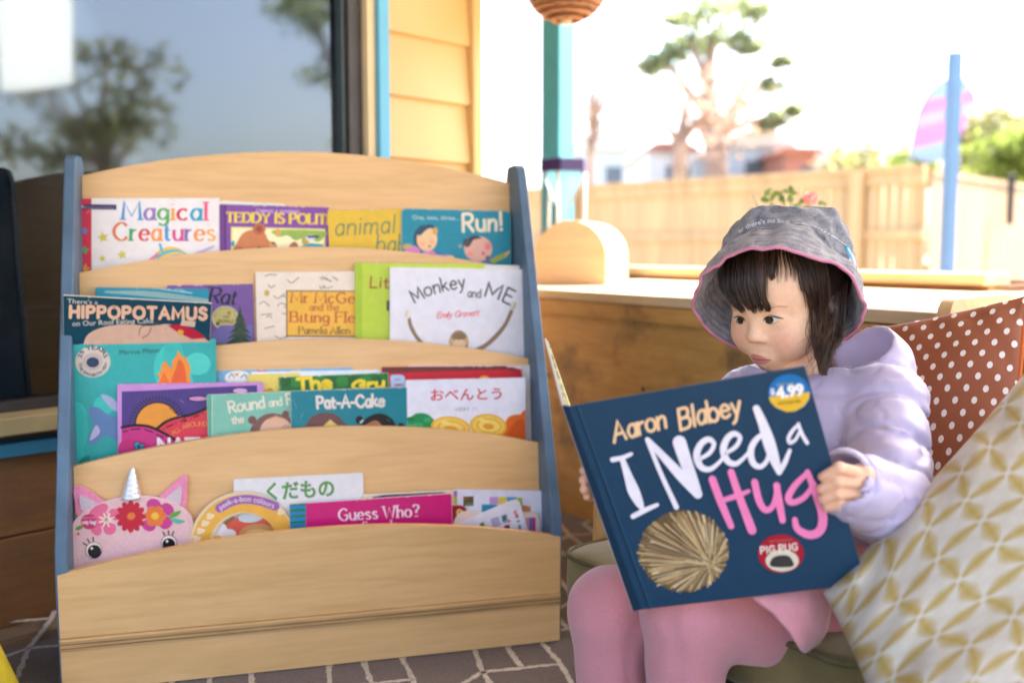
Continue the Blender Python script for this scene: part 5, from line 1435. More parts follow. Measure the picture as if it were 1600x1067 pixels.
# ------------------------------------------------------------------ the chair
SA = U(868, 862, 1.53)
ZS = float(SA[2])
ce, cg = nrm((0.58, -0.81, 0)), nrm((0.81, 0.58, 0))
def CH(u, v, z):                       # along the front edge, back from it, height
    return np.array([SA[0], SA[1], 0]) + ce * u + cg * v + np.array([0, 0, z])
chair = thing('armchair', 'olive upholstered low armchair with pale timber frame under the child', 'chair', CH(.27, .24, 0))
olive = mat('olive_fabric', (0.150, 0.115, 0.030), .85, .25, 14, bump=.25, bscale=500, sheen=.2)
b = MB()
CW, CD, TH = .54, .50, .078
rows = []
def rsq(t, w, d, r):                   # rounded square outline
    out = rounded(w, d, r, n=6)
    return out
ol = rounded(CW, CD, .045, n=7)
cxm, cym = CW / 2, CD / 2
rings = []
for (s_, z_) in ((.90, -TH), (.985, -TH), (1.0, -TH + .012), (1.003, -TH * .5), (1.0, -.008), (.985, .0), (.95, .006), (.8, .012), (.5, .017), (.2, .018), (.02, .018)):
    rings.append([CH(cxm + (u - cxm) * s_, cym + (v - cym) * s_, ZS + z_) for u, v in ol] )
n_ = len(ol)
V = [p for r_ in rings for p in r_]
F = [(i * n_ + k, i * n_ + (k + 1) % n_, (i + 1) * n_ + (k + 1) % n_, (i + 1) * n_ + k) for i in range(len(rings) - 1) for k in range(n_)]
F += [tuple(range(n_ - 1, -1, -1)), tuple((len(rings) - 1) * n_ + k for k in range(n_))]
b.add(V, F, olive)
seat = b.build('seat_cushion', chair, smooth=True)
b = MB(); pth = [CH(cxm + (u - cxm) * .997, cym + (v - cym) * .997, ZS + .0005) for u, v in ol]; b.tube(pth + [pth[0], pth[1]], .0042, mat('olive_piping', (0.085, 0.07, 0.026), .8, .2, 60), 8, caps=False)
b.build('piping', seat, smooth=True)
cwood = two_noise_wood('chair_timber', (0.50, 0.28, 0.09), (0.40, 0.20, 0.055), (3, 3, 1.2), .2, .4, 5)
b = MB(); b.box((.03, .03, ZS - TH - .03), (CW - .03, CD - .03, ZS - TH - .001), mat('webbing', (.03, .025, .02), .9), CH); b.build('seat_frame', chair)
for (u, v, du, dv) in ((.055, .055, -.012, -.02), (CW - .05, .05, .02, -.02), (.05, CD - .04, -.02, .03), (CW - .05, CD - .04, .02, .03)):
    b = MB(); b.tube([CH(u + du, v + dv, 0.001), CH(u, v, ZS - TH - .002)], [.0135, .018], cwood, 10); b.build('leg', chair, smooth=True)
b = MB(); b.tube([CH(-.012, .10, 0.001), CH(-.018, .115, .3), CH(-.016, .132, .43)], [.016, .019, .017], cwood, 10); b.build('arm_post', chair, smooth=True)
b = MB(); b.prism(rounded(.045, .46, .02), lambda u, v, d: CH(-.04 + u, .10 + v, .43 + d), 0, .022, cwood); b.build('armrest', chair, bevel=.004)
b = MB(); b.prism(rounded(CW, .22, .04), lambda u, v, d: CH(u, CD + .01 + v * .18 + d, ZS + .01 + v), 0, .06, olive); b.build('backrest', chair, bevel=.01)

# pale board behind the cushions, parallel to the house wall
t0 = U(1474, 468, 1.62)
b = MB()
TT = lambda u, v, d: np.array([t0[0], t0[1], 0]) + wu * u + wn * d + np.array([0, 0, v])
ztop = float(t0[2])
pr_ = [(0.0, .002), (0.0, ztop - .03)] + [(.03 - .03 * math.cos(R(a)), ztop - .03 + .03 * math.sin(R(a))) for a in range(15, 91, 15)] + [(1.0, ztop), (1.0, .002)]
b.prism(pr_, TT, -.010, .012, PALEWOOD)
tag(b.build('wooden_screen', base=t0 * [1, 1, 0], bevel=.003), 'pale timber board with rounded corner behind the orange dotted cushion', 'board')

# ------------------------------------------------------------------ cushions
def pillow(name, label, TL, TR, BR, BL, puff, m, cat='cushion', n=90, pinch=.06, color=None, wr=.002, seed=1):
    TL, TR, BR, BL = [np.asarray(p, float) for p in (TL, TR, BR, BL)]
    nn = nrm(np.cross(TR - TL, BL - TL))
    if nn[1] > 0: nn = -nn
    us = np.linspace(-1, 1, n)
    Ug, Vg = np.meshgrid(us, us)
    rr = np.random.RandomState(seed)
    def side(sg):
        pin = 1 - pinch * (1 - Ug ** 2) * 1.0
        pin2 = 1 - pinch * (1 - Vg ** 2) * 1.0
        a, c = Ug * pin2, Vg * pin
        u, v = (a + 1) / 2, (c + 1) / 2
        P = TL[None, None] * ((1 - u) * (1 - v))[..., None] + TR * (u * (1 - v))[..., None] + BR * (u * v)[..., None] + BL * ((1 - u) * v)[..., None]
        hgt = puff * (np.clip(1 - Ug ** 2, 0, 1) * np.clip(1 - Vg ** 2, 0, 1)) ** .42
        wv = np.zeros_like(Ug)
        for _ in range(9):
            k = rr.normal(0, 5, 2); ph = rr.uniform(0, 6.28)
            wv += np.sin(k[0] * Ug + k[1] * Vg + ph)
        edge = np.clip(1 - np.maximum(abs(Ug), abs(Vg)), 0, 1)
        pleat = np.sin(16 * Ug + 3 * np.sin(5 * Vg)) * np.exp(-((1 - abs(Vg)) / .22) ** 2) + np.sin(15 * Vg + 3 * np.sin(4 * Ug)) * np.exp(-((1 - abs(Ug)) / .22) ** 2)
        hgt = hgt + (wr * wv * .5 + wr * pleat * .8) * np.minimum(1, edge * 8)
        return P + nn * (sg * hgt)[..., None]
    A, B_ = side(1), side(-1)
    idx = lambda i, j, s: i * n + j + s * n * n
    V = np.concatenate([A.reshape(-1, 3), B_.reshape(-1, 3)])
    F = []
    for i in range(n - 1):
        for j in range(n - 1):
            F.append((idx(i, j, 0), idx(i, j + 1, 0), idx(i + 1, j + 1, 0), idx(i + 1, j, 0)))
            F.append((idx(i, j, 1), idx(i + 1, j, 1), idx(i + 1, j + 1, 1), idx(i, j + 1, 1)))
    me = bpy.data.meshes.new(name)
    base = V.mean(0); base[2] = V[:, 2].min()
    me.from_pydata((V - base).tolist(), [], F)
    uv = me.uv_layers.new(name='UVMap')
    li = np.zeros(len(me.loops), dtype=np.int32); me.loops.foreach_get('vertex_index', li)
    UV = np.stack([(Ug + 1) / 2, (Vg + 1) / 2], -1).reshape(-1, 2); UV = np.concatenate([UV, UV])
    uv.data.foreach_set('uv', UV[li].ravel().astype(np.float32))
    if color is not None:
        ca = me.color_attributes.new('dye', 'FLOAT_COLOR', 'POINT')
        Cc = color(np.concatenate([Ug.ravel(), Ug.ravel()]), np.concatenate([Vg.ravel(), Vg.ravel()]))
        ca.data.foreach_set('color', np.c_[Cc, np.ones(len(Cc))].ravel().astype(np.float32))
    me.polygons.foreach_set('use_smooth', [True] * len(F))
    me.materials.append(m)
    import bmesh
    bm = bmesh.new(); bm.from_mesh(me); bmesh.ops.remove_doubles(bm, verts=bm.verts, dist=1e-5); bmesh.ops.recalc_face_normals(bm, faces=bm.faces); bm.to_mesh(me); bm.free()
    o = bpy.data.objects.new(name, me); COL.objects.link(o); o.location = base
    tag(o, label, cat)
    return o, A, nn
dm = bpy.data.materials.new('dotted_rust_cotton'); dm.use_nodes = True; nt = dm.node_tree
p = nt.nodes['Principled BSDF']; p.inputs['Roughness'].default_value = .8
tc = nt.nodes.new('ShaderNodeTexCoord'); mp = nt.nodes.new('ShaderNodeMapping'); mp.inputs['Scale'].default_value = (15, 15, 1); mp.inputs['Rotation'].default_value = (0, 0, R(38))
nt.links.new(tc.outputs['UV'], mp.inputs[0])
fv = nt.nodes.new('ShaderNodeVectorMath'); fv.operation = 'FRACTION'; nt.links.new(mp.outputs[0], fv.inputs[0])
sv = nt.nodes.new('ShaderNodeVectorMath'); sv.operation = 'SUBTRACT'; sv.inputs[1].default_value = (.5, .5, 0); nt.links.new(fv.outputs[0], sv.inputs[0])
sp = nt.nodes.new('ShaderNodeSeparateXYZ'); nt.links.new(sv.outputs[0], sp.inputs[0])
cb = nt.nodes.new('ShaderNodeCombineXYZ'); nt.links.new(sp.outputs[0], cb.inputs[0]); nt.links.new(sp.outputs[1], cb.inputs[1])
lv = nt.nodes.new('ShaderNodeVectorMath'); lv.operation = 'LENGTH'; nt.links.new(cb.outputs[0], lv.inputs[0])
rg = nt.nodes.new('ShaderNodeMapRange'); rg.inputs['From Min'].default_value = .19; rg.inputs['From Max'].default_value = .225; rg.inputs['To Min'].default_value = 1; rg.inputs['To Max'].default_value = 0
nt.links.new(lv.outputs['Value'], rg.inputs[0])
mx = nt.nodes.new('ShaderNodeMix'); mx.data_type = 'RGBA'; mx.inputs['A'].default_value = (.245, .066, .023, 1); mx.inputs['B'].default_value = (.66, .60, .56, 1)
nt.links.new(rg.outputs[0], mx.inputs['Factor']); nt.links.new(mx.outputs['Result'], p.inputs['Base Color'])
nz = nt.nodes.new('ShaderNodeTexNoise'); nz.inputs['Scale'].default_value = 500; nt.links.new(tc.outputs['Object'], nz.inputs[0])
bp2 = nt.nodes.new('ShaderNodeBump'); bp2.inputs['Strength'].default_value = .25; bp2.inputs['Distance'].default_value = .002; nt.links.new(nz.outputs['Fac'], bp2.inputs['Height']); nt.links.new(bp2.outputs[0], p.inputs['Normal'])
o, A_, nn_ = pillow('dotted_cushion', 'rust orange cushion with white polka dots standing behind the child', U(1296, 520, 1.56), U(1606, 461, 1.44), U(1590, 870, 1.33), U(1270, 985, 1.37), .062, dm, wr=.0028, seed=4)
b = MB()
sd = [A_[i, -1] for i in range(0, A_.shape[0], 3)]
b.tube(sd, .004, mat('orange_piping', (.62, .13, .01), .7), 8); b.build('piping', o, smooth=True)
mm = bpy.data.materials.new('mustard_shibori'); mm.use_nodes = True; nt = mm.node_tree
p = nt.nodes['Principled BSDF']; p.inputs['Roughness'].default_value = .85
at_ = nt.nodes.new('ShaderNodeAttribute'); at_.attribute_name = 'dye'; nt.links.new(at_.outputs['Color'], p.inputs['Base Color'])
tc = nt.nodes.new('ShaderNodeTexCoord'); wv = nt.nodes.new('ShaderNodeTexWave'); wv.inputs['Scale'].default_value = 95; wv.inputs['Distortion'].default_value = 1.5
nt.links.new(tc.outputs['UV'], wv.inputs[0])
bp2 = nt.nodes.new('ShaderNodeBump'); bp2.inputs['Strength'].default_value = .22; bp2.inputs['Distance'].default_value = .002; nt.links.new(wv.outputs['Fac'], bp2.inputs['Height']); nt.links.new(bp2.outputs[0], p.inputs['Normal'])
def dye(u, v):
    k = 4.1
    a, c = (u + .10 * np.sin(3 * v) + .025 * np.sin(9 * v + 4 * u)) * k + .35, (v + .08 * np.sin(4 * u) + .02 * np.sin(11 * u - 3 * v)) * k + .2
    ca, cc = a - np.round(a), c - np.round(c)
    rs = np.random.RandomState(5).rand(len(u)) * .12
    pet = np.zeros_like(u)
    for x, y in ((ca, cc), (cc, ca)):
        t = np.clip((abs(x) - .07) / .43, 0, 1)
        wid = .05 + .21 * t * (1 - .35 * t)
        prof = np.clip(1 - np.abs(y) / (wid * 1.35), 0, 1) ** .7 * np.clip((abs(x) - .05) / .06, 0, 1)
        pet = np.maximum(pet, prof * (1 - .25 * t))
    core = np.exp(-((np.hypot(ca, cc) - .5) / .14) ** 2) * .16
    pet = np.clip(pet * .95 + core + rs * .8 * (pet > .04), 0, 1)[:, None]
    return np.array([.50, .475, .43]) * (1 - pet) + np.array([.35, .235, .018]) * pet
pillow('shibori_cushion', 'off white cushion with mustard tie dyed star pattern in the near corner', U(1660, 505, 1.22), U(2010, 845, 1.08), U(1400, 1260, 0.93), U(1286, 926, 1.085), .075, mm, n=210, color=dye, wr=.0055, seed=9)

# ------------------------------------------------------------------ the open picture book in her hands
hb_ST, hb_RT, hb_SB = U(888, 635, 1.07), U(1258, 572, 1.025), U(1003, 952, 1.115)
HN = nrm(np.cross(hb_RT - hb_ST, hb_SB - hb_ST))
if HN[1] > 0: HN = -HN
hb_RB = on_plane(1353, 912, hb_ST, HN)
held = thing('open_picture_book', 'open navy picture book with white and pink brush lettering held by the child', 'book', hb_SB)
NAVY = (22, 58, 84)
navy = ink(NAVY, .5)
quad = [hb_ST, hb_RT, hb_RB, hb_SB]
b = MB()
V = [q for q in quad] + [q - HN * .0028 for q in quad]
b.add(V, [(0, 1, 2, 3), (7, 6, 5, 4), (0, 4, 5, 1), (1, 5, 6, 2), (2, 6, 7, 3), (3, 7, 4, 0)], navy)
fc = b.build('front_cover', held, bevel=.0007)
ex = nrm(hb_RT - hb_ST); ey = nrm(hb_SB - hb_ST)
b = MB()
ins = [hb_ST + ex * .006 + ey * .004, hb_RT - ex * .004 + ey * .004, hb_RB - ex * .004 - ey * .004, hb_SB + ex * .006 - ey * .004]
V = [q - HN * .003 for q in ins] + [q - HN * .0085 for q in ins]
b.add(V, [(0, 1, 2, 3), (7, 6, 5, 4), (0, 4, 5, 1), (1, 5, 6, 2), (2, 6, 7, 3), (3, 7, 4, 0)], PAGES)
b.build('page_block', held)
# spine and the far cover
sp0, sp1 = U(878, 634, 1.081), U(989, 955, 1.124)
b = MB()
V = [hb_ST - ex * .0002, sp0, sp1, hb_SB - ex * .0002]
bk_n = nrm(np.cross(sp0 - hb_ST, hb_SB - hb_ST)); bk_n = -bk_n if bk_n[1] > 0 else bk_n
b.add(V + [q - bk_n * .0028 for q in V], [(0, 1, 2, 3), (7, 6, 5, 4), (0, 4, 5, 1), (1, 5, 6, 2), (2, 6, 7, 3), (3, 7, 4, 0)], navy)
spn = b.build('spine', held, bevel=.0006)
far0 = U(850, 529, 1.285); far1 = far0 + (sp1 - sp0)
fn = nrm(np.cross(far0 - sp0, sp1 - sp0)); fn = fn if fn[0] < 0 else -fn          # outward: to the left
b = MB()
V = [sp0 + fn * .0002, far0, far1, sp1 + fn * .0002]
b.add(V + [q - fn * .0028 for q in V], [(0, 1, 2, 3), (7, 6, 5, 4), (0, 4, 5, 1), (1, 5, 6, 2), (2, 6, 7, 3), (3, 7, 4, 0)], ink((205, 205, 205)))
b.build('back_cover', held, bevel=.0006)
b = MB()
fdv, dv = nrm(far0 - sp0), nrm(sp1 - sp0)
V = [sp0 + fdv * .004 + dv * .003, far0 - fdv * .004 + dv * .003, far1 - fdv * .004 - dv * .003, sp1 + fdv * .004 - dv * .003]
b.add([q - fn * .003 for q in V] + [q - fn * (.0075 if i in (0, 3) else .0045) for i, q in enumerate(V)], [(0, 1, 2, 3), (7, 6, 5, 4), (0, 4, 5, 1), (1, 5, 6, 2), (2, 6, 7, 3), (3, 7, 4, 0)], mat('page_edges', (.62, .60, .30), .7, .5, 1, stretch=(1, 40, 300)))
b.build('far_pages', held)
S = Sheet(hb_ST, HN); S.layer = 2
A7 = lambda *p: [(940 + p[i] / 4.324, 600 + p[i + 1] / 4.324) for i in range(0, len(p), 2)]
A2 = lambda *p: [(840 + p[i] / 2.426, 520 + p[i + 1] / 2.426) for i in range(0, len(p), 2)]
# hinge groove drawn as flat strokes, dark for its shade, paler for its lit edge
S.stroke([(899, 633), (1014, 951)], 2.2, (14, 40, 62), smooth=False, cap=False); S.stroke([(903, 632.5), (1018, 950)], 1.2, (40, 82, 108), smooth=False, cap=False)
# generic round of dry straw bristles
def straw_ball():
    rr = random.Random(11)
    cx, cy = 1112, 880
    out = []
    for k in range(40):
        a = 2 * math.pi * k / 40
        x = 1070 + 73 * math.cos(a) * (1 if math.cos(a) < 0 else .93); y = 861 - 63 * math.sin(a)
        out.append((x + rr.uniform(-2, 2), y + rr.uniform(-2, 2)))
    S.poly(out, (104, 84, 58))
    cols = [(186, 156, 108), (208, 180, 132), (140, 112, 74), (222, 202, 158), (88, 70, 54), (164, 134, 90), (196, 168, 118), (112, 94, 84)]
    for k in range(330):
        a = rr.uniform(0, 2 * math.pi)
        f0, f1 = rr.uniform(.02, .6), rr.uniform(.75, 1.0)
        ex_ = 1070 + 75 * math.cos(a) * (1 if math.cos(a) < 0 else .93); ey_ = 861 - 65 * math.sin(a)
        p = lambda f: (cx + (ex_ - cx) * f + rr.uniform(-1, 1), cy + (ey_ - cy) * f + rr.uniform(-1, 1))
        S.layer = 4 + k % 9
        S.stroke([p(f0), p(f1)], [1.0, rr.uniform(1.2, 2.6)], rr.choice(cols), smooth=False, cap=False)
    S.layer = 14
    for k in range(60):
        a = rr.uniform(0, 6.28); r0 = rr.uniform(2, 22)
        S.stroke([(cx, cy + 4), (cx + r0 * math.cos(a), cy + 4 + r0 * math.sin(a))], 1.1, rr.choice(cols[:4]), smooth=False, cap=False); S.layer = 14 + k % 3
straw_ball()
S.layer = 18
S.ell(1220, 864, 36, 30, (165, 28, 48)); S.ell(1222, 875, 26, 17, (214, 205, 180)); S.poly([(1206, 872), (1216, 867), (1230, 867), (1237, 873), (1238, 884), (1205, 884)], (62, 58, 56), True); S.type('FROM THE CREATOR OF', (1202, 847), (1238, 844), 3.6, (215, 120, 110), .0)
S.text('PIG PUG', [(1189, 864), (1246, 858)], 10.5, (236, 222, 210), 2.1, 'hand', space=.3)
S.layer = 18
S.ell(1233, 613.5, 33, 29.5, (20, 108, 172)); S.poly([(1201, 620), (1265, 612), (1264, 622), (1256, 634), (1242, 642), (1228, 643), (1212, 636), (1204, 628)], (228, 182, 50))
S.type('$', (1204, 616), (1211, 615), 9, (236, 230, 222), .04); S.type('4.99', (1213, 622), (1257, 615.5), 17, (240, 234, 226), .055); S.type('RETAIL VALUE', (1214, 603), (1240, 600), 4, (190, 180, 90), .0); S.type('GOOD READ DEAL', (1216, 632), (1252, 628), 4.5, (110, 85, 30), .02)
S.layer = 18
CR = (238, 196, 150)
S.text('Aaron', [(960, 690), (1041, 667)], 30, CR, 4.9, space=.16, slant=.12, jit=.05); S.text('Blabey', [(1064, 671), (1158, 646)], 32, CR, 5.0, space=.16, slant=.12, jit=.05)
Wt, Pk = (232, 226, 234), (238, 130, 180)
S.txt = True
for P, w in ((A7(75, 508, 140, 495, 200, 470), [8, 7, 6]), (A7(140, 505, 180, 620, 215, 715, 255, 800, 268, 825), [8, 13, 18, 13, 9]), (A7(212, 890, 290, 850, 375, 812), [8, 8, 6]),
             (A7(308, 372, 400, 600, 505, 828), [7, 7, 8]), (A7(312, 375, 420, 490, 540, 620, 650, 740), [8, 12, 16, 14]), (A7(525, 390, 575, 540, 625, 680, 652, 742), [21, 19, 17, 13]),
             (A7(660, 505, 730, 460, 758, 400, 720, 370, 668, 405, 642, 480, 670, 555, 730, 572, 790, 530, 822, 490), [6, 7, 7, 9, 10, 11, 10, 8, 6, 5]),
             (A7(840, 462, 905, 420, 935, 360, 895, 332, 848, 365, 822, 440, 850, 515, 905, 535, 960, 495, 990, 460), [6, 7, 7, 9, 10, 11, 10, 8, 6, 5]),
             (A7(1100, 330, 1045, 370, 1008, 440, 1020, 525, 1070, 555, 1115, 515, 1135, 440), [7, 9, 10, 10, 8, 7, 6]), (A7(1045, 162, 1090, 270, 1130, 390, 1165, 500, 1198, 590), [11, 15, 19, 16, 9]), (A7(1198, 592, 1235, 530, 1270, 445), [9, 8, 6]),
             (A7(1330, 270, 1290, 310, 1262, 360, 1272, 392, 1310, 370, 1335, 320), [5, 6, 6, 6, 5, 4]), (A7(1328, 265, 1350, 330, 1388, 395), [5, 6, 6])):
    S.stroke(P, w, Wt)
S.layer = 34
for P, w in ((A2(662, 553, 695, 640, 733, 730), [12, 12, 10]), (A2(733, 525, 765, 620, 812, 745), [11, 12, 14]), (A2(700, 632, 755, 615, 800, 597), [8, 9, 6]),
             (A2(822, 563, 838, 630, 862, 668, 890, 655, 905, 610, 908, 578), [11, 11, 10, 9, 9, 10]), (A2(905, 575, 915, 640, 928, 708), [10, 12, 10]),
             (A2(1022, 528, 975, 575, 950, 620, 965, 640, 1010, 620, 1048, 570), [8, 10, 11, 10, 9, 8]), (A2(1022, 525, 1055, 610, 1080, 690, 1070, 745, 1030, 762, 985, 740, 974, 705), [9, 12, 14, 14, 13, 11, 9])):
    S.stroke(P, w, Pk)
S.txt = False
S.mb.build('cover_art', fc, fix=False); S.tx.build('title_lettering', fc, fix=False)
S = Sheet(sp0, bk_n); S.layer = 2
S.type('I Need a', (921, 750), (936, 792), 5.5, (225, 222, 228), .0); S.type('Hug', (930.5, 783), (935, 797), 5, Pk, .0); S.type('Aaron Blabey', (940, 806), (955, 846), 4.5, (225, 222, 228), .0)
S.tx.build('spine_lettering', spn, fix=False)
def d_book(px, py):
    P = on_plane(px, py, hb_ST, HN)
    return float((P - CAM)[1] * CP - (P - CAM)[2] * SP)
# ------------------------------------------------------------------ soft shapes as distance fields, meshed with surface nets
def smin(a, b, k):
    h = np.clip(.5 + .5 * (b - a) / k, 0, 1)
    return b * (1 - h) + a * h - k * h * (1 - h)
def smax(a, b, k):
    return -smin(-a, -b, k)
def cap(P, a, b, ra, rb):
    a, b = np.asarray(a, float), np.asarray(b, float)
    ba = b - a; pa = P - a
    h = np.clip((pa @ ba) / (ba @ ba), 0, 1)
    return np.linalg.norm(pa - h[:, None] * ba, axis=1) - (ra + (rb - ra) * h)
def ell(P, c, r):
    q = (P - np.asarray(c, float)) / np.asarray(r, float)
    k0 = np.linalg.norm(q, axis=1)
    k1 = np.linalg.norm(q / np.asarray(r, float), axis=1)
    return k0 * (k0 - 1) / np.maximum(k1, 1e-9)
def noise3(P, f, seed, n=14):
    r = np.random.RandomState(seed)
    v = np.zeros(len(P))
    for _ in range(n):
        k = r.normal(0, 1, 3) * f
        v += np.sin(P @ k + r.uniform(0, 6.28))
    return v / n ** .5
def surface(f, lo, hi, h):
    lo, hi = np.asarray(lo, float), np.asarray(hi, float)
    n = np.maximum(2, np.ceil((hi - lo) / h).astype(int) + 1)
    ax = [lo[i] + h * np.arange(n[i]) for i in range(3)]
    val = np.empty(n)
    for i in range(n[0]):
        Y, Z = np.meshgrid(ax[1], ax[2], indexing='ij')
        P = np.c_[np.full(Y.size, ax[0][i]), Y.ravel(), Z.ravel()]
        val[i] = f(P).reshape(n[1], n[2])
    ins = val < 0
    c = n - 1
    acc = np.zeros((*c, 3)); cnt = np.zeros(c)
    for axis in range(3):
        sl0 = [slice(None)] * 3; sl1 = [slice(None)] * 3
        sl0[axis] = slice(0, -1); sl1[axis] = slice(1, None)
        a, b_ = val[tuple(sl0)], val[tuple(sl1)]
        cross = (a < 0) != (b_ < 0)
        t = np.where(cross, a / np.where(cross, a - b_, 1), 0)
        o1, o2 = [k for k in range(3) if k != axis]
        for d1 in (0, 1):
            for d2 in (0, 1):
                s = [slice(None)] * 3
                s[o1] = slice(d1, d1 + c[o1]); s[o2] = slice(d2, d2 + c[o2])
                cr = cross[tuple(s)]; tt = t[tuple(s)]
                cnt += cr
                acc[..., axis] += cr * tt
                acc[..., o1] += cr * d1; acc[..., o2] += cr * d2
    act = cnt > 0
    ids = -np.ones(c, int); ids[act] = np.arange(act.sum())
    cell = np.argwhere(act)
    V = lo + (cell + acc[act] / cnt[act][:, None]) * h
    F = []
    for axis in range(3):
        o1, o2 = [(1, 2), (2, 0), (0, 1)][axis]
        sl0 = [slice(1, -1)] * 3; sl1 = [slice(1, -1)] * 3
        sl0[axis] = slice(0, -1); sl1[axis] = slice(1, None)
        a, b_ = ins[tuple(sl0)], ins[tuple(sl1)]
        e = np.argwhere(a != b_)
        if len(e) == 0: continue
        fl = a[tuple(e.T)]
        off = np.ones(3, int); off[axis] = 0
        p = e + off
        def g(d1, d2):
            q = p.copy(); q[:, o1] += d1; q[:, o2] += d2
            return ids[q[:, 0], q[:, 1], q[:, 2]]
        q = np.stack([g(-1, -1), g(0, -1), g(0, 0), g(-1, 0)], 1)
        q[~fl] = q[~fl][:, ::-1]
        F.append(q)
    F = np.concatenate(F)
    F = F[(F >= 0).all(1)]
    return V, F
def mesh_obj(name, V, F, m, parent, colors=None, smooth_it=0, sub=False):
    me = bpy.data.meshes.new(name)
    me.from_pydata(V.tolist(), [], F.tolist())
    if colors is not None:
        ca = me.color_attributes.new('tone', 'FLOAT_COLOR', 'POINT')
        ca.data.foreach_set('color', np.c_[colors, np.ones(len(V))].ravel().astype(np.float32))
    me.polygons.foreach_set('use_smooth', [True] * len(F))
    me.materials.append(m)
    me.update()
    o = bpy.data.objects.new(name, me); COL.objects.link(o)
    if parent is not None: attach(o, parent)
    if smooth_it:
        md = o.modifiers.new('smooth', 'SMOOTH'); md.iterations = smooth_it; md.factor = .5
    return o

girl = thing('person', 'small child in grey bucket hat and lilac jacket sitting and reading the navy picture book', 'person', CH(.25, .2, ZS))
# ---- head frame
hf = nrm((-0.735, -0.640, -0.235))
hu0 = np.array([0.04, 0, 1.0]); hu = nrm(hu0 - hf * np.dot(hu0, hf))
hl = -np.cross(hf, hu)                                        # towards her left
HS = 1.0
HC = U(1181, 502, 1.31) - hf * .069 + hu * .018
HM = np.stack([hl, hf, hu], 1)
def h2w(q): return HC + (np.asarray(q, float) * HS) @ HM.T
def w2h(P): return ((P - HC) @ HM) / HS
def head_sdf(P):
    q = w2h(P); s = q.copy(); s[:, 0] = np.abs(q[:, 0])
    d = ell(q, (0, -.014, .022), (.0715, .085, .073))
    d = smin(d, ell(q, (0, .020, -.030), (.0560, .0515, .061)), .022)
    d = smin(d, ell(q, (0, .032, .020), (.057, .043, .046)), .02)
    d = smin(d, ell(s, (.0295, .036, -.044), (.030, .029, .031)), .016)
    d = smin(d, ell(q, (0, .043, -.083), (.018, .0165, .0145)), .016)
    d = smax(d, -ell(s, (.0265, .0845, -.0165), (.016, .012, .0085)), .010)
    d = smin(d, cap(q, (0, .066, -.010), (0, .0745, -.034), .0055, .0075), .010)
    d = smin(d, ell(q, (0, .0765, -.0375), (.0085, .0085, .0072)), .005)
    d = smin(d, ell(s, (.0098, .0705, -.0405), (.0062, .0075, .0056)), .004)
    d = smax(d, -ell(s, (.0052, .0755, -.0462), (.0030, .0035, .0024)), .0025)
    d = smin(d, ell(q, (0, .0585, -.066), (.021, .0125, .017)), .010)
    lx = np.abs(q[:, 0])
    up_z = -.0640 - .0028 * np.clip(lx / .016, 0, 1) ** 1.3 - .0012 * np.exp(-(q[:, 0] / .0022) ** 2)
    d = smin(d, np.sqrt(np.maximum(lx - .0140, 0) ** 2 + ((q[:, 1] - (.0692 - 6.5 * np.minimum(lx, .0165) ** 2 * 3)) * 1.0) ** 2 + ((q[:, 2] - up_z) * 1.25) ** 2) - .0030, .003)
    d = smin(d, np.sqrt(np.maximum(lx - .0105, 0) ** 2 + (q[:, 1] - (.0678 - 6.5 * np.minimum(lx, .0165) ** 2 * 3)) ** 2 + ((q[:, 2] + .0713) * 1.1) ** 2) - .0032, .003)
    d = smax(d, -(np.sqrt(np.maximum(lx - .0150, 0) ** 2 + (q[:, 1] - (.0730 - 6.5 * np.minimum(lx, .0165) ** 2 * 3)) ** 2 + (q[:, 2] + .0673) ** 2) - .0014), .0014)
    d = smin(d, ell(s, (.0262, .0535, -.0175), (.0165, .0150, .0125)), .006)
    lid = np.sqrt(np.maximum(np.abs(s[:, 0] - .0265) - .010, 0) ** 2 + (s[:, 1] - .0672 + 18 * (s[:, 0] - .0265) ** 2) ** 2 + (q[:, 2] + .0105) ** 2) - .0017
    d = smin(d, lid, .004)
    d = smin(d, ell(s, (.068, -.010, -.022), (.009, .016, .022)), .006)
    nk = cap(q, (0, -.022, -.055), (0, -.048, -.150), .040, .043)
    d = smin(d, nk, .016)
    return d
cs = np.array([h2w((x, y, z)) for x in (-.085, .085) for y in (-.115, .09) for z in (-.165, .105)])
HV, HF = surface(head_sdf, cs.min(0), cs.max(0), .0014)
skin = bpy.data.materials.new('skin'); skin.use_nodes = True; nt = skin.node_tree
p = nt.nodes['Principled BSDF']; p.inputs['Roughness'].default_value = .48; p.inputs['Specular IOR Level'].default_value = .4
p.inputs['Subsurface Weight'].default_value = .18; p.inputs['Subsurface Radius'].default_value = (.9, .35, .2); p.inputs['Subsurface Scale'].default_value = .005
at_ = nt.nodes.new('ShaderNodeAttribute'); at_.attribute_name = 'tone'; tc = nt.nodes.new('ShaderNodeTexCoord')
n1 = nt.nodes.new('ShaderNodeTexNoise'); n1.inputs['Scale'].default_value = 160; n1.inputs['Detail'].default_value = 6; nt.links.new(tc.outputs['Object'], n1.inputs[0])
r1 = nt.nodes.new('ShaderNodeMapRange'); r1.inputs['To Min'].default_value = .88; r1.inputs['To Max'].default_value = 1.10; nt.links.new(n1.outputs['Fac'], r1.inputs[0])
vm = nt.nodes.new('ShaderNodeVectorMath'); vm.operation = 'SCALE'; nt.links.new(at_.outputs['Color'], vm.inputs[0]); nt.links.new(r1.outputs[0], vm.inputs['Scale'])
nt.links.new(vm.outputs[0], p.inputs['Base Color'])
n2 = nt.nodes.new('ShaderNodeTexNoise'); n2.inputs['Scale'].default_value = 900; n2.inputs['Detail'].default_value = 3; nt.links.new(tc.outputs['Object'], n2.inputs[0])
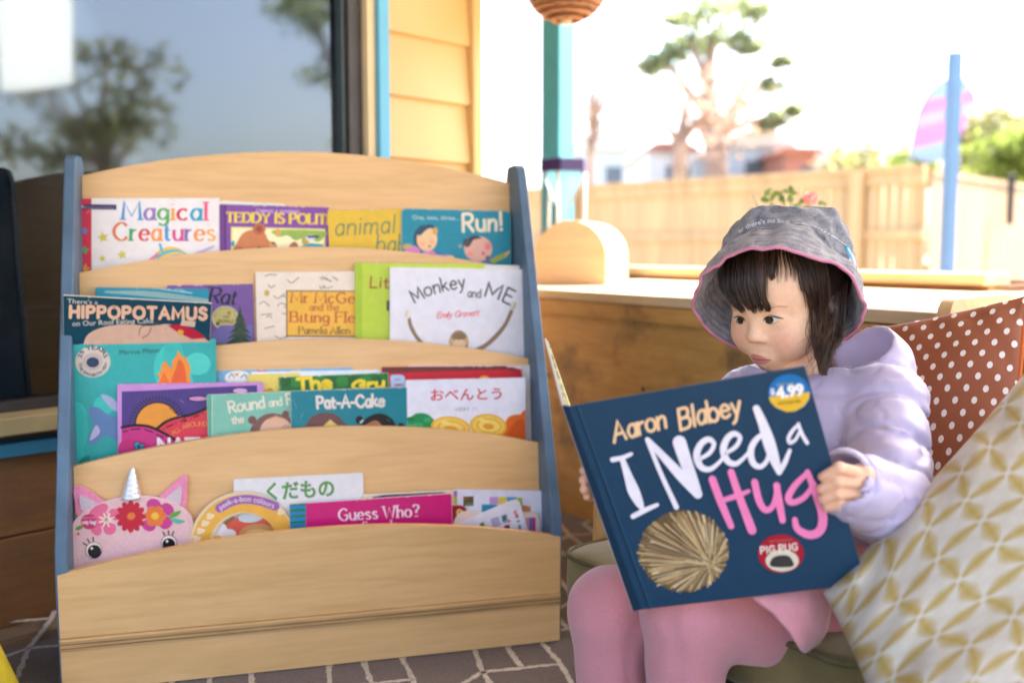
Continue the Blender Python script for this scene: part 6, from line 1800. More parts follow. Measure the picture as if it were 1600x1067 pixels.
bp2 = nt.nodes.new('ShaderNodeBump'); bp2.inputs['Strength'].default_value = .12; bp2.inputs['Distance'].default_value = .001; nt.links.new(n2.outputs['Fac'], bp2.inputs['Height']); nt.links.new(bp2.outputs[0], p.inputs['Normal'])
SKIN = np.array([.83, .52, .34])
q = w2h(HV)
colr = np.tile(SKIN, (len(HV), 1))
lx = np.abs(q[:, 0])
front = np.clip((q[:, 1] - .045) / .012, 0, 1)
lipu = np.exp(-((np.clip(lx - .0115, 0, 1) / .003) ** 2)) * np.exp(-((q[:, 2] + .0650 + 10 * lx ** 2) / .0038) ** 4)
lipl = np.exp(-((np.clip(lx - .009, 0, 1) / .0032) ** 2)) * np.exp(-((q[:, 2] + .0710 - 8 * lx ** 2) / .0042) ** 4)
pxy = proj(HV)
def inpoly(poly, X, Y):
    c = np.zeros(len(X), bool)
    for (x0, y0), (x1, y1) in zip(poly, poly[1:] + poly[:1]):
        k = ((y0 > Y) != (y1 > Y)) & (X < (x1 - x0) * (Y - y0) / (y1 - y0 + 1e-12) + x0)
        c ^= k
    return c
lip_out = [(1120 + x / 4.85, 380 + y / 4.85) for x, y in catmull([(255, 852), (275, 838), (300, 840), (318, 844), (350, 860), (385, 874), (416, 885), (388, 906), (350, 918), (312, 916), (285, 900), (264, 874), (255, 852)], 5)]
near = (q[:, 1] > .03) & (np.abs(pxy[:, 0] - 1189) < 30) & (np.abs(pxy[:, 1] - 561) < 20)
ni = np.where(near)[0]
acc_ = np.zeros(len(ni)); rs_ = np.random.RandomState(1)
for _ in range(24):
    o_ = rs_.normal(0, .9, 2); acc_ += inpoly(lip_out, pxy[ni, 0] + o_[0], pxy[ni, 1] + o_[1])
lip = np.zeros((len(HV), 1)); lip[ni, 0] = acc_ / 24
chk = (np.exp(-((lx - .036) ** 2 + (q[:, 2] + .043) ** 2) / .017 ** 2) * front * .55)[:, None]
nos = (np.exp(-((q[:, 0]) ** 2 + (q[:, 2] + .039) ** 2) / .010 ** 2) * front * .35)[:, None]
colr = colr * (1 - chk) + np.array([.78, .36, .26]) * chk
colr = colr * (1 - nos) + np.array([.78, .38, .27]) * nos
colr = colr * (1 - lip) + np.array([.60, .215, .19]) * lip
# ---- hands, arms, torso: one continuous skin under the clothes
neck = U(1252, 590, 1.345); chest = U(1285, 690, 1.325); belly = U(1280, 830, 1.285); hip = U(1275, 935, 1.265)
shL, elL, wrL = U(1380, 632, 1.262), U(1391, 793, 1.130), U(1326, 757, 1.068)
shR, elR, wrR = U(1175, 622, 1.42), U(1050, 790, 1.39), U(972, 748, 1.235)
knL, knR = U(1074, 954, 1.185), U(955, 950, 1.275)
hpL, hpR = U(1285, 972, 1.262), U(1225, 935, 1.36)
anL, anR = knL + np.array([.0, .025, -.25]), knR + np.array([.012, .02, -.25])
def fingerL():
    fs = []
    for (tip, mid, base) in (((1286, 745), (1311, 731), (1334, 737)), ((1284, 764), (1309, 752), (1338, 754)), ((1286, 780), (1310, 771), (1340, 770)), ((1292, 793), (1313, 788), (1339, 786))):
        T_ = U(*tip, d_book(*tip) - .0066); M_ = U(*mid, d_book(*mid) - .0105); B_ = U(*base, d_book(*base) - .006)
        fs.append((T_, M_, B_))
    return fs
FL = fingerL()
FRr = [(U(912, 735, 1.128), U(919, 737, 1.158), U(936, 740, 1.195)), (U(912, 750, 1.124), U(920, 752, 1.155), U(938, 754, 1.195)), (U(913, 764, 1.124), U(922, 766, 1.155), U(940, 766, 1.195)), (U(917, 775, 1.130), U(926, 776, 1.158), U(942, 776, 1.195))]
palmL = U(1347, 763, d_book(1347, 763) + .004)
palmR = U(952, 756, 1.212)
def handsL(P):
    d = np.full(len(P), 9.0)
    for i, (t, m, b_) in enumerate(FL):
        r = (.0060, .0063, .0061, .0053)[i]
        f = np.minimum(cap(P, t, m, r * .92, r), cap(P, m, b_, r, r * 1.12))
        f = smin(f, ell(P, m, (r * 1.12,) * 3), .002)
        d = smin(d, f, .0016)
    pm = cap(P, palmL + np.array([0, 0, .014]), palmL + np.array([0.004, 0, -.016]), .0135, .012)
    d = smin(d, pm, .006)
    th0, th1 = U(1345, 748, d_book(1345, 748) + .012), U(1306, 752, d_book(1306, 752) + .0155)
    d = smin(d, cap(P, th0, th1, .0078, .0062), .004)
    return smin(d, cap(P, palmL, wrL, .013, .0155), .008)
def handsR(P):
    d = np.full(len(P), 9.0)
    for i, (t, m, b_) in enumerate(FRr):
        r = (.0058, .0062, .0060, .0052)[i]
        f = smin(cap(P, t, m, r * .92, r), cap(P, m, b_, r, r * 1.1), .002)
        d = smin(d, f, .0014)
    d = smin(d, cap(P, palmR + np.array([0, .01, .012]), palmR + np.array([0, .01, -.012]), .0125, .012), .006)
    d = smin(d, cap(P, palmR + np.array([.012, 0, .012]), U(952, 735, 1.165), .0075, .0062), .004)
    return smin(d, cap(P, palmR + np.array([0, .01, 0]), wrR, .0125, .0155), .008)
def bodyfield(P):
    d = cap(P, chest, hip, .060, .062)
    d = smin(d, cap(P, neck, chest, .038, .06), .03)
    for s_, e_, w_ in ((shL, elL, wrL), (shR, elR, wrR)):
        d = smin(d, cap(P, chest + (s_ - chest) * .3, s_, .04, .03), .03)
        d = smin(d, cap(P, s_, e_, .028, .023), .015)
        d = smin(d, cap(P, e_, w_, .022, .0165), .012)
    for h_, k_, a_ in ((hpL, knL, anL), (hpR, knR, anR)):
        d = smin(d, cap(P, h_, k_, .042, .032), .03)
        d = smin(d, cap(P, k_, a_, .031, .02), .015)
    return d
V1, F1_ = surface(handsL, palmL - .06, palmL + np.array([.06, .06, .06]), .00125)
V2, F2_ = surface(handsR, palmR - np.array([.06, .10, .05]), palmR + np.array([.06, .08, .05]), .0013)
allp = np.array([chest, hip, neck, shL, shR, elL, elR, wrL, wrR, knL, knR, anL, anR])
V3, F3_ = surface(bodyfield, allp.min(0) - .08, allp.max(0) + .08, .007)
def hcol(V):
    c = np.tile(SKIN * [1.0, .95, .93], (len(V), 1))
    return c
tips = np.array([f[0] for f in FL + FRr]); kn = np.array([f[1] for f in FL + FRr])
cc = hcol(np.concatenate([V1, V2]))
dt = np.min(np.linalg.norm(np.concatenate([V1, V2])[:, None] - tips[None], axis=2), axis=1)
w_ = np.exp(-(dt / .008) ** 2)[:, None] * .5
cc = cc * (1 - w_) + np.array([.66, .30, .21]) * w_
nailc = None
o1, o2, o3 = len(HV), len(HV) + len(V1), len(HV) + len(V1) + len(V2)
body = mesh_obj('body', np.concatenate([HV, V1, V2, V3]), np.concatenate([HF, F1_ + o1, F2_ + o2, F3_ + o3]), skin, girl, np.concatenate([colr, cc, hcol(V3)]))
hbvh = BVHTree.FromPolygons([Vector(v) for v in HV], [tuple(f) for f in HF])
def raycast(bvh, px, py):
    r = nrm(ray(px, py))
    hit = bvh.ray_cast(Vector(CAM), Vector(r))
    return (np.array(hit[0]), np.array(hit[1])) if hit[0] is not None else (None, None)

# ---- printed or drawn details that follow a curved surface
class Wrap(Sheet):
    def __init__(s, bvh, lift=.0004):
        Sheet.__init__(s, (0, 1, 0), (0, -1, 0)); s.bvh, s.lift, s.layer = bvh, lift, 1
    def tris(s, T, rgb, dz=0.0, m=None):
        m = m or ink(rgb)
        tgt = s.tx if s.txt else s.mb
        for t in T:
            # split each triangle finely enough to follow the surface
            L = max(math.dist(t[0], t[1]), math.dist(t[1], t[2]), math.dist(t[0], t[2]))
            n = int(min(8, max(1, math.ceil(L / 3))))
            idx, P, ok = {}, [], True
            for i in range(n + 1):
                for j in range(n + 1 - i):
                    k = n - i - j
                    x = (t[0][0] * i + t[1][0] * j + t[2][0] * k) / n; y = (t[0][1] * i + t[1][1] * j + t[2][1] * k) / n
                    p, nn = raycast(s.bvh, x, y)
                    if p is None: ok = False; break
                    idx[(i, j)] = len(P); P.append(p + nrm(CAM - p) * (s.lift + .00006 * s.layer + dz))
                if not ok: break
            if not ok: continue
            F = []
            for i in range(n):
                for j in range(n - i):
                    F.append((idx[(i, j)], idx[(i + 1, j)], idx[(i, j + 1)]))
                    if j < n - i - 1: F.append((idx[(i + 1, j)], idx[(i + 1, j + 1)], idx[(i, j + 1)]))
            tgt.add(P, F, m)
eyew = mat('eye_white', (.66, .62, .60), .12, .03, 50); iris = mat('dark_iris', (.022, .011, .007), .06, .3, 300); lashm = mat('lash', (.018, .011, .010), .6)
E7 = lambda *p: [(1120 + p[i] / 4.85, 380 + p[i + 1] / 4.85) for i in range(0, len(p), 2)]
for outline, ic, ir, lash, crease, lower in (
    (E7(357, 582, 372, 566, 395, 560, 425, 559, 455, 565, 483, 573, 462, 588, 432, 603, 400, 611, 372, 602), E7(398, 583)[0], (6.6, 5.9), E7(352, 590, 368, 566, 395, 557, 425, 556, 458, 563, 508, 571), E7(372, 552, 400, 544, 440, 548, 490, 562), E7(366, 600, 400, 613, 440, 604, 470, 590)),
    (E7(133, 572, 150, 562, 175, 563, 198, 575, 212, 592, 205, 606, 182, 611, 160, 604, 143, 590), E7(176, 586)[0], (5.6, 5.6), E7(128, 568, 150, 558, 178, 560, 202, 573, 216, 594), E7(135, 552, 160, 546, 190, 556, 214, 576), E7(140, 590, 160, 607, 185, 614, 208, 604))):
    W = Wrap(hbvh, .0003)
    W.poly(outline, None, True, m=eyew)
    # iris clipped by the lids: keep what lies inside the almond
    import itertools
    oo = catmull(list(outline) + [outline[0]], 5)[:-1]
    cx, cy = np.mean([p_[0] for p_ in oo]), np.mean([p_[1] for p_ in oo])
    def inside(x, y):
        c = False
        for (x0, y0), (x1, y1) in zip(oo, oo[1:] + oo[:1]):
            if (y0 > y) != (y1 > y) and x < (x1 - x0) * (y - y0) / (y1 - y0) + x0: c = not c
        return c
    pts = []
    for k in range(32):
        a = 2 * math.pi * k / 32
        f = 1.0
        while f > .1 and not inside(ic[0] + ir[0] * f * math.cos(a), ic[1] + ir[1] * f * math.sin(a)): f -= .05
        pts.append((ic[0] + ir[0] * f * math.cos(a), ic[1] + ir[1] * f * math.sin(a)))
    W.poly(pts, None, m=iris)
    eo = W.mb.build('eye', body, smooth=True, fix=False)
    W = Wrap(hbvh, .0007)
    n_l = len(lash)
    W.stroke(lash, [1.0] + [1.9] * (n_l - 2) + [.6], None or (30, 20, 18))
    W.stroke(lower, [.3] + [.7] * (len(lower) - 2) + [.3], (120, 75, 60))
    W.stroke(crease, [.3, .7, .7, .3], (150, 98, 74))
    W.mb.build('lashes', eo, smooth=True, fix=False)
W = Wrap(hbvh, .0003)
W.stroke(E7(259, 866, 280, 875, 305, 881, 345, 884, 385, 884, 415, 886), [.5, 1.0, 1.2, 1.1, .9, .3], (112, 52, 48))
W.mb.build('mouth_line', body, smooth=True, fix=False)
W = Wrap(hbvh, .0004)
rb = random.Random(2)
for k in range(34):
    t = k / 33
    x, y = 405 + 120 * t, 492 - 14 * math.sin(t * 2.2) + 6 * t
    W.layer = 1 + k % 3
    W.stroke(E7(x, y + rb.uniform(-4, 6), x + 18, y - 4 + rb.uniform(-6, 2)), [.5, .2], (200, 158, 128), smooth=False, cap=False)
W.mb.build('eyebrow', body, smooth=True, fix=False)

# nails of the near hand
lbvh = BVHTree.FromPolygons([Vector(v) for v in V1], [tuple(f) for f in F1_])
W = Wrap(lbvh, .0003)
for (x, y, rx, ry, ro) in ((1288.5, 741.5, 4.2, 3.0, -20), (1286, 760.5, 4.4, 3.0, -10), (1288, 777, 4.2, 2.8, -5), (1294, 791, 3.8, 2.6, 0)):
    W.ell(x, y, rx, ry, (232, 178, 158), ro, n=14)
if W.mb.f: W.mb.build('fingernails', body, smooth=True, fix=False)

# ---- hat
hw = nrm((0.23, 0.60, 0.77))
RC = U(1222, 470, 1.320)
ha = nrm(np.cross(hw, (0, 0, 1))); hbv = np.cross(hw, ha)
def hat_pt(r, h, ph):
    fr_ = hbv * math.cos(ph) + ha * math.sin(ph)
    k = 1 + .02 * math.cos(2 * ph) - .085 * max(0, math.sin(ph)) * max(0, min(1, (.05 - h) / .05))
    wob = 0.0
    return RC + fr_ * r * k + hw * h
prof = [(.1160, -.010), (.1125, .002), (.1080, .014), (.1025, .026), (.0960, .037), (.0925, .0410), (.0922, .046), (.0928, .058), (.0922, .072), (.0905, .084), (.0870, .0945), (.0825, .1015), (.0785, .1045), (.068, .1085), (.050, .1110), (.028, .113), (.004, .1135)]
pp = []
for i in range(len(prof) - 1):
    for k in range(5):
        t = k / 5; pp.append((prof[i][0] * (1 - t) + prof[i + 1][0] * t, prof[i][1] * (1 - t) + prof[i + 1][1] * t))
pp.append(prof[-1])
NS = 180
HP = np.array([[hat_pt(r, h, 2 * math.pi * k / NS) for k in range(NS)] for r, h in pp])
flat_ = HP.reshape(-1, 3)
rr_ = np.array([r for r, h in pp for k in range(NS)]); hh_ = np.array([h for r, h in pp for k in range(NS)]); ph_ = np.array([2 * math.pi * k / NS for r, h in pp for k in range(NS)])
rad = flat_ - (RC + np.outer(hh_, hw)); rad /= np.linalg.norm(rad, axis=1)[:, None] + 1e-9
nz_ = noise3(flat_, 50, 3) * .0030 + noise3(flat_, 130, 4) * .0011
fold = np.sin(ph_ * 9 + 2.2 * np.sin(ph_ * 3) + hh_ * 40) * .0016 * ((hh_ > .045) & (hh_ < .103))
stitch = np.where(hh_ < .042, np.sin(hh_ * 2 * np.pi / .0085) * .0008, 0)
flat_ = flat_ + rad * (nz_ + fold + stitch)[:, None] + np.outer(nz_ * .8 + .0035 * np.sin(2 * ph_ + .6) * (hh_ < .05), hw)
# the crown sags a little, creases run along its top edge
top_w = np.clip((hh_ - .088) / .025, 0, 1)
flat_ += np.outer(-.006 * top_w * (1 + np.sin(ph_ * 2 + 1)) + .004 * top_w * np.sin(ph_ * 5 + 2), hw)
denim = bpy.data.materials.new('washed_grey_denim'); denim.use_nodes = True; nt = denim.node_tree
p = nt.nodes['Principled BSDF']; p.inputs['Roughness'].default_value = .9; p.inputs['Sheen Weight'].default_value = .3
tc = nt.nodes.new('ShaderNodeTexCoord')
n1 = nt.nodes.new('ShaderNodeTexNoise'); n1.inputs['Scale'].default_value = 55; n1.inputs['Detail'].default_value = 9; n1.inputs['Roughness'].default_value = .7; nt.links.new(tc.outputs['Object'], n1.inputs[0])
cr = nt.nodes.new('ShaderNodeValToRGB'); cr.color_ramp.elements[0].position, cr.color_ramp.elements[1].position = .34, .68
cr.color_ramp.elements[0].color = (.048, .060, .092, 1); cr.color_ramp.elements[1].color = (.30, .295, .32, 1)
nt.links.new(n1.outputs['Fac'], cr.inputs[0]); nt.links.new(cr.outputs[0], p.inputs['Base Color'])
n2 = nt.nodes.new('ShaderNodeTexNoise'); n2.inputs['Scale'].default_value = 420; nt.links.new(tc.outputs['Object'], n2.inputs[0])
bp2 = nt.nodes.new('ShaderNodeBump'); bp2.inputs['Strength'].default_value = .5; bp2.inputs['Distance'].default_value = .002; nt.links.new(n2.outputs['Fac'], bp2.inputs['Height']); nt.links.new(bp2.outputs[0], p.inputs['Normal'])
m_ = len(pp)
hatF = [(i * NS + k, i * NS + (k + 1) % NS, (i + 1) * NS + (k + 1) % NS, (i + 1) * NS + k) for i in range(m_ - 1) for k in range(NS)] + [tuple((m_ - 1) * NS + k for k in range(NS))]
hb_ = MB(); nb_ = 24 * NS; hb_.add(flat_, [f for f in hatF if f[0] >= nb_], denim)
denb = denim.copy(); denb.name = 'washed_brim_denim'
crb = [n for n in denb.node_tree.nodes if n.type == 'VALTORGB'][0]; crb.color_ramp.elements[0].color = (.15, .145, .165, 1); crb.color_ramp.elements[1].color = (.40, .375, .385, 1)
hb_.f += [f for f in hatF if f[0] < nb_]; hb_.mi += [hb_.m(denb)] * (len(hb_.f) - len(hb_.mi))
hat = hb_.build('bucket_hat', girl, smooth=True)
sd_ = hat.modifiers.new('thickness', 'SOLIDIFY'); sd_.thickness = .0022; sd_.offset = -1
b = MB(); rim = [flat_[k] for k in range(NS)]; b.tube(rim + rim[:2], .0023, mat('pink_binding', (.62, .24, .36), .7, .1, 60), 8, caps=False); b.build('brim_binding', hat, smooth=True)
hatbvh = BVHTree.FromPolygons([Vector(v) for v in flat_], hatF)
Z1 = lambda *p: [(1070 + p[i] / 3.556, 300 + p[i + 1] / 3.556) for i in range(0, len(p), 2)]
W = Wrap(hatbvh, .0008)
W.type("er there's no limit", (0, 0), (0, 0), 7, (196, 200, 210), .02, curve=Z1(300, 228, 380, 192, 470, 172, 585, 178))
for a in range(22):
    u0, u1 = a / 22, (a + .62) / 22
    C_ = catmull(Z1(605, 172, 670, 178, 740, 200, 850, 262, 925, 318), 12)
    g_ = lambda u: C_[min(len(C_) - 1, int(u * (len(C_) - 1)))]
    W.stroke([g_(u0), g_(u1)], 1.1, (205, 205, 210), smooth=False, cap=False); W.layer = 1
W.txt = False
W.tx.build('embroidery', hat, fix=False, smooth=True)
if W.mb.f: W.mb.build('stitching', hat, fix=False)
W = Wrap(hatbvh, .0009)
W.poly(Z1(885, 300, 918, 296, 958, 392, 950, 430, 922, 392), (40, 130, 165)); W.stroke(Z1(906, 310, 936, 360, 950, 405), 1.6, (170, 205, 215), smooth=False); W.mb.build('side_label', hat, fix=False, smooth=True)

# ---- hair
hairm = bpy.data.materials.new('dark_hair'); hairm.use_nodes = True; nt = hairm.node_tree
p = nt.nodes['Principled BSDF']; p.inputs['Base Color'].default_value = (.026, .0145, .010, 1); p.inputs['Roughness'].default_value = .42; p.inputs['Specular IOR Level'].default_value = .45
hairm2 = mat('hair_brown', (.085, .042, .022), .4, .3, 80)
def hairbase(P):
    q = w2h(P)
    d = ell(q, (0, -.017, .021), (.0755, .0865, .0755))
    d = smin(d, ell(q, (0, -.052, -.045), (.058, .040, .050)), .02)
    cut = (q[:, 1] - .046) * .86 - (q[:, 2] - .045) * .75
    d = smax(d, cut, .006)
    return d
V, F = surface(hairbase, cs.min(0), cs.max(0), .004)
V_, F_ = V, F
hair = mesh_obj('hair', V, F, hairm, girl)
b = MB()
hr = random.Random(5)
def lerp(a, c, t): return a + (c - a) * t
def strand(pts, r0, r1, m, lift=.003, fallback=None):
    P = []
    last = fallback
    for i, (x, y) in enumerate(catmull(pts, 4)):
        hp, nn = raycast(hbvh, x, y)
        t = i / (len(pts) * 4 - 4)
        if fallback is None and hp is not None:
            P.append(hp + nn * (lift * (1 + .6 * math.sin(t * 3.1))))
            last = None
        elif fallback is not None:
            d = fallback[0] * (1 - t) + fallback[1] * t
            if hp is not None:
                dh = float((hp - CAM)[1] * CP - (hp - CAM)[2] * SP)
                d = min(d, dh - .003)
            P.append(U(x, y, d))
    if len(P) < 3: return
    n = len(P)
    b.tube(P, [max(.00012, lerp(r0, r1, i / (n - 1))) for i in range(n)], m, 5)
# fringe: locks that narrow to points, parted so that the forehead shows between them
for (s0, s1, tx, ty, bow, n) in ((120, 190, 216, 522, -62, 34), (165, 240, 262, 500, -44, 34), (200, 280, 305, 520, -34, 40), (235, 320, 352, 512, -24, 40), (270, 350, 408, 506, -14, 42), (300, 372, 392, 515, -8, 38), (320, 395, 372, 470, -6, 26),
                             (84, 130, 132, 470, -12, 10), (110, 160, 172, 505, -34, 12), (330, 410, 424, 290, 4, 22), (400, 440, 425, 275, 0, 16), (150, 350, 330, 440, -20, 40)):
    for k in range(int(n * 1.7)):
        u = hr.random()
        sx = lerp(s0, s1, u) + hr.gauss(0, 4); ex = tx + hr.gauss(0, 5) + (u - .5) * 14; ey = ty - abs(hr.gauss(0, 22))
        strand(E7(sx, 30, lerp(sx, ex, .18) + bow * .6, 170, lerp(sx, ex, .42) + bow, lerp(30, ey, .62), lerp(sx, ex, .75) + bow * .62, lerp(30, ey, .85), ex, ey), .0008, .00015, hairm if hr.random() < .68 else hairm2, hr.uniform(.0015, .0065))
for k in range(40):
    u = hr.random(); sx = lerp(420, 600, u); ex = sx + lerp(-5, 55, u)
    strand(E7(sx, 40, sx + 6, 120, lerp(sx, ex, .6) + 8, 200, ex, lerp(250, 290, u) + hr.gauss(0, 24)), .0007, .00015, hairm if hr.random() < .5 else hairm2, hr.uniform(.0008, .0025))
# temple and side
for k in range(150):
    u = hr.random(); sx = lerp(560, 780, u); ex = lerp(635, 810, u) + hr.gauss(0, 12)
    strand(E7(sx, 60, lerp(sx, ex, .4) + 12, 200, lerp(sx, ex, .8) + 14, 350, ex + 25, lerp(380, 640, u) + hr.gauss(0, 45)), .0008, .0002, hairm if hr.random() < .65 else hairm2, hr.uniform(.001, .005))
for k in range(8):
    strand(E7(640 + 8 * k, 250, 672 + 5 * k, 420, 702 + 3 * k, 560, 705 + 4 * k, 700, 700 + 5 * k, 780 - 10 * k), .0004, .00012, hairm2, .002)
for k in range(800):
    u = hr.random(); sx = lerp(690, 1010, u) + hr.gauss(0, 8)
    mx_ = lerp(722, 965, u) + hr.gauss(0, 8)
    if u < .72:
        ex = lerp(795, 838, u / .72) + hr.gauss(0, 9) - 8; ey = 1005 - abs(hr.gauss(0, 60)); bx = lerp(728, 872, u / .72)
    else:
        ex = lerp(850, 965, (u - .72) / .28); ey = lerp(870, 690, (u - .72) / .28) + hr.gauss(0, 25); bx = lerp(872, 960, (u - .72) / .28)
    strand(E7(sx, 150 + 130 * u, lerp(sx, mx_, .5), 380, mx_, 600, bx + hr.gauss(0, 6), lerp(600, ey, .45), lerp(bx, ex, .6), lerp(600, ey, .8), ex, ey), .00075, .00015, hairm if hr.random() < .55 else hairm2, fallback=(1.318 + hr.uniform(-.012, .02), 1.240 + .016 * hr.random() + .03 * u))
for k in range(70):
    u = hr.random(); x0 = lerp(700, 900, u); y0 = lerp(420, 700, hr.random())
    strand(E7(x0, y0, x0 + hr.gauss(-8, 18), y0 + 110, x0 + hr.gauss(-14, 30), y0 + 210, x0 + hr.gauss(-20, 45), y0 + 300), .00035, .0001, hairm2, fallback=(1.29, 1.25))
b.build('hair_strands', hair, smooth=True, fix=False)

# ---- jacket
fluff = lambda P, a: noise3(P, 34, 11) * a + noise3(P, 75, 12) * a * .4
hoodc = U(1362, 585, 1.318)
def seam(P, a, b_, step, depth, wid, ph=0.0):
    a, b_ = np.asarray(a), np.asarray(b_); L = np.linalg.norm(b_ - a)
    t = ((P - a) @ (b_ - a)) / L + ph
    s = np.abs((t / step) % 1 - .5) * step
    return depth * np.exp(-(s / wid) ** 2)
def jacket(P):
    d = smin(cap(P, chest, belly, .096, .098), cap(P, neck + np.array([0, .02, -.075]), chest, .056, .094), .03)
    for s_, e_, w_, k in ((shL, elL, wrL, 1), (shR, elR, wrR, .9)):
        d = smin(d, cap(P, chest + (s_ - chest) * .35 + np.array([0, 0, .005]), s_, .062, .052 * k), .03)
        ua = cap(P, s_, e_, .054 * k, .049 * k)
        d = smin(d, ua + seam(P, s_, e_, .06, .0045, .005), .012)
        w2 = e_ + (w_ - e_) * 1.0
        fa = cap(P, e_, w2, .049 * k, .039 * k) + seam(P, e_, w_, .05, .0034, .004, .02)
        d = smin(d, fa, .005)
    d = d + seam(P, chest, belly, .07, .0026, .007) * (d < .02)
    d = d + fluff(P, .0016)
    n_c = noise3(P * [1, 1, 1.5], 24, 31); n_d = noise3(P * [1, 1, 1.8], 46, 32)
    d = d + (.0050 * np.exp(-(n_c / .12) ** 2)) + .0020 * np.exp(-(n_d / .18) ** 2)
    cuff = cap(P, elL + (wrL - elL) * .80, elL + (wrL - elL) * .98, .0375, .0345)
    d = smin(d, cuff, .0025)
    # collar and the hood lying behind the neck
    qc = P - (neck + np.array([-.004, .020, -.022])); ax_ = nrm((.10, .10, 1))
    hc = qc @ ax_; rc = np.linalg.norm(qc - np.outer(hc, ax_), axis=1)
    collar = np.sqrt((rc - .064) ** 2 + (np.clip(np.abs(hc) - .020, 0, 1)) ** 2) - .0105
    d = smin(d, collar + fluff(P, .0010), .008)
    ho = ell(P, hoodc, (.056, .064, .066)) + fluff(P, .0022)
    hi_c = hoodc + np.array([-.028, -.010, .040])
    hi_ = ell(P, hi_c, (.047, .050, .043))
    hood = smax(ho, -hi_, .007)
    d = smin(d, hood, .010)
    hole = cap(P, neck + np.array([0, .01, -.03]), neck + np.array([-.02, -.02, .14]), .050, .062)
    d = smax(d, -hole, .004)
    inner = cap(P, elL + (wrL - elL) * 1.02, wrL + (wrL - elL) * .9, .0285, .0300)
    d = smax(d, -inner, .002)
    return d
jp = np.array([chest, belly, neck, shL, shR, elL, elR, wrL, wrR, hoodc])
V, F = surface(jacket, jp.min(0) - .10, jp.max(0) + .10, .0034)
lil_ = bpy.data.materials.new('lilac_nylon'); lil_.use_nodes = True; nt = lil_.node_tree
p = nt.nodes['Principled BSDF']; p.inputs['Base Color'].default_value = (.46, .40, .56, 1); p.inputs['Roughness'].default_value = .46; p.inputs['Sheen Weight'].default_value = .15
tc = nt.nodes.new('ShaderNodeTexCoord')
mp = nt.nodes.new('ShaderNodeMapping'); mp.inputs['Scale'].default_value = (1, 1, 1.6); nt.links.new(tc.outputs['Object'], mp.inputs[0])
n1 = nt.nodes.new('ShaderNodeTexNoise'); n1.noise_type = 'RIDGED_MULTIFRACTAL'; n1.inputs['Scale'].default_value = 11; n1.inputs['Detail'].default_value = 3; n1.inputs['Distortion'].default_value = 1.4; nt.links.new(mp.outputs[0], n1.inputs[0])
bp2 = nt.nodes.new('ShaderNodeBump'); bp2.inputs['Strength'].default_value = .30; bp2.inputs['Distance'].default_value = -.007; nt.links.new(n1.outputs['Fac'], bp2.inputs['Height'])
n2 = nt.nodes.new('ShaderNodeTexNoise'); n2.inputs['Scale'].default_value = 110; n2.inputs['Detail'].default_value = 3; nt.links.new(tc.outputs['Object'], n2.inputs[0])
bp3 = nt.nodes.new('ShaderNodeBump'); bp3.inputs['Strength'].default_value = .04; bp3.inputs['Distance'].default_value = .003; nt.links.new(n2.outputs['Fac'], bp3.inputs['Height']); nt.links.new(bp2.outputs[0], bp3.inputs['Normal']); nt.links.new(bp3.outputs[0], p.inputs['Normal'])
jk = mesh_obj('jacket', V, F, lil_, girl, smooth_it=2)
# elastic cuff of the sleeve, hood edge
b = MB()
cdir = nrm(wrL - elL); cc_ = elL + (wrL - elL) * 1.04; ca_ = nrm(np.cross(cdir, (0, 0, 1))); cb_ = np.cross(cdir, ca_)
ring = [cc_ + .0325 * (ca_ * math.cos(2 * math.pi * k / 30) + cb_ * math.sin(2 * math.pi * k / 30)) for k in range(32)]
b.tube(ring, .0042, mat('lilac_binding', (.44, .40, .66), .6, .08, 60, bump=.2, bscale=300), 8, caps=False)
b.build('cuff', jk, smooth=True)
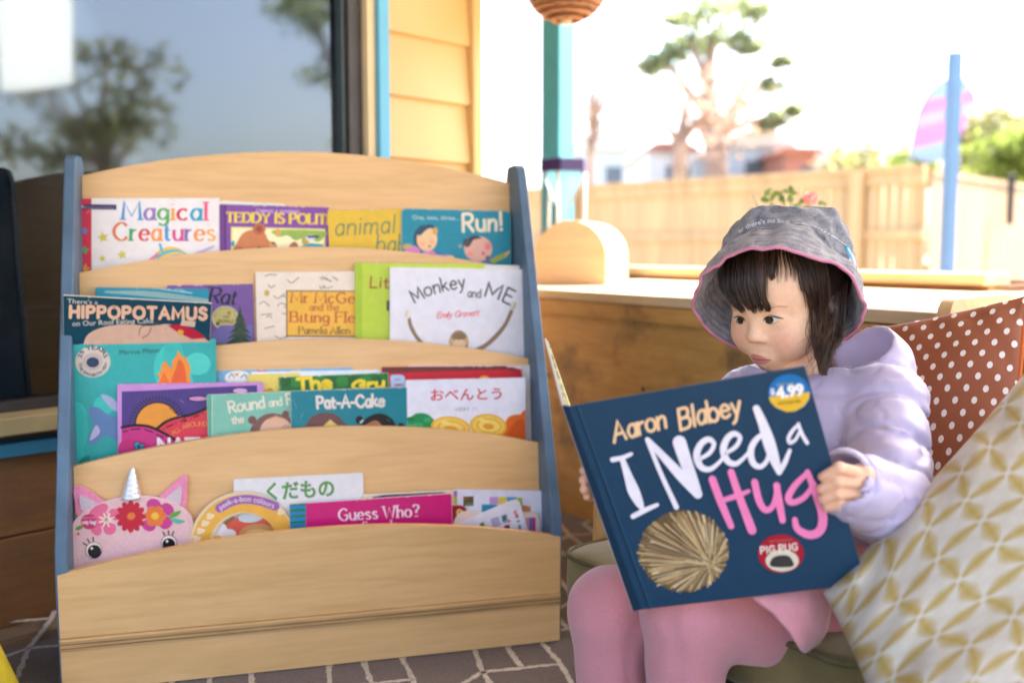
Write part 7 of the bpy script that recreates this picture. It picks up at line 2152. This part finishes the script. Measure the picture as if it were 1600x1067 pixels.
# ---- pink tunic hem and trousers
pinkw = mat('pink_fleece', (.60, .232, .262), .95, .05, 300, bump=.3, bscale=900, sheen=.4)
def trousers(P):
    d = smin(cap(P, hpL, hpR, .066, .066), cap(P, hip, hip + np.array([0, 0, .05]), .085, .085), .03)
    for h_, k_, a_, r in ((hpL, knL, anL, 1.0), (hpR, knR, anR, 1.0)):
        th = cap(P, h_, k_, .064, .0535)
        sh_ = cap(P, k_ + np.array([0, 0, -.004]), a_, .052, .041)
        d = smin(d, smin(th, sh_, .016), .012)
    fold = seam(P, knL + np.array([.05, .03, -.06]), knL + np.array([-.04, -.03, .02]), .05, .003, .006) * np.exp(-(np.linalg.norm(P - knL - np.array([.03, .02, -.03]), axis=1) / .05) ** 2)
    fold2 = seam(P, knR + np.array([.05, .03, -.05]), knR + np.array([-.03, -.02, .02]), .05, .003, .006) * np.exp(-(np.linalg.norm(P - knR - np.array([.03, .02, -.02]), axis=1) / .05) ** 2)
    return d + fold + fold2 + .0028 * np.exp(-(noise3(P * [1, 1, .8], 17, 23) / .13) ** 2) + noise3(P, 22, 21) * .0008 + noise3(P, 70, 22) * .0005
tp = np.array([hpL, hpR, knL, knR, anL, anR, hip])
V, F = surface(trousers, tp.min(0) - .09, tp.max(0) + .09, .0042)
mesh_obj('trousers', V, F, pinkw, girl, smooth_it=2)
pinkt = mat('pink_tunic', (.62, .25, .28), .9, .08, 60, bump=.3, bscale=300, sheen=.4)
# tunic flap: a curved cloth lying over the near hip with its corner hanging to the seat
def flap(cols, name):
    P = [[U(*q) for q in catmull3(row, 6)] for row in cols]
    b = MB()
    b.grid(P, pinkt)
    o = b.build(name, girl, smooth=True)
    md = o.modifiers.new('thickness', 'SOLIDIFY'); md.thickness = .0035; md.offset = 0
    return o
def catmull3(pts, n):
    X = catmull([(p_[0], p_[1]) for p_ in pts], n); D3 = catmull([(p_[2], 0) for p_ in pts], n)
    return [(x[0], x[1], d[0]) for x, d in zip(X, D3)]
flap([[(1165, 905, 1.125), (1210, 900, 1.135), (1260, 895, 1.14), (1300, 890, 1.15)], [(1178, 935, 1.096), (1212, 932, 1.10), (1255, 925, 1.108), (1300, 925, 1.13)],
      [(1208, 958, 1.086), (1232, 955, 1.088), (1262, 955, 1.096), (1297, 958, 1.125)], [(1232, 985, 1.080), (1248, 985, 1.084), (1268, 985, 1.095), (1291, 985, 1.122)], [(1252, 1017, 1.088), (1257, 1019, 1.09), (1264, 1014, 1.10), (1280, 1003, 1.118)]], 'tunic')
